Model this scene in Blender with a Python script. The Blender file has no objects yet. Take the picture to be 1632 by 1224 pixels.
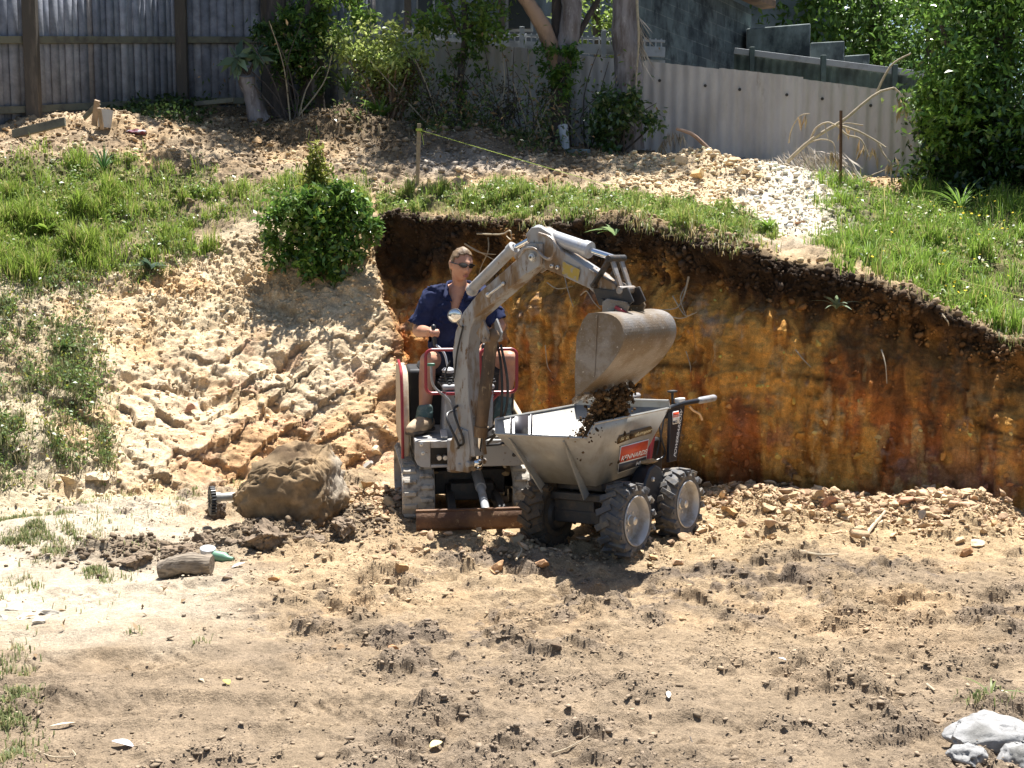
import bpy, bmesh, math, random
import numpy as np
from mathutils import Matrix, Vector
random.seed(7); rng = np.random.default_rng(11)
R = math.radians
sc = bpy.context.scene; COL = sc.collection

# ------------------------------------------------------------------ camera
FPX, PITCH, CAMZ = 1970.0, R(6.43), 1.9           # focal length in px of the 1632 px wide photo
cd = bpy.data.cameras.new('camera'); cam = bpy.data.objects.new('camera', cd); COL.objects.link(cam)
cd.sensor_width = 36.0; cd.lens = 36.0*FPX/1632.0; cd.clip_start = 0.05; cd.clip_end = 600
cam.location = (0, 0, CAMZ); cam.rotation_euler = (math.pi/2-PITCH, 0, 0); sc.camera = cam
# ------------------------------------------------------------------ light
SAZ, SEL = R(17), R(71)
SUN = Vector((math.sin(SAZ)*math.cos(SEL), math.cos(SAZ)*math.cos(SEL), math.sin(SEL)))
w = bpy.data.worlds.new("World"); sc.world = w; w.use_nodes = True
nt = w.node_tree; bg = nt.nodes['Background']; sky = nt.nodes.new('ShaderNodeTexSky')
sky.sky_type = 'NISHITA'; sky.sun_disc = False; sky.sun_elevation = SEL; sky.sun_rotation = SAZ
nt.links.new(sky.outputs[0], bg.inputs[0]); bg.inputs[1].default_value = 0.05
sl = bpy.data.lights.new('sun', 'SUN'); sl.energy = 5.0; sl.angle = R(0.53); sl.color = (1, 0.975, 0.93)
so = bpy.data.objects.new('sun', sl); COL.objects.link(so); so.rotation_euler = SUN.to_track_quat('Z', 'Y').to_euler()
sc.view_settings.view_transform = 'Standard'; sc.view_settings.look = 'None'
sc.view_settings.exposure = 1.40; sc.view_settings.gamma = 1
sc.cycles.max_bounces = 6; sc.cycles.diffuse_bounces = 3; sc.cycles.transparent_max_bounces = 6

# ------------------------------------------------------------------ helpers
def P(px, py, Y):
    """world point seen at photo pixel (px,py) at distance Y along the ground"""
    a = (px-816)/FPX; b = -(py-612)/FPX
    dy = math.cos(PITCH)+b*math.sin(PITCH); dz = -math.sin(PITCH)+b*math.cos(PITCH)
    t = Y/dy
    return Vector((a*t, Y, CAMZ+dz*t))
def PX(px, Y, z):
    """world point at height z, distance Y, in photo column px"""
    dep = Y*math.cos(PITCH)-(z-CAMZ)*math.sin(PITCH)
    return Vector(((px-816)/FPX*dep, Y, z))
def tag(o, label=None, cat=None, group=None, kind=None):
    if label: o['label'] = label
    if cat: o['category'] = cat
    if group: o['group'] = group
    if kind: o['kind'] = kind
    return o
def thing(name, loc, label, cat, rz=0, group=None):
    o = bpy.data.objects.new(name, None); COL.objects.link(o); o.empty_display_size = .1
    o.location = loc; o.rotation_euler = (0, 0, rz)
    bpy.context.view_layer.update()
    return tag(o, label, cat, group)
def wmat(o):
    m = Matrix.LocRotScale(o.location, o.rotation_euler, o.scale)
    return (wmat(o.parent) @ m) if o.parent else m
def npmesh(name, V, F, mat, parent=None, col=None, smooth=False, sharp=None):
    V = np.asarray(V, np.float64).reshape(-1, 3)
    if parent is not None:
        mi = np.array(wmat(parent).inverted()); V = V @ mi[:3, :3].T + mi[:3, 3]
    me = bpy.data.meshes.new(name)
    if isinstance(F, np.ndarray):
        n, k = F.shape; li = F.reshape(-1).astype(np.int32); ls = np.arange(0, n*k, k, dtype=np.int32)
    else:
        li = np.array([i for f in F for i in f], np.int32); c = [len(f) for f in F]
        ls = np.concatenate([[0], np.cumsum(c)[:-1]]).astype(np.int32); n = len(F)
    me.vertices.add(len(V)); me.vertices.foreach_set('co', V.astype(np.float32).ravel())
    me.loops.add(len(li)); me.loops.foreach_set('vertex_index', li)
    me.polygons.add(n); me.polygons.foreach_set('loop_start', ls)
    me.update(calc_edges=True)
    if smooth:
        me.polygons.foreach_set('use_smooth', np.ones(n, bool))
        if sharp: me.set_sharp_from_angle(angle=R(sharp))
    if col is not None:
        c = np.ones((len(V), 4), np.float32); c[:, :3] = col
        me.color_attributes.new('Col', 'FLOAT_COLOR', 'POINT').data.foreach_set('color', c.ravel())
    if mat: me.materials.append(mat)
    o = bpy.data.objects.new(name, me); COL.objects.link(o)
    if parent is not None: o.parent = parent
    return o
def V3(p): return np.array([p[0], p[1], p[2]], float)
def frame(d, up=(0, 0, 1)):
    d = V3(d); d /= np.linalg.norm(d)+1e-12; u = V3(up)
    s = np.cross(d, u)
    if np.linalg.norm(s) < 1e-4: s = np.cross(d, (1, 0, 0))
    s /= np.linalg.norm(s); return s, np.cross(s, d), d
def smoothpath(pts, n):
    pts = np.array([V3(p) for p in pts]); m = len(pts)
    if m < 3: return np.array([pts[0]+(pts[-1]-pts[0])*t for t in np.linspace(0, 1, n)])
    out = []
    for t in np.linspace(0, m-1, n):
        i = min(int(t), m-2); f = t-i
        p0, p1, p2, p3 = pts[max(i-1, 0)], pts[i], pts[i+1], pts[min(i+2, m-1)]
        out.append(.5*((2*p1)+(p2-p0)*f+(2*p0-5*p1+4*p2-p3)*f*f+(3*p1-p0-3*p2+p3)*f**3))
    return np.array(out)
class MB:
    """collects shapes, then links them as ONE mesh object. M maps the shapes' own axes to the world."""
    def __init__(s, M=None): s.v = []; s.f = []; s.M = M
    def add(s, V, F):
        V = np.asarray(V, float).reshape(-1, 3)
        if s.M is not None:
            m = np.array(s.M); V = V @ m[:3, :3].T + m[:3, 3]
        b = sum(len(x) for x in s.v) if s.v else 0
        s.v.append(V); s.f += [tuple(int(i)+b for i in f) for f in F]; return s
    def box(s, c, size, ax=None, taper=1.0):
        hx, hy, hz = size[0]/2, size[1]/2, size[2]/2
        q = np.array([(x*(taper if z > 0 else 1), y*(taper if z > 0 else 1), z) for z in (-hz, hz) for x, y in ((-hx, -hy), (hx, -hy), (hx, hy), (-hx, hy))])
        if ax is not None: q = q @ np.array([V3(a) for a in ax])
        return s.add(q+V3(c), [(3, 2, 1, 0), (4, 5, 6, 7), (0, 1, 5, 4), (1, 2, 6, 5), (2, 3, 7, 6), (3, 0, 4, 7)])
    def bar(s, a, b, w, t, up=(0, 0, 1), w2=None, t2=None):
        sx, uz, d = frame(V3(b)-V3(a), up); w2 = w2 or w; t2 = t2 or t; q = []
        for p, ww, tt in ((a, w, t), (b, w2, t2)):
            for i, j in ((-1, -1), (1, -1), (1, 1), (-1, 1)): q.append(V3(p)+sx*ww/2*i+uz*tt/2*j)
        return s.add(q, [(3, 2, 1, 0), (4, 5, 6, 7), (0, 1, 5, 4), (1, 2, 6, 5), (2, 3, 7, 6), (3, 0, 4, 7)])
    def tube(s, pts, r, n=10, cap=True, sm=0, rnd=False):
        pts = smoothpath(pts, sm) if sm else np.array([V3(p) for p in pts]); m = len(pts)
        rr = np.interp(np.linspace(0, 1, m), np.linspace(0, 1, len(r)), r) if hasattr(r, '__len__') else np.full(m, float(r))
        if rnd:                                   # hemispherical ends
            a0 = [(pts[0]-(pts[1]-pts[0])/np.linalg.norm(pts[1]-pts[0])*rr[0]*math.sin(t), rr[0]*math.cos(t)) for t in (1.45, 1.1, .6)]
            a1 = [(pts[-1]+(pts[-1]-pts[-2])/np.linalg.norm(pts[-1]-pts[-2])*rr[-1]*math.sin(t), rr[-1]*math.cos(t)) for t in (.6, 1.1, 1.45)]
            pts = np.array([p for p, _ in a0]+list(pts)+[p for p, _ in a1]); rr = np.array([q for _, q in a0]+list(rr)+[q for _, q in a1]); m = len(pts)
        up = None; q = []
        for i in range(m):
            d = pts[min(i+1, m-1)]-pts[max(i-1, 0)]
            if up is None: sx, uy, dd = frame(d)
            else: sx, uy, dd = frame(d, up)
            up = uy
            for k in range(n):
                a = 2*math.pi*k/n; q.append(pts[i]+(sx*math.cos(a)+uy*math.sin(a))*rr[i])
        F = [(i*n+k, i*n+(k+1) % n, (i+1)*n+(k+1) % n, (i+1)*n+k) for i in range(m-1) for k in range(n)]
        if cap: F += [tuple(range(n-1, -1, -1)), tuple((m-1)*n+k for k in range(n))]
        return s.add(q, F)
    def cyl(s, a, b, r, n=20, r2=None): return s.tube([a, b], [r, r if r2 is None else r2], n)
    def lathe(s, c, axis, prof, n=32, closed=False):
        """prof: (distance along the axis, radius)"""
        sx, uy, d = frame(axis); q = []
        for h, r in prof:
            for k in range(n):
                a = 2*math.pi*k/n; q.append(V3(c)+d*h+(sx*math.cos(a)+uy*math.sin(a))*max(r, 1e-4))
        m = len(prof); F = [(i*n+k, i*n+(k+1) % n, ((i+1) % m)*n+(k+1) % n, ((i+1) % m)*n+k) for i in range(m if closed else m-1) for k in range(n)]
        return s.add(q, F)
    def ball(s, c, r, n=14, ax=None):
        r = (r, r, r) if not hasattr(r, '__len__') else r; q = []; F = []
        m = n//2+1
        for i in range(m+1):
            t = math.pi*i/m
            for k in range(n):
                a = 2*math.pi*k/n; q.append((r[0]*math.sin(t)*math.cos(a), r[1]*math.sin(t)*math.sin(a), r[2]*math.cos(t)))
        q = np.array(q)
        if ax is not None: q = q @ np.array([V3(a) for a in ax])
        return s.add(q+V3(c), [(i*n+k, (i+1)*n+k, (i+1)*n+(k+1) % n, i*n+(k+1) % n) for i in range(m) for k in range(n)])
    def prism(s, A, B):
        """two matching outlines joined into a solid"""
        n = len(A)
        return s.add([V3(p) for p in A]+[V3(p) for p in B], [tuple(range(n-1, -1, -1)), tuple(range(n, 2*n))]+[(i, (i+1) % n, n+(i+1) % n, n+i) for i in range(n)])
    def sheet(s, pts): return s.add([V3(p) for p in pts], [tuple(range(len(pts)))])
    def build(s, name, mat, parent=None, smooth=True, bevel=0, sharp=35, solid=0):
        o = npmesh(name, np.concatenate(s.v), s.f, mat, parent, smooth=smooth, sharp=sharp)
        if solid:
            m = o.modifiers.new('solid', 'SOLIDIFY'); m.thickness = solid; m.offset = 0
        if bevel:
            m = o.modifiers.new('bevel', 'BEVEL'); m.width = bevel; m.segments = 2; m.limit_method = 'ANGLE'; m.angle_limit = R(40)
        return o
# ------------------------------------------------------------------ noise
def _h(ix, iy, iz, s):
    n = (ix.astype(np.int64)*374761393+iy.astype(np.int64)*668265263+iz.astype(np.int64)*2147483647+s*974711) & 0x7fffffff
    n = ((n ^ (n >> 13))*1274126177) & 0x7fffffff
    n = ((n ^ (n >> 15))*1103515245+12345) & 0x7fffffff
    return ((n ^ (n >> 16)) & 0xffff)/65535.0
def vnoise(p, s=0):
    """value noise with smooth interpolation, -1..1"""
    f = np.floor(p); t = p-f; i = f.astype(np.int64); t = t*t*t*(t*(t*6-15)+10); out = 0
    for dx in (0, 1):
        wx = t[:, 0] if dx else 1-t[:, 0]
        for dy in (0, 1):
            wy = t[:, 1] if dy else 1-t[:, 1]
            for dz in (0, 1):
                wz = t[:, 2] if dz else 1-t[:, 2]
                out = out+wx*wy*wz*_h(i[:, 0]+dx, i[:, 1]+dy, i[:, 2]+dz, s)
    return out*2-1
def fbm(p, sc_, oct=3, s=0, gain=.5):
    out = 0; a = 1; q = np.asarray(p)*sc_
    rot = np.array([[.8, .6, 0], [-.48, .64, .6], [.36, -.48, .8]])
    q = q @ np.array([[.766, .493, .413], [-.643, .587, .492], [0, -.643, .766]])
    for o in range(oct):
        out = out+a*vnoise(q, s+o*17); q = (q @ rot)*2.03+5.7; a *= gain
    return out
def cells(p, s=0, vec=False):
    """cellular noise: nearest and second distance, id of the nearest cell"""
    f = np.floor(p).astype(np.int64); n = len(p); d1 = np.full(n, 9.); d2 = np.full(n, 9.); cid = np.zeros(n); off = np.zeros((n, 3))
    for dx in (-1, 0, 1):
        for dy in (-1, 0, 1):
            for dz in (-1, 0, 1):
                a, b, c = f[:, 0]+dx, f[:, 1]+dy, f[:, 2]+dz
                q = np.stack([a+_h(a, b, c, s), b+_h(a, b, c, s+1), c+_h(a, b, c, s+2)], 1)
                d = np.sqrt(((q-p)**2).sum(1)); nid = _h(a, b, c, s+3)
                cl = d < d1
                d2 = np.where(cl, d1, np.minimum(d2, d)); cid = np.where(cl, nid, cid); d1 = np.where(cl, d, d1); off[cl] = (p-q)[cl]
    return (d1, d2, cid, off) if vec else (d1, d2, cid)
def tiltof(cid, off):
    t = np.stack([np.sin(cid*911.3), np.sin(cid*577.7+1), np.sin(cid*1301.1+2)], 1); return (t*off).sum(1)
def sstep(a, b, x): t = np.clip((x-a)/(b-a), 0, 1); return t*t*(3-2*t)
def mix(a, b, t): t = np.asarray(t)[..., None]; return np.asarray(a)*(1-t)+np.asarray(b)*t
# ------------------------------------------------------------------ materials
def mat(name, c, rough=.6, metal=0.0, c2=None, scale=8.0, lo=.4, hi=.65, detail=6, c3=None, scale3=40., lo3=.62, hi3=.7,
        bump=0.0, bscale=60., stretch=None, spec=.5, coat=0.0):
    m = bpy.data.materials.new(name); m.use_nodes = True; n = m.node_tree.nodes; L = m.node_tree.links; b = n['Principled BSDF']
    b.inputs['Roughness'].default_value = rough; b.inputs['Metallic'].default_value = metal
    b.inputs['Specular IOR Level'].default_value = spec; b.inputs['Base Color'].default_value = (*c, 1)
    if coat: b.inputs['Coat Weight'].default_value = coat
    tc = n.new('ShaderNodeTexCoord'); src = tc.outputs['Object']
    if stretch:
        mp = n.new('ShaderNodeMapping'); mp.inputs['Scale'].default_value = stretch; L.new(src, mp.inputs[0]); src = mp.outputs[0]
    def layer(prev, col, s, a, bb):
        t = n.new('ShaderNodeTexNoise'); t.inputs['Scale'].default_value = s; t.inputs['Detail'].default_value = detail; t.inputs['Roughness'].default_value = .65; L.new(src, t.inputs['Vector'])
        r = n.new('ShaderNodeMapRange'); r.inputs[1].default_value = a; r.inputs[2].default_value = bb; L.new(t.outputs[0], r.inputs[0])
        x = n.new('ShaderNodeMix'); x.data_type = 'RGBA'; L.new(r.outputs[0], x.inputs[0])
        if prev is None: x.inputs[6].default_value = (*c, 1)
        else: L.new(prev, x.inputs[6])
        x.inputs[7].default_value = (*col, 1); return x.outputs[2], r.outputs[0]
    p = None
    if c2: p, f = layer(p, c2, scale, lo, hi)
    if c3: p, f3 = layer(p, c3, scale3, lo3, hi3)
    if p is not None: L.new(p, b.inputs['Base Color'])
    if metal and c2:
        iv = n.new('ShaderNodeMath'); iv.operation = 'MULTIPLY_ADD'; iv.inputs[1].default_value = -metal*.9; iv.inputs[2].default_value = metal; L.new(f, iv.inputs[0]); L.new(iv.outputs[0], b.inputs['Metallic'])
    if bump:
        t = n.new('ShaderNodeTexNoise'); t.inputs['Scale'].default_value = bscale; t.inputs['Detail'].default_value = 5; L.new(src, t.inputs['Vector'])
        bp = n.new('ShaderNodeBump'); bp.inputs['Strength'].default_value = bump; bp.inputs['Distance'].default_value = .01; L.new(t.outputs[0], bp.inputs['Height']); L.new(bp.outputs[0], b.inputs['Normal'])
    return m
def colmat(name, rough=.9, var=.25, vscale=30., bump=.3, bscale=80., trans=0.0, spec=.3, bdist=.01, fine=0):
    """material whose colour is the mesh's own Col attribute, broken up by noise"""
    m = bpy.data.materials.new(name); m.use_nodes = True; n = m.node_tree.nodes; L = m.node_tree.links; b = n['Principled BSDF']
    b.inputs['Roughness'].default_value = rough; b.inputs['Specular IOR Level'].default_value = spec
    at = n.new('ShaderNodeAttribute'); at.attribute_name = 'Col'; out = at.outputs['Color']
    tc = n.new('ShaderNodeTexCoord')
    if var:
        t = n.new('ShaderNodeTexNoise'); t.inputs['Scale'].default_value = vscale; t.inputs['Detail'].default_value = 6; t.inputs['Roughness'].default_value = .7; L.new(tc.outputs['Object'], t.inputs['Vector'])
        r = n.new('ShaderNodeMapRange'); r.inputs[1].default_value = .3; r.inputs[2].default_value = .7; r.inputs[3].default_value = 1-var; r.inputs[4].default_value = 1+var; L.new(t.outputs[0], r.inputs[0])
        if fine:
            t2 = n.new('ShaderNodeTexNoise'); t2.inputs['Scale'].default_value = fine; t2.inputs['Detail'].default_value = 5; t2.inputs['Roughness'].default_value = .7; L.new(tc.outputs['Object'], t2.inputs['Vector'])
            r2 = n.new('ShaderNodeMapRange'); r2.inputs[1].default_value = .32; r2.inputs[2].default_value = .68; r2.inputs[3].default_value = .68; r2.inputs[4].default_value = 1.28; L.new(t2.outputs[0], r2.inputs[0])
            mu = n.new('ShaderNodeMath'); mu.operation = 'MULTIPLY'; L.new(r.outputs[0], mu.inputs[0]); L.new(r2.outputs[0], mu.inputs[1]); r = mu
        x = n.new('ShaderNodeVectorMath'); x.operation = 'SCALE'; L.new(out, x.inputs[0]); L.new(r.outputs[0], x.inputs['Scale']); out = x.outputs[0]
    L.new(out, b.inputs['Base Color'])
    if bump:
        t = n.new('ShaderNodeTexNoise'); t.inputs['Scale'].default_value = bscale; t.inputs['Detail'].default_value = 8; t.inputs['Roughness'].default_value = .7; L.new(tc.outputs['Object'], t.inputs['Vector'])
        bp = n.new('ShaderNodeBump'); bp.inputs['Strength'].default_value = bump; bp.inputs['Distance'].default_value = bdist; L.new(t.outputs[0], bp.inputs['Height']); L.new(bp.outputs[0], b.inputs['Normal'])
    if trans:
        tr = n.new('ShaderNodeBsdfTranslucent'); L.new(out, tr.inputs[0]); mx = n.new('ShaderNodeMixShader'); mx.inputs[0].default_value = trans
        L.new(b.outputs[0], mx.inputs[1]); L.new(tr.outputs[0], mx.inputs[2]); L.new(mx.outputs[0], n['Material Output'].inputs[0])
    return m
# ------------------------------------------------------------------ terrain: pit floor, cut bank, terrace, as one sheet
UC = [-700, -10, 180, 335, 460, 590, 640, 780, 1000, 1185, 1400, 1640, 2400]     # nominal photo column of each control line
base = [(-700, 7.5), (-10, 8.2), (175, 8.9), (330, 9.5), (450, 9.9), (655, 10.35), (668, 11.1), (790, 11.0), (1000, 9.95), (1180, 9.3), (1400, 9.05), (1640, 8.5), (2400, 7.6)]
lip = [(-700, 420, 10.0), (-10, 415, 11.2), (180, 395, 11.9), (330, 375, 12.3), (450, 352, 12.4), (592, 340, 12.1), (604, 345, 12.4), (770, 348, 11.8), (1000, 350, 10.35), (1190, 395, 9.6), (1400, 448, 9.35), (1640, 555, 8.85), (2400, 720, 8.0)]
terr = [(-700, 235, 12.4), (-10, 240, 13.3), (180, 245, 13.7), (340, 262, 13.8), (450, 265, 13.9), (590, 270, 13.8), (620, 272, 13.7), (780, 265, 13.3), (1000, 287, 13.2), (1190, 310, 12.8), (1400, 325, 12.6), (1640, 352, 12.5), (2400, 400, 11.5)]
fenc = [(-700, 205, 14.0), (-10, 195, 15.0), (180, 172, 16.2), (300, 168, 16.9), (440, 172, 17.0), (560, 190, 16.9), (600, 195, 16.9), (780, 215, 16.7), (960, 237, 16.4), (1150, 254, 16.1), (1340, 274, 15.7), (1500, 292, 15.3), (2200, 330, 14.0)]
ctrl = []
zb = lambda c: 0.0
rB = [PX(px, Y, 0.0) for px, Y in base]
rL = [P(*q) for q in lip]; rT = [P(*q) for q in terr]; rF = [P(*q) for q in fenc]
rM = []
for i, (a, b) in enumerate(zip(rB, rL)):
    if i <= 5: m = a.lerp(b, .50); m.z -= .02
    else: m = a.lerp(b, .5); m.y -= .02
    rM.append(m)
def near(Y):
    return [PX(c+ (0 if abs(c) < 1e9 else 0), Y, 0.0) if -11 < c < 1700 else PX(c*1.6, Y, 0.0) for c in UC]
r0 = [Vector((c*.0075-6, -5, 0)) for c in UC]
r1 = near(4.2); r2 = near(6.6)
rG = [Vector((p.x*1.45, 27, p.z+.5)) for p in rF]; rH = [Vector((p.x*4, 90, p.z+5)) for p in rF]
rows = [r0, r1, r2, rB, rM, rL, rT, rF, rG, rH]
nsub = [14, 290, 250, 150, 150, 105, 85, 24, 6]
ncol = []
for a, b in zip(UC[:-1], UC[1:]): ncol.append(24 if (a < -100 or b > 1700) else max(20, int((b-a)*.46)))
ctl = np.array([[V3(p) for p in r] for r in rows])                                 # rows x cols x 3
us = np.concatenate([np.linspace(i, i+1, n, endpoint=False) for i, n in enumerate(ncol)]+[[len(UC)-1.0]])
vs = np.concatenate([np.linspace(i, i+1, n, endpoint=False) for i, n in enumerate(nsub)]+[[len(rows)-1.0]])
iu = np.minimum(us.astype(int), len(UC)-2); fu = (us-iu)[None, :, None]
cc = ctl[:, iu]*(1-fu)+ctl[:, iu+1]*fu                                             # rows x NU x 3
def blur(a, k, ax):
    ker = np.hanning(2*k+3)[1:-1]; ker /= ker.sum(); pad = [(0, 0)]*a.ndim; pad[ax] = (k, k); b = np.pad(a, pad, mode='edge')
    return sum(ker[j]*np.take(b, range(j, j+a.shape[ax]), ax) for j in range(2*k+1))
cb = blur(cc, 22, 1); wcorner = np.exp(-((us-5.5)/.75)**4)[None, :, None]; cc = cb*(1-wcorner)+blur(cc, 4, 1)*wcorner
iv = np.minimum(vs.astype(int), len(rows)-2); fv = (vs-iv)[:, None, None]
S = cc[iv]*(1-fv)+cc[iv+1]*fv
S[2:-2] = blur(S, 4, 0)[2:-2]
NV, NU = S.shape[:2]
UPX = np.interp(us, range(len(UC)), UC)
U2, V2 = np.meshgrid(UPX, vs)                                                        # nominal photo column and row number of every vertex
u = U2.ravel(); v = V2.ravel()
def normals(S):
    du = np.gradient(S, axis=1); dv = np.gradient(S, axis=0); n = np.cross(du, dv); n /= np.linalg.norm(n, axis=2, keepdims=True)+1e-9
    return n*np.where(n[..., 2:3]+(-n[..., 1:2])*.5 < 0, -1, 1)
X = S.reshape(-1, 3).copy()
# mounds on the floor: (px, Y, height, radius x, radius y)
pit = sstep(3.12, 2.95, v)
def hump(px, Y, h, rx, ry, z=0, lim=None):
    c = PX(px, Y, z); g = h*np.exp(-((X[:, 0]-c.x)/rx)**2-((X[:, 1]-c.y)/ry)**2); return g*(pit if lim is None else lim)
bumpz = hump(1480, 8.5, .17, .42, .30)+hump(1310, 8.8, .09, .35, .3)+hump(1170, 8.95, .06, .35, .3)
bumpz += hump(1545, 8.05, .07, .32, .2)+hump(470, 7.9, .10, .55, .22)+hump(395, 7.75, .09, .22, .18)+hump(560, 8.05, .10, .18, .15)+hump(225, 7.45, .10, .40, .22)-hump(330, 7.75, .05, .25, .12)
bumpz += hump(750, 7.72, .05, .45, .1)+hump(830, 7.6, .05, .2, .1)+hump(600, 8.6, .13, .25, .5)-hump(975, 7.72, .06, .62, .5)+hump(70, 8.0, .12, .5, .3)+hump(1560, 5.6, .07, .5, .4)+hump(60, 8.9, .16, .5, .4)
up = sstep(5.3, 5.8, v)
bumpz += hump(560, 15.4, .35, .9, .5, 3.3, up)+hump(745, 14.6, .22, .9, .5, 3, up)+hump(1110, 14.0, .26, .9, .7, 2.8, up)+hump(1230, 13.2, .20, .7, .6, 2.6, up)+hump(200, 14.6, .22, 1.0, .5, 3.3, up)
X[:, 2] += bumpz
S = X.reshape(NV, NU, 3); N = normals(S).reshape(-1, 3)
left = sstep(640, 575, u); slope = sstep(2.97, 3.08, v)*sstep(5.06, 4.9, v); lslope = slope*left; wall = slope*(1-left)
upper = sstep(4.95, 5.1, v)
d = np.zeros(len(X))
# churned floor
big = fbm(X, 1.1, 3, 3); med = fbm(X*[1, 1, 1], 5.5, 3, 21); fine = fbm(X, 17., 2, 33)
churn = sstep(-.25, .5, fbm(X, .9, 3, 55)+.25*sstep(300, 700, u)+.42*sstep(7.2, 5.4, X[:, 1]))
smoothpath_ = sstep(380, 200, u)*sstep(7.6, 7.0, X[:, 1])*sstep(5.2, 5.6, X[:, 1])*pit
churn *= 1-.85*smoothpath_
rut = np.sin((X[:, 0]*.28+X[:, 1])*11.0+2.5*big)*.5+.5
ridge = 1-np.abs(fbm(X*[.55, 1.25, 1], 7.5, 3, 71))*2.0
pm = np.where((pit > 0) & (X[:, 1] > 3.9))[0]; Xp = X[pm]; wpn = .5*np.stack([med, fine, big], 1)[pm]
dome = lambda d1_, r_: np.clip(1-(d1_/r_)**2, 0, 1)
f1, f2, fc_, fo_ = cells(Xp*[14, 18, 14]+wpn, 23, True); g1, g2, gc_, go_ = cells(Xp*[32, 40, 32]+wpn, 27, True); k1, k2, kc_, ko_ = cells(Xp*[74, 88, 74], 29, True)
t1 = fbm(Xp*[.9, 1.2, 1], 5.5, 3, 121, .5); t2 = fbm(Xp*[1, 1.15, 1]+3, 14., 2, 131, .45)
isl = np.clip(t1-.02, 0, 1); isl2 = np.clip(t2-.05, 0, 1)
clp = sstep(-.05, .8, t1)*.045+sstep(-.25, .7, t2)*.024*(.4+sstep(-.2, .3, t1))+dome(g1, .6)*sstep(.3, .6, gc_)*.006+dome(k1, .6)*.002
clod = np.zeros(len(X)); clod[pm] = clp; lumpc = np.zeros(len(X)); lumpc[pm] = np.clip(np.maximum(sstep(.05, .30, t1), .8*sstep(.15, .45, t2)), 0, 1)
chp = .38+.62*sstep(-.35, .3, fbm(X*[.8, 1.4, 1], 2.0, 3, 57)+.2*churn)
d += pit*(.0038*fbm(X*[1.1, 1, 1], 30., 1, 141))*(1-.5*smoothpath_)
d += pit*(.18+.82*churn)*chp*clod*(1-.75*smoothpath_)
d += pit*(big*.03+churn*(med*.016+fine*.012+np.clip(ridge, 0, 1)*.006+rut*.008-.01)+(1-churn)*fine*.004)
for y0_, sl_, cv_, wd_t in ((5.15, .16, .010, .13), (5.75, .18, .012, .13), (6.45, .22, .02, .10), (6.95, .20, .02, .10), (7.15, .45, -.03, .12), (4.75, -.12, .0, .13)):
    ac_ = X[:, 1]-(y0_+sl_*X[:, 0]+cv_*X[:, 0]**2)+.05*big; lane = sstep(wd_t+.03, wd_t-.03, np.abs(ac_))*sstep(-.3, .2, fbm(X, .7, 2, int(y0_*10)))
    bar = sstep(.35, .65, np.abs(((X[:, 0]+np.abs(ac_)*.9)*9.0) % 1-.5)*2)
    bar = bar*sstep(-.4, .3, fbm(X, 6, 2, 149))+.5*fbm(X, 14, 2, 148)
    d += pit*(lane*(-.020+bar*.017)+.022*np.exp(-((np.abs(ac_)-wd_t-.05)/.04)**2)*sstep(-.3, .2, fbm(X, .7, 2, int(y0_*10))))
# left bank: fractured blocks above, long tilted plates below
M_ = v > 2.9; Xs = X[M_]; ls = np.zeros(len(X)); wl = np.zeros(len(X)); cidL = np.zeros(len(X)); crack = np.ones(len(X))
warp = Xs+.06*np.stack([fbm(Xs, 4, 2, 5), fbm(Xs, 4, 2, 6), fbm(Xs, 4, 2, 7)], 1)
a1, a2, ci, ao = cells(warp*[10, 10, 10], 3, True); b1, b2, cj, bo_ = cells(warp @ np.array([[2.6, .0, 3.4], [0, 3.2, 0], [-1.5, 0, 1.8]]).T*1.0, 9, True)
c1, c2_, ck, co_ = cells(warp*23, 13, True)
lowm = sstep(4.15, 3.85, v[M_]+.12*fbm(Xs, 2, 2, 8)); plate = ((cj-.5)*.022+tiltof(cj, bo_)*.042)*lowm-.011*np.exp(-((b2-b1)/.05)**2)*lowm
patchy = sstep(-.35, .35, fbm(Xs, 2.6, 2, 19)); chunk = (((ci-.5)*.013+tiltof(ci, ao)*.022)*(1-lowm*.85)+((ck-.5)*.014+tiltof(ck, co_)*.022)*(1-lowm*.35))*(.35+.85*patchy)
bq = Xs @ np.array([.74, -.25, -.62])+.10*fbm(Xs, 1.8, 3, 161)+.012*fbm(Xs, 12, 2, 162); bfr = (bq/.30) % 1; bmk = lowm*sstep(-.35, .15, fbm(Xs, 1.5, 2, 163))*sstep(-2.9, -2.3, Xs[:, 0])
ls[M_] = bmk*((bfr-.5)*.055-.02*np.exp(-((bfr-.03)/.045)**2)*(.3+(fbm(Xs, 5, 2, 164) > 0)))
ls[M_] += (plate+chunk)*(1-.35*bmk)+.055*fbm(Xs, 1.6, 4, 15)+.010*fbm(Xs, 22, 2, 16)-.05*np.clip(fbm(Xs, 3.5, 3, 18)-.25, 0, 1)*2
d += lslope*ls
cidL[M_] = ci*(1-lowm)+cj*lowm; crack[M_] = np.minimum(1-(1-lowm)*np.exp(-((a2-a1)/.06)**2)*.5, 1-lowm*np.exp(-((b2-b1)/.035)**2))
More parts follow.
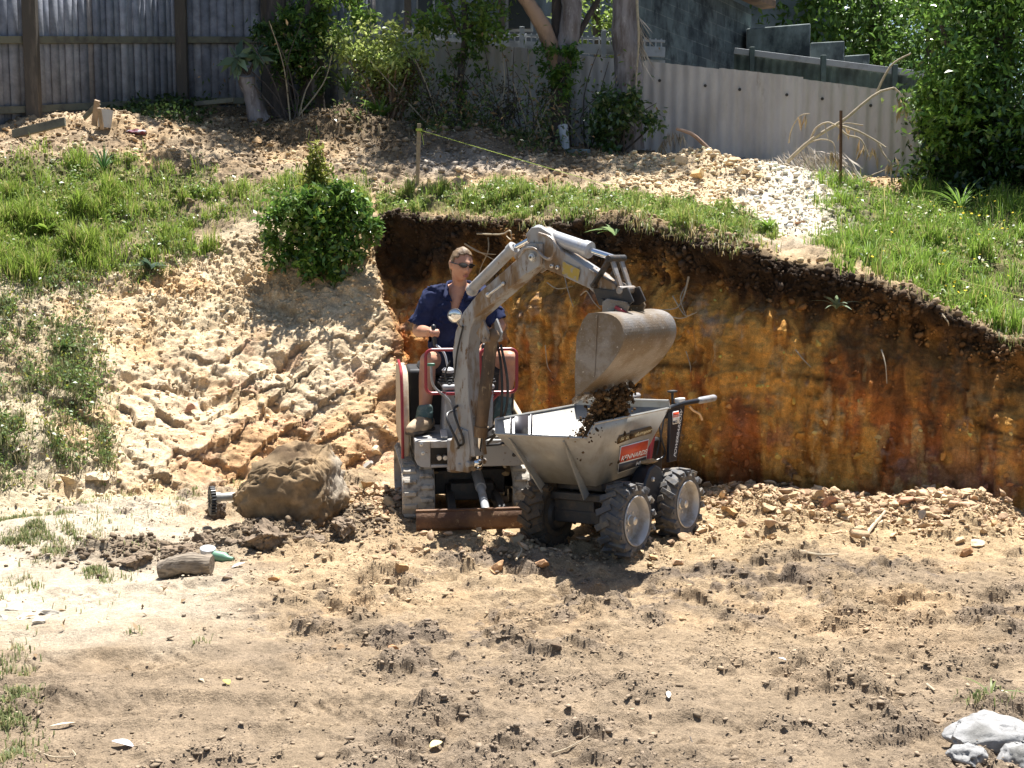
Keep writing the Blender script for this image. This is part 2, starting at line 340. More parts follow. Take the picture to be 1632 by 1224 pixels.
# cut wall: vertical gouges and lumps, loose topsoil under the lip
gou = fbm(X*[3.2, 3.2, .75], 1.6, 4, 91); hgt = np.clip((v-3)/2, 0, 1); topl = sstep(.70, .9, hgt+.09*fbm(X, 2.2, 2, 92))
wl = gou*.055+.10*fbm(X, .9, 2, 94)+.012*fbm(X, 19, 2, 95)
wl[M_] += ((ck-.5)*.010+tiltof(ck, co_)*.010)*(.25+.75*topl[M_])
wl += .022*np.clip(fbm(X, 7., 3, 401), -.3, .6)+.045*np.abs(fbm(X*[6, 6, .7], 1.9, 4, 97))+.02*fbm(X, 12, 4, 99)+.018*sstep(.0, .4, fbm(X*[.5, .5, 1.6], 2.0, 3, 98))
wl[M_] += ((ci-.5)*.05+(ck-.5)*.03)*topl[M_]
lipn = fbm(X*[1, 1, .3], 2.6, 3, 96); wl += (.07+.16*lipn)*sstep(.86, 1.0, hgt)-.09*np.exp(-((hgt-.80)/.10)**2)*(1+lipn)
d += wall*wl
# terrace: loose spoil
d += upper*(fbm(X, 1.3, 3, 101)*.05+np.clip(fbm(X, 5.5, 4, 102, .6), -.2, 1)*.05+fbm(X, 20, 3, 103)*.012)
d *= sstep(-4, 2, X[:, 1])
X += N*d[:, None]
S = X.reshape(NV, NU, 3); N = normals(S).reshape(-1, 3)
# colours of the soil, with tree shade painted into the terrace
n1 = fbm(X, .8, 4, 201); n2 = fbm(X, 3., 4, 202); n3 = fbm(X, 9., 3, 203)
C = mix((.400, .292, .178), (.310, .228, .145), sstep(-.35, .55, n1*.7+n2*.5+.18*sstep(7.4, 5.5, X[:, 1])+.12))
C = mix(C, (.41, .285, .165), sstep(.12, .7, n2*.8-n1*.3)*.75)
dmp = sstep(.05, .55, fbm(X*[.6, 1.3, 1], 1.5, 4, 411))*sstep(8.0, 7.0, X[:, 1])*(1-smoothpath_); C = mix(C, (.20, .155, .112), dmp*.6)
C = mix(C, (.155, .122, .096), np.clip((.25+churn)*chp*lumpc*sstep(8.2, 7.0, X[:, 1])*sstep(-.35, .3, n1+n3*.4), 0, 1)*.75)
C = mix(C, (.45, .325, .185), sstep(7.0, 8.2, X[:, 1]+.3*n1)*sstep(520, 760, u)*.75)
C = mix(C, (.255, .195, .136), sstep(6.6, 5.0, X[:, 1]+.25*n1)*.7)
C = mix(C, (.48, .41, .315), sstep(470, 200, u+70*n2)*sstep(5.3, 6.3, X[:, 1]+.25*n2)*.88)
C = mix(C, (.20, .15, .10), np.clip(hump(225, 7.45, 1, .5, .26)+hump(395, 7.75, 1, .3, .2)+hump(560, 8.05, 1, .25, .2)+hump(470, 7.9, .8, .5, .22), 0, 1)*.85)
cl = mix((.62, .475, .30), (.57, .41, .24), sstep(-.4, .5, n2)); cl = mix(cl, (.66, .54, .36), sstep(.52, .9, cidL)*.8)
lw = sstep(4.2, 3.8, v+.15*n1); cl = mix(cl, (.56, .345, .225), lw*sstep(.25, .7, cidL*.5+.35*n2+.35*n1+.25)*sstep(150, 420, u)*.9); cl = mix(cl, (.64, .50, .335), lw*sstep(.1, -.35, n2+n1*.6)*.7)
cl = mix(cl, (.53, .33, .15), sstep(.0, .6, n1*1.2+n2*.5)*.6); cl = mix(cl, (.16, .10, .05), (1-crack)*.55)
cl = mix(cl, (.40, .33, .23), sstep(4.62, 4.95, v+.15*n2)*.6); cl = mix(cl, (.42, .36, .25), sstep(190, 40, u+60*n2)*.7)
C = mix(C, cl, left*sstep(2.93, 3.1, v+.06*n2))
wst = fbm(X*[4.5, 4.5, .8], 1.7, 4, 301); wb = fbm(X, 1.3, 4, 302)
cw = mix((.64, .335, .085), (.34, .145, .036), sstep(-.30, .42, wst)); cw = mix(cw, (.40, .13, .045), sstep(.20, .65, wb+.25*wst+.25*sstep(1250, 1500, u)*sstep(.55, .2, hgt))*.75)
cw = mix(cw, (.55, .36, .17), sstep(.35, .7, wst*.8-wb*.5+.1)*.8); cw = mix(cw, (.30, .23, .19), sstep(.55, .8, fbm(X, 4.4, 4, 303)+.15*wb)*.6)
cw = mix(cw, (.29, .14, .10), sstep(.25, .6, fbm(X, 2.0, 3, 304))*sstep(.5, .15, hgt)*.7)
vein = np.clip(1-np.abs(fbm(X*[1, 1, .6], 3.1, 4, 306))*9, 0, 1)*sstep(-.1, .3, fbm(X, 1.2, 2, 307)); cw = mix(cw, (.075, .04, .018), vein*.35)
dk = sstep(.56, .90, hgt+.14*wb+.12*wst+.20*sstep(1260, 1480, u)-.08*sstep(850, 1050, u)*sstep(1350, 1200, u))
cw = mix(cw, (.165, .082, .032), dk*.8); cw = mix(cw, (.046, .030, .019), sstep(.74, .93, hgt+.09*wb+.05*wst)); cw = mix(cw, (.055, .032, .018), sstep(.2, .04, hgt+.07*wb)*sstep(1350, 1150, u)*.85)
seam = np.exp(-((hgt-(.40+.10*np.sin((u-900)/260.)+.03*wb))/.016)**2)*sstep(.0, .3, fbm(X, 1.1, 2, 305)+.25); cw = mix(cw, (.05, .028, .014), np.clip(seam, 0, 1)*.8)
cw = cw*(1+.30*fbm(X*[1, 1, .6], 13, 3, 311)[:, None]); cw = mix(cw, (.62, .40, .17), sstep(.45, .75, fbm(X*[1.6, 1.6, .5], 5, 4, 313))*sstep(.75, .5, hgt)*.7)
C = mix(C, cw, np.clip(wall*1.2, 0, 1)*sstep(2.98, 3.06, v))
ct = mix((.44, .335, .22), (.28, .205, .13), sstep(-.3, .5, n2)); ct = mix(ct, (.50, .34, .18), sstep(.1, .6, n1)*.6)
ct = mix(ct, (.33, .29, .25), sstep(640, 700, u)*sstep(900, 800, u)*sstep(5.8, 6.1, v)*.8)
ct = mix(ct, (.58, .45, .29), sstep(940, 1000, u+25*n2)*sstep(1330, 1270, u+25*n2)*sstep(5.45, 5.65, v+.1*n2)*.9); ct = mix(ct, (.66, .58, .46), sstep(1150, 1230, u+40*n2)*sstep(1390, 1340, u+25*n2)*sstep(5.15, 5.4, v+.1*n2))
ct = mix(ct, (.10, .075, .05), sstep(6.55, 6.9, v+.15*n2)*.85); ct = mix(ct, (.13, .095, .06), sstep(330, 420, u)*sstep(1010, 930, u)*sstep(6.05, 6.35, v+.12*n2)*.85)  # dark brown soil, darkened further under the trees to paint in their shade
grassy = np.clip((sstep(4.62, 4.95, v+.12*n2)*sstep(360, 300, u+40*n2)*sstep(5.98, 5.75, v+.1*n2)+sstep(5.0, 5.2, v)*0)+sstep(5.0, 5.2, v)*(0+sstep(330, 400, u)*sstep(610, 560, u)*sstep(5.85, 5.6, v+.1*n2)*.7+sstep(615, 660, u)*sstep(1240, 1170, u+20*n2)*sstep(5.62, 5.4, v+.12*n2)+sstep(1290, 1350, u+25*n2)*sstep(6.5, 6.2, v)), 0, 1)
ct = mix(ct, (.115, .115, .045), grassy*.85)
C = mix(C, (.16, .15, .065), grassy*sstep(5.05, 4.9, v)*.5)
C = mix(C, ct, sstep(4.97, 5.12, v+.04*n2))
C = np.clip(C*(1+.16*n3[:, None]), .01, .85)
idx = np.arange(NV*NU).reshape(NV, NU); q = np.stack([idx[:-1, :-1], idx[:-1, 1:], idx[1:, 1:], idx[1:, :-1]], -1).reshape(-1, 4)
M_soil = colmat('excavated soil', rough=.95, var=.26, vscale=34., bump=.9, bscale=75., spec=.12, bdist=.022, fine=130.)
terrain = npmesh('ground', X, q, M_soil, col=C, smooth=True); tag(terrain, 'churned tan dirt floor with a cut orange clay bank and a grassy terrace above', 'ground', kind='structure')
# look-up: surface point in photo pixels
_dep = X[:, 1]*math.cos(PITCH)-(X[:, 2]-CAMZ)*math.sin(PITCH); _ok = _dep > 1
PXX = np.where(_ok, 816+FPX*X[:, 0]/np.maximum(_dep, .1), -1e6); PYY = np.where(_ok, 612-FPX*((X[:, 2]-CAMZ)*math.cos(PITCH)+X[:, 1]*math.sin(PITCH))/np.maximum(_dep, .1), -1e6)
def G(px, py, r=6):
    m = np.where((np.abs(PXX-px) < r) & (np.abs(PYY-py) < r))[0]
    if len(m) == 0: return G(px, py, r*2) if r < 90 else Vector((0, 8, 0))
    m = m[_dep[m] < _dep[m].min()+.35]; return Vector(X[m[np.argmin((PXX[m]-px)**2+(PYY[m]-py)**2)]])
def GZ(x, y):
    """ground height under a plan position (pit floor and terrace)"""
    k = np.argmin((X[:, 0]-x)**2+(X[:, 1]-y)**2); return float(X[k, 2])
# ------------------------------------------------------------------ shared materials of the machines
M_paint = mat('dusty grey paint', (.375, .368, .355), .45, c2=(.30, .235, .16), scale=9, lo=.5, hi=.72, c3=(.17, .10, .05), scale3=26, lo3=.62, hi3=.70, bump=.15, bscale=50)
M_boom = mat('grey boom paint with clay smears', (.335, .33, .32), .42, c2=(.20, .125, .06), scale=6, lo=.47, hi=.58, stretch=(1, 1, .35), c3=(.13, .07, .03), scale3=22, lo3=.58, hi3=.66, bump=.25, bscale=45)
M_ram = mat('clay caked ram', (.17, .105, .055), .6, c2=(.055, .035, .022), scale=6, lo=.4, hi=.62, c3=(.34, .25, .14), scale3=25, lo3=.6, hi3=.7, stretch=(1, 1, .5), bump=.35)
M_buck = mat('clay worn bucket steel', (.27, .24, .21), .38, .35, c2=(.165, .12, .075), scale=5, lo=.42, hi=.58, c3=(.55, .50, .43), scale3=55, lo3=.63, hi3=.7, bump=.35, bscale=70)
M_silver = mat('silver cylinder paint', (.46, .47, .49), .3, .2, c2=(.34, .29, .22), scale=14, lo=.55, hi=.75, bump=.08)
M_chrome = mat('polished rod', (.75, .77, .80), .12, 1.0)
M_steel = mat('worn steel', (.33, .30, .27), .42, .35, c2=(.20, .13, .075), scale=11, lo=.45, hi=.65, c3=(.45, .40, .34), scale3=60, lo3=.62, hi3=.72, bump=.35, bscale=70)
M_dark = mat('greasy dark iron', (.035, .032, .030), .5, c2=(.10, .07, .045), scale=14, lo=.5, hi=.75, bump=.3)
M_rubber = mat('dusty track rubber', (.42, .38, .32), .8, c2=(.13, .11, .09), scale=16, lo=.48, hi=.68, c3=(.50, .40, .27), scale3=30, lo3=.58, hi3=.7, bump=.4, bscale=60)
M_red = mat('faded red paint', (.30, .030, .040), .4, c2=(.24, .07, .05), scale=13, lo=.55, hi=.75, bump=.08)
M_cream = mat('cream panel paint', (.52, .43, .31), .5, c2=(.36, .22, .12), scale=7, lo=.52, hi=.72, bump=.12)
M_rust = mat('rusty blade steel', (.15, .075, .034), .7, .05, c2=(.085, .036, .016), scale=9, lo=.4, hi=.65, c3=(.34, .22, .11), scale3=30, lo3=.6, hi3=.7, bump=.4, bscale=50)
M_black = mat('black plastic', (.022, .022, .024), .45, c2=(.07, .06, .05), scale=18, lo=.55, hi=.75)
M_grey = mat('dusty grey plastic', (.30, .30, .31), .5, c2=(.22, .18, .13), scale=16, lo=.5, hi=.7)
M_seat = mat('black vinyl', (.02, .02, .022), .45, bump=.1)
M_green = mat('green knob', (.05, .16, .10), .4)
M_glass = mat('lamp lens', (.80, .82, .84), .08, .85)
M_yel = mat('faded yellow sticker', (.42, .30, .05), .5, c2=(.34, .30, .22), scale=30, lo=.5, hi=.6)
M_bolt = mat('bright bolt heads', (.62, .60, .56), .35, .6)

EO = PX(742, 8.9, 0)
ex = thing('mini_excavator', EO, 'small dusty grey and red tracked excavator tipping its bucket over the barrow', 'excavator', R(8))
ME = wmat(ex)
def E(x, y, z): return ME @ Vector((x, y, z))
def mbE(): return MB(ME)
# --- rubber tracks with wheels
def track(sx):
    c = .38*sx; yf, yr, h, r = -.60, .68, .38, .19; b = mbE(); prof = []
    L1 = yr-yf-2*r; L = 2*L1+2*math.pi*r; n = 132
    def at(s):
        s %= L
        if s < L1: return np.array([yf+r+s, h]), np.array([1, 0.]), np.array([0, 1.])
        s -= L1
        if s < math.pi*r: a = s/r; return np.array([yr-r+r*math.sin(a), h-r+r*math.cos(a)]), np.array([math.cos(a), -math.sin(a)]), np.array([math.sin(a), math.cos(a)])
        s -= math.pi*r
        if s < L1: return np.array([yr-r-s, h-2*r]), np.array([-1, 0.]), np.array([0, -1.])
        s -= L1; a = s/r; return np.array([yf+r-r*math.sin(a), h-r-r*math.cos(a)]), np.array([-math.cos(a), math.sin(a)]), np.array([-math.sin(a), -math.cos(a)])
    W = .112; q = []; F = []
    for i in range(n):
        p, t, o = at(L*i/n)
        for ww, oo in ((-W, -.022), (-W, -.004), (-W+.012, 0), (W-.012, 0), (W, -.004), (W, -.022)):
            pp = p+o*oo; q.append((c+ww, pp[0], pp[1]))
    for i in range(n):
        for k in range(6): F.append((i*6+k, i*6+(k+1) % 6, ((i+1) % n)*6+(k+1) % 6, ((i+1) % n)*6+k))
    b.add(q, F)
    m = 36
    for i in range(m):                                            # moulded lugs, staggered left and right
        for half in (-1, 1):
            p, t, o = at(L*(i+(.25 if half > 0 else -.25)*1)/m)
            t3 = Vector((0, t[0], t[1])); o3 = Vector((0, o[0], o[1])); x3 = Vector((1, 0, 0))
            b.box((c+half*.056, p[0]+o[0]*.009, p[1]+o[1]*.009), (.100, .034, .022), (x3, t3, o3), taper=.8)
    t = b.build('track', M_rubber, ex, bevel=.004)
    w = mbE()
    w.lathe((c-.07, yf+r, h-r), (1, 0, 0), [(0, .02), (0, .15), (.03, .165), (.06, .12), (.08, .12), (.11, .165), (.14, .15), (.14, .02)], 28); w.build('idler_wheel', M_dark, t)
    w = mbE(); w.lathe((c-.06, yr-r, h-r), (1, 0, 0), [(0, .02), (0, .10), (.02, .155), (.10, .155), (.12, .10), (.12, .02)], 22); w.build('drive_sprocket', M_dark, t)
    for k in range(3):
        w = mbE(); y = yf+r+.24*(k+.55); w.lathe((c-.07, y, .075), (1, 0, 0), [(0, .01), (0, .05), (.14, .05), (.14, .01)], 18); w.build('track_roller', M_dark, t)
    f = mbE(); f.box((c, .03, .19), (.10, .8, .12)); f.build('track_frame', M_dark, t, bevel=.01)
track(-1); track(1)
# --- undercarriage and blade
b = mbE(); b.box((0, .05, .24), (.5, .74, .17)); b.box((0, -.30, .20), (.30, .35, .12)); b.lathe((0, .05, .32), (0, 0, 1), [(0, .05), (0, .27), (.10, .27), (.10, .05)], 36)
for s in (-1, 1): b.bar((s*.2, -.1, .21), (s*.33, .05, .2), .14, .12)
b.build('undercarriage', M_dark, ex, bevel=.008)
b = mbE(); prof = [(-.93, .035), (-.955, .06), (-.962, .10), (-.955, .14), (-.935, .165), (-.915, .165), (-.93, .13), (-.935, .09), (-.925, .05), (-.905, .035)]
b.prism([(-.42, y, z) for y, z in prof], [(.46, y, z) for y, z in prof]); b.box((.02, -.918, .170), (.88, .035, .014)); bl = b.build('dozer_blade', M_rust, ex, bevel=.003)
for s in (-1, 1):
    b = mbE(); b.bar((s*.17, -.91, .10), (s*.15, -.25, .20), .05, .08); b.build('blade_arm', M_dark, bl, bevel=.006)
b = mbE(); b.cyl((.05, -.88, .13), (.05, -.55, .24), .028, 16); b.cyl((.05, -.55, .24), (.05, -.2, .32), .038, 16); b.ball((.05, -.86, .13), .04); b.build('blade_cylinder', M_silver, bl)
# --- deck with the cut-out front plate
def rrect(x0, x1, z0, z1, r, n=5):
    out = []
    for cx, cz, a0 in ((x1-r, z0+r, -90), (x1-r, z1-.012, 0), (x0+.012, z1-.012, 90), (x0+r, z0+r, 180)):
        rr = r if cz < (z0+z1)/2 else .012
        for k in range(n+1): a = R(a0+90*k/n); out.append((cx+rr*math.cos(a), cz+rr*math.sin(a)))
    return out
b = mbE(); b.prism([(x, -.30, z) for x, z in rrect(-.40, .37, .41, .575, .06)], [(x, .62, z) for x, z in rrect(-.40, .37, .41, .575, .06)])
b.box((-.015, -.40, .565), (.77, .40, .03)); deck = b.build('deck', M_paint, ex, bevel=.006)
b = mbE()                                                          # the front plate is built round its opening
pl = lambda x0, x1, z0, z1: b.box(((x0+x1)/2, -.605, (z0+z1)/2), (x1-x0, .022, z1-z0))
b.prism([(x, -.616, z) for x, z in [(-.405, .58), (-.405, .46), (-.39, .425), (-.36, .405), (-.30, .40), (-.30, .58)]], [(x, -.594, z) for x, z in [(-.405, .58), (-.405, .46), (-.39, .425), (-.36, .405), (-.30, .40), (-.30, .58)]])
b.prism([(x, -.616, z) for x, z in [(-.01, .58), (-.01, .40), (.30, .40), (.335, .412), (.36, .435), (.37, .47), (.37, .58)]], [(x, -.594, z) for x, z in [(-.01, .58), (-.01, .40), (.30, .40), (.335, .412), (.36, .435), (.37, .47), (.37, .58)]])
pl(-.298, -.012, .535, .58); pl(-.298, -.012, .40, .42)
fp = b.build('front_plate', M_paint, ex, bevel=.003)
b = mbE(); b.box((-.14, -.50, .48), (.30, .02, .14)); b.build('service_recess', M_dark, ex)
for x in (-.24, -.20, -.165):
    b = mbE(); b.cyl((x, -.62, .465), (x, -.56, .465), .016, 12); b.build('hose_fitting', M_bolt, ex)
b = mbE(); b.box((-.155, -.60, .44), (.05, .03, .07)); b.build('hose_block', M_paint, ex, bevel=.006)
for x, z in ((-.35, .50), (-.36, .56), (.27, .475), (.20, .55)):
    b = mbE(); b.lathe((x, -.614, z), (0, -1, 0), [(0, .014), (.006, .013), (.008, .004)], 12); b.build('bolt', M_dark if z < .5 else M_bolt, ex)
# --- body panels behind the driver
b = mbE(); o = [(-.38, .44), (-.38, .60), (-.30, .94), (-.22, 1.02), (.10, 1.05), (.62, 1.0), (.68, .9), (.70, .44)]
b.prism([(-.47, y, z) for y, z in o], [(-.425, y, z) for y, z in o]); b.build('side_panel', M_cream, ex, bevel=.012)
o = [(y, min(z, .72)) for y, z in o[:2]+o[5:]]
b = mbE(); b.prism([(.40, y, z) for y, z in o], [(.44, y, z) for y, z in o]); b.build('side_panel', M_cream, ex, bevel=.012)
b = mbE(); b.tube([(-.475, -.385, .43), (-.475, -.40, .60), (-.475, -.32, .945), (-.475, -.23, 1.035), (-.475, .10, 1.065)], .011, 8, sm=22); b.build('panel_edge', M_red, ex)
b = mbE(); b.box((-.01, .42, .74), (.80, .44, .50)); b.box((-.01, .36, 1.0), (.62, .30, .06)); b.build('engine_cover', M_black, ex, bevel=.03)
b = mbE(); b.box((-.01, .16, .90), (.46, .42, .10)); st = b.build('seat', M_seat, ex, bevel=.03)
b = mbE(); b.box((-.01, .40, 1.14), (.42, .09, .42)); b.build('seat_back', M_seat, st, bevel=.03)
# --- console, bellows, levers
b = mbE(); b.prism([(x, -.47, z) for x, z in ((-.20, .58), (.14, .58), (.15, .90), (-.18, .90))], [(x, -.16, z) for x, z in ((-.20, .58), (.14, .58), (.15, .92), (-.18, .92))]); con = b.build('console', M_grey, ex, bevel=.012)
b = mbE(); b.box((-.02, -.33, .925), (.36, .26, .035)); b.build('console_top', M_grey, con, bevel=.014)
b = mbE(); b.box((-.02, -.478, .885), (.32, .012, .02)); b.build('console_stripe', M_red, con, bevel=.003)
levers = []
for s in (-1, 1):
    x = -.02+s*.13
    b = mbE(); b.lathe((x, -.33, .94), (0, 0, 1), [(0, .075), (.012, .075), (.018, .06), (.030, .068), (.036, .052), (.048, .06), (.054, .042), (.066, .048), (.075, .02), (.08, .015)], 22); b.build('lever_boot', M_black, con)
    b = mbE(); b.lathe((x, -.33, 1.015), (0, 0, 1), [(0, .04), (.02, .046), (.035, .03), (.04, .01)], 20); b.build('boot_cap', M_grey, con)
HAND_R = P(691, 530, 8.62); HAND_L = P(771, 560, 8.72)
lo = E(-.15, -.33, 1.03); b = MB(); b.tube([lo, lo.lerp(HAND_R, .45)+Vector((.02, -.02, 0)), HAND_R+Vector((.012, -.02, -.08))], .0085, 8, sm=14); lv = b.build('control_lever', M_silver, ex)
b = MB(); b.tube([HAND_R+Vector((.012, -.02, -.085)), HAND_R+Vector((.0, -.005, .04))], [.013, .018], 10, rnd=True); b.build('knob', M_black, lv)
lo = E(.11, -.33, 1.03); b = MB(); b.tube([lo, lo.lerp(HAND_L, .5)+Vector((.02, -.02, 0)), HAND_L+Vector((0, -.02, -.08))], .0085, 8, sm=14); lv = b.build('control_lever', M_silver, ex)
b = MB(); b.tube([HAND_L+Vector((0, -.02, -.085)), HAND_L+Vector((.0, -.005, .04))], [.013, .018], 10, rnd=True); b.build('knob', M_black, lv)
t0 = P(687, 583, 8.30); b = MB(); b.tube([t0, t0+Vector((.005, 0, -.10)), t0+Vector((.03, .02, -.16)), E(-.16, -.50, .84), E(-.12, -.5, .70)], .009, 8, sm=16); lv = b.build('travel_lever', M_grey, ex)
b = MB(); b.box(t0+Vector((0, 0, .008)), (.052, .022, .02)); b.build('handle', M_green, lv, bevel=.006)
# --- red guard rails in front of the knees
def loop(x0, x1):
    y, z0, z1, r = -.44, .885, 1.185, .045; p = []
    for cx, cz, a0 in ((x1-r, z0+r, -90), (x1-r, z1-r, 0), (x0+r, z1-r, 90), (x0+r, z0+r, 180)):
        for k in range(6): a = R(a0+18*k); p.append((cx+r*math.cos(a), y, cz+r*math.sin(a)))
    p.append(p[0]); b = mbE(); b.tube(p, .0115, 10, cap=False); b.build('guard_rail', M_red, ex)
loop(-.315, -.09); loop(.06, .315)
for s in (-1, 1): b = mbE(); b.tube([(s*.2, -.44, .888), (s*.13, -.43, .80), (s*.12, -.42, .6)], .011, 8, sm=10); b.build('rail_stay', M_red, ex)
# --- pedals
for x in (-.20, .17):
    b = mbE(); b.box((x, -.52, .615), (.045, .10, .018), (Vector((1, 0, 0)), Vector((0, .9, .35)), Vector((0, -.35, .9)))); b.cyl((x, -.50, .58), (x, -.51, .61), .008, 8); b.build('pedal', M_bolt, ex, bevel=.004)
# --- boom, arm and bucket live in one upright plane swung to the right of the machine
PHI = R(50); AB = Vector((-.285, 8.15, 0)); AD = Vector((math.sin(PHI), -math.cos(PHI), 0)); AP = Vector((math.cos(PHI), math.sin(PHI), 0))
def A(r, z, w_=0): return AB+AD*r+AP*w_+Vector((0, 0, z))
def arm(px, py, w_=0):
    """(r,z) where photo pixel meets the plane w_ beside the boom's own plane"""
    o = Vector((0, 0, CAMZ)); d = P(px, py, 1.0)-o; p0 = AB+AP*w_
    t = (p0-o).dot(AP)/d.dot(AP); q = o+d*t; return ((q-p0).dot(AD), q.z)
def plate(b, poly, w0, w1): b.prism([A(r, z, w0) for r, z in poly], [A(r, z, w1) for r, z in poly])
sp = MB(); sp.prism([A(r, z, -.075) for r, z in ((-.14, .40), (.05, .40), (.07, .55), (.05, .68), (-.04, .70), (-.10, .60))], [A(r, z, -.045) for r, z in ((-.14, .40), (.05, .40), (.07, .55), (.05, .68), (-.04, .70), (-.10, .60))])
sp.prism([A(r, z, .045) for r, z in ((-.14, .40), (.05, .40), (.07, .55), (.05, .68), (-.04, .70), (-.10, .60))], [A(r, z, .075) for r, z in ((-.14, .40), (.05, .40), (.07, .55), (.05, .68), (-.04, .70), (-.10, .60))])
sp.cyl(A(-.12, .38, 0), A(-.12, .60, 0), .06, 18); sp.cyl(A(0, .64, -.1), A(0, .64, .1), .022, 14); sp.cyl(A(.06, .46, -.09), A(.06, .46, .09), .02, 14); sp.box(A(-.02, .43, 0), (.12, .14, .05))
sp.build('swing_post', M_boom, ex, bevel=.005)
W = -.062
bo = [arm(x, y, W) for x, y in ((744, 728), (734, 690), (725, 640), (721, 560), (726, 528), (739, 496), (761, 468), (826, 411), (848, 392), (862, 396), (856, 418), (842, 433), (756, 507), (748, 530), (744, 565), (747, 640), (753, 690), (757, 728))]
b = MB(); plate(b, bo, W, -W); boom = b.build('boom', M_boom, ex, bevel=.006)
b = MB(); e = [arm(x, y, W) for x, y in ((820, 409), (840, 388), (866, 388), (866, 420), (842, 436))]; plate(b, e, W-.012, W-.002); plate(b, e, -W+.002, -W+.012); b.build('boom_nose_plate', M_boom, boom, bevel=.002)
c0 = arm(757, 470, 0); c1 = arm(822, 406, 0); nrm = Vector((-.62, 0, .78))
up_ = lambda rz, k: A(rz[0]-.62*k, rz[1]+.78*k, 0)
b = MB(); b.cyl(up_(c0, .045), up_(c1, .045), .036, 20); b.ball(up_(c0, .04), .042); b.lathe(up_(c1, .045), up_(c1, .045)-up_(c0, .045), [(-.02, .036), (-.02, .043), (.02, .043), (.025, .02)], 20); ac = b.build('arm_cylinder', M_paint, ex)
e1 = arm(843, 388, 0); b = MB(); b.cyl(up_(c1, .045), A(e1[0], e1[1]+.02, 0), .017, 14); b.build('piston_rod', M_chrome, ac)
# lift ram in front of the boom
l0 = arm(768, 735, 0); l1 = arm(778, 522, 0); b = MB()
b.cyl(A(.098, .66, 0), A(.20, 1.30, 0), .043, 18); b.lathe(A(.098, .66, 0), A(.075, .47, 0)-A(.16, .98, 0), [(-.05, .043), (-.05, .05), (.02, .05), (.02, .02)], 18); b.ball(A(.205, 1.31, 0), .048); lc = b.build('lift_cylinder', M_ram, ex)
b = MB(); b.cyl(A(.072, .46, 0), A(.10, .68, 0), .021, 14); b.ball(A(.07, .46, 0), .04); b.build('piston_rod', M_chrome, lc)
b = MB(); g = ((.13, 1.33), (.19, 1.42), (.235, 1.33), (.22, 1.275), (.18, 1.27)); plate(b, g, -.075, -.055); plate(b, g, .055, .075); b.cyl(A(.205, 1.285, -.085), A(.205, 1.285, .085), .018, 12); b.build('ram_bracket', M_boom, boom, bevel=.003)
# arm (dipper)
ar = [arm(x, y, W) for x, y in ((836, 374), (846, 362), (859, 361), (876, 372), (892, 398), (952, 437), (980, 453), (987, 470), (982, 484), (958, 480), (938, 460), (897, 441), (866, 428), (852, 405))]
b = MB(); plate(b, ar, W+.006, -W-.006); dip = b.build('arm', M_boom, ex, bevel=.006)
b = MB(); s = [arm(x, y, W-.001) for x, y in ((897, 416), (925, 430), (921, 448), (896, 436))]; b.sheet([A(r, z, W-.002) for r, z in s]); b.build('warning_sticker', M_yel, dip)
b = MB(); b.cyl(A(*arm(852, 410, W), W-.03), A(*arm(852, 410, W), -W+.03), .026, 16); b.lathe(A(*arm(852, 410, W), W-.03), -AP, [(0, .02), (.008, .019), (.012, .008)], 12); b.build('pivot_pin', M_bolt, dip)
for x, y in ((880, 424), (889, 426)):
    q = arm(x, y, W); b = MB(); b.lathe(A(q[0], q[1], W+.002), -AP, [(0, .014), (.012, .013), (.016, .006)], 12); b.build('bolt', M_bolt, dip)
k0 = arm(859, 371, 0); k1 = arm(938, 398, 0); k2 = arm(982, 412, 0)
b = MB(); b.cyl(A(*k0), A(*k1), .046, 22); b.ball(A(*k0), .05); b.lathe(A(*k1), A(*k1)-A(*k0), [(-.03, .046), (-.03, .052), (.012, .052), (.016, .02)], 22); bc = b.build('bucket_cylinder', M_silver, ex)
b = MB(); b.cyl(A(*k1), A(*k2), .019, 14); b.build('piston_rod', M_chrome, bc)
b = MB(); b.tube([A(*arm(862, 372, W), W-.02), A(*arm(884, 380, W), W-.035), A(*arm(891, 396, W), W-.04), A(*arm(884, 412, W), W-.035), A(*arm(872, 410, W), W-.03), A(*arm(858, 397, W), W-.03), A(*arm(842, 396, W), W-.02), A(*arm(828, 410, W), W-.006)], .0095, 8, sm=40); b.build('steel_pipe', M_steel, ex)
# rocker and links
j0 = arm(948, 455, W); b = MB(); pr = k2
for s in (-1, 1):
    b.bar(A(j0[0], j0[1], s*.075), A(pr[0], pr[1], s*.06), .014, .055, up=AP)
b.cyl(A(j0[0], j0[1], -.09), A(j0[0], j0[1], .09), .017, 12); b.cyl(A(pr[0], pr[1], -.085), A(pr[0], pr[1], .085), .022, 14); b.build('rocker_link', M_dark, ex, bevel=.004)
j1 = arm(998, 462, 0); b = MB()
for s in (-1, 1): b.bar(A(pr[0], pr[1], s*.045), A(j1[0], j1[1], s*.045), .014, .04, up=AP)
b.cyl(A(j1[0], j1[1], -.075), A(j1[0], j1[1], .075), .024, 14); b.build('tipping_link', M_steel, ex, bevel=.004)
# quick hitch
hb = MB(); h0 = [arm(x, y, 0) for x, y in ((955, 458), (985, 462), (1010, 457), (1020, 480), (1010, 487), (965, 486))]
for s in (-1, 1): plate(hb, h0, s*.062-.007, s*.062+.007)
hb.cyl(A(*arm(972, 480), -.09), A(*arm(972, 480), .09), .02, 14); hb.box(A(*arm(992, 485)), (.05, .11, .02), (AD, AP, Vector((0, 0, 1)))); hb.build('quick_hitch', M_dark, ex, bevel=.003)
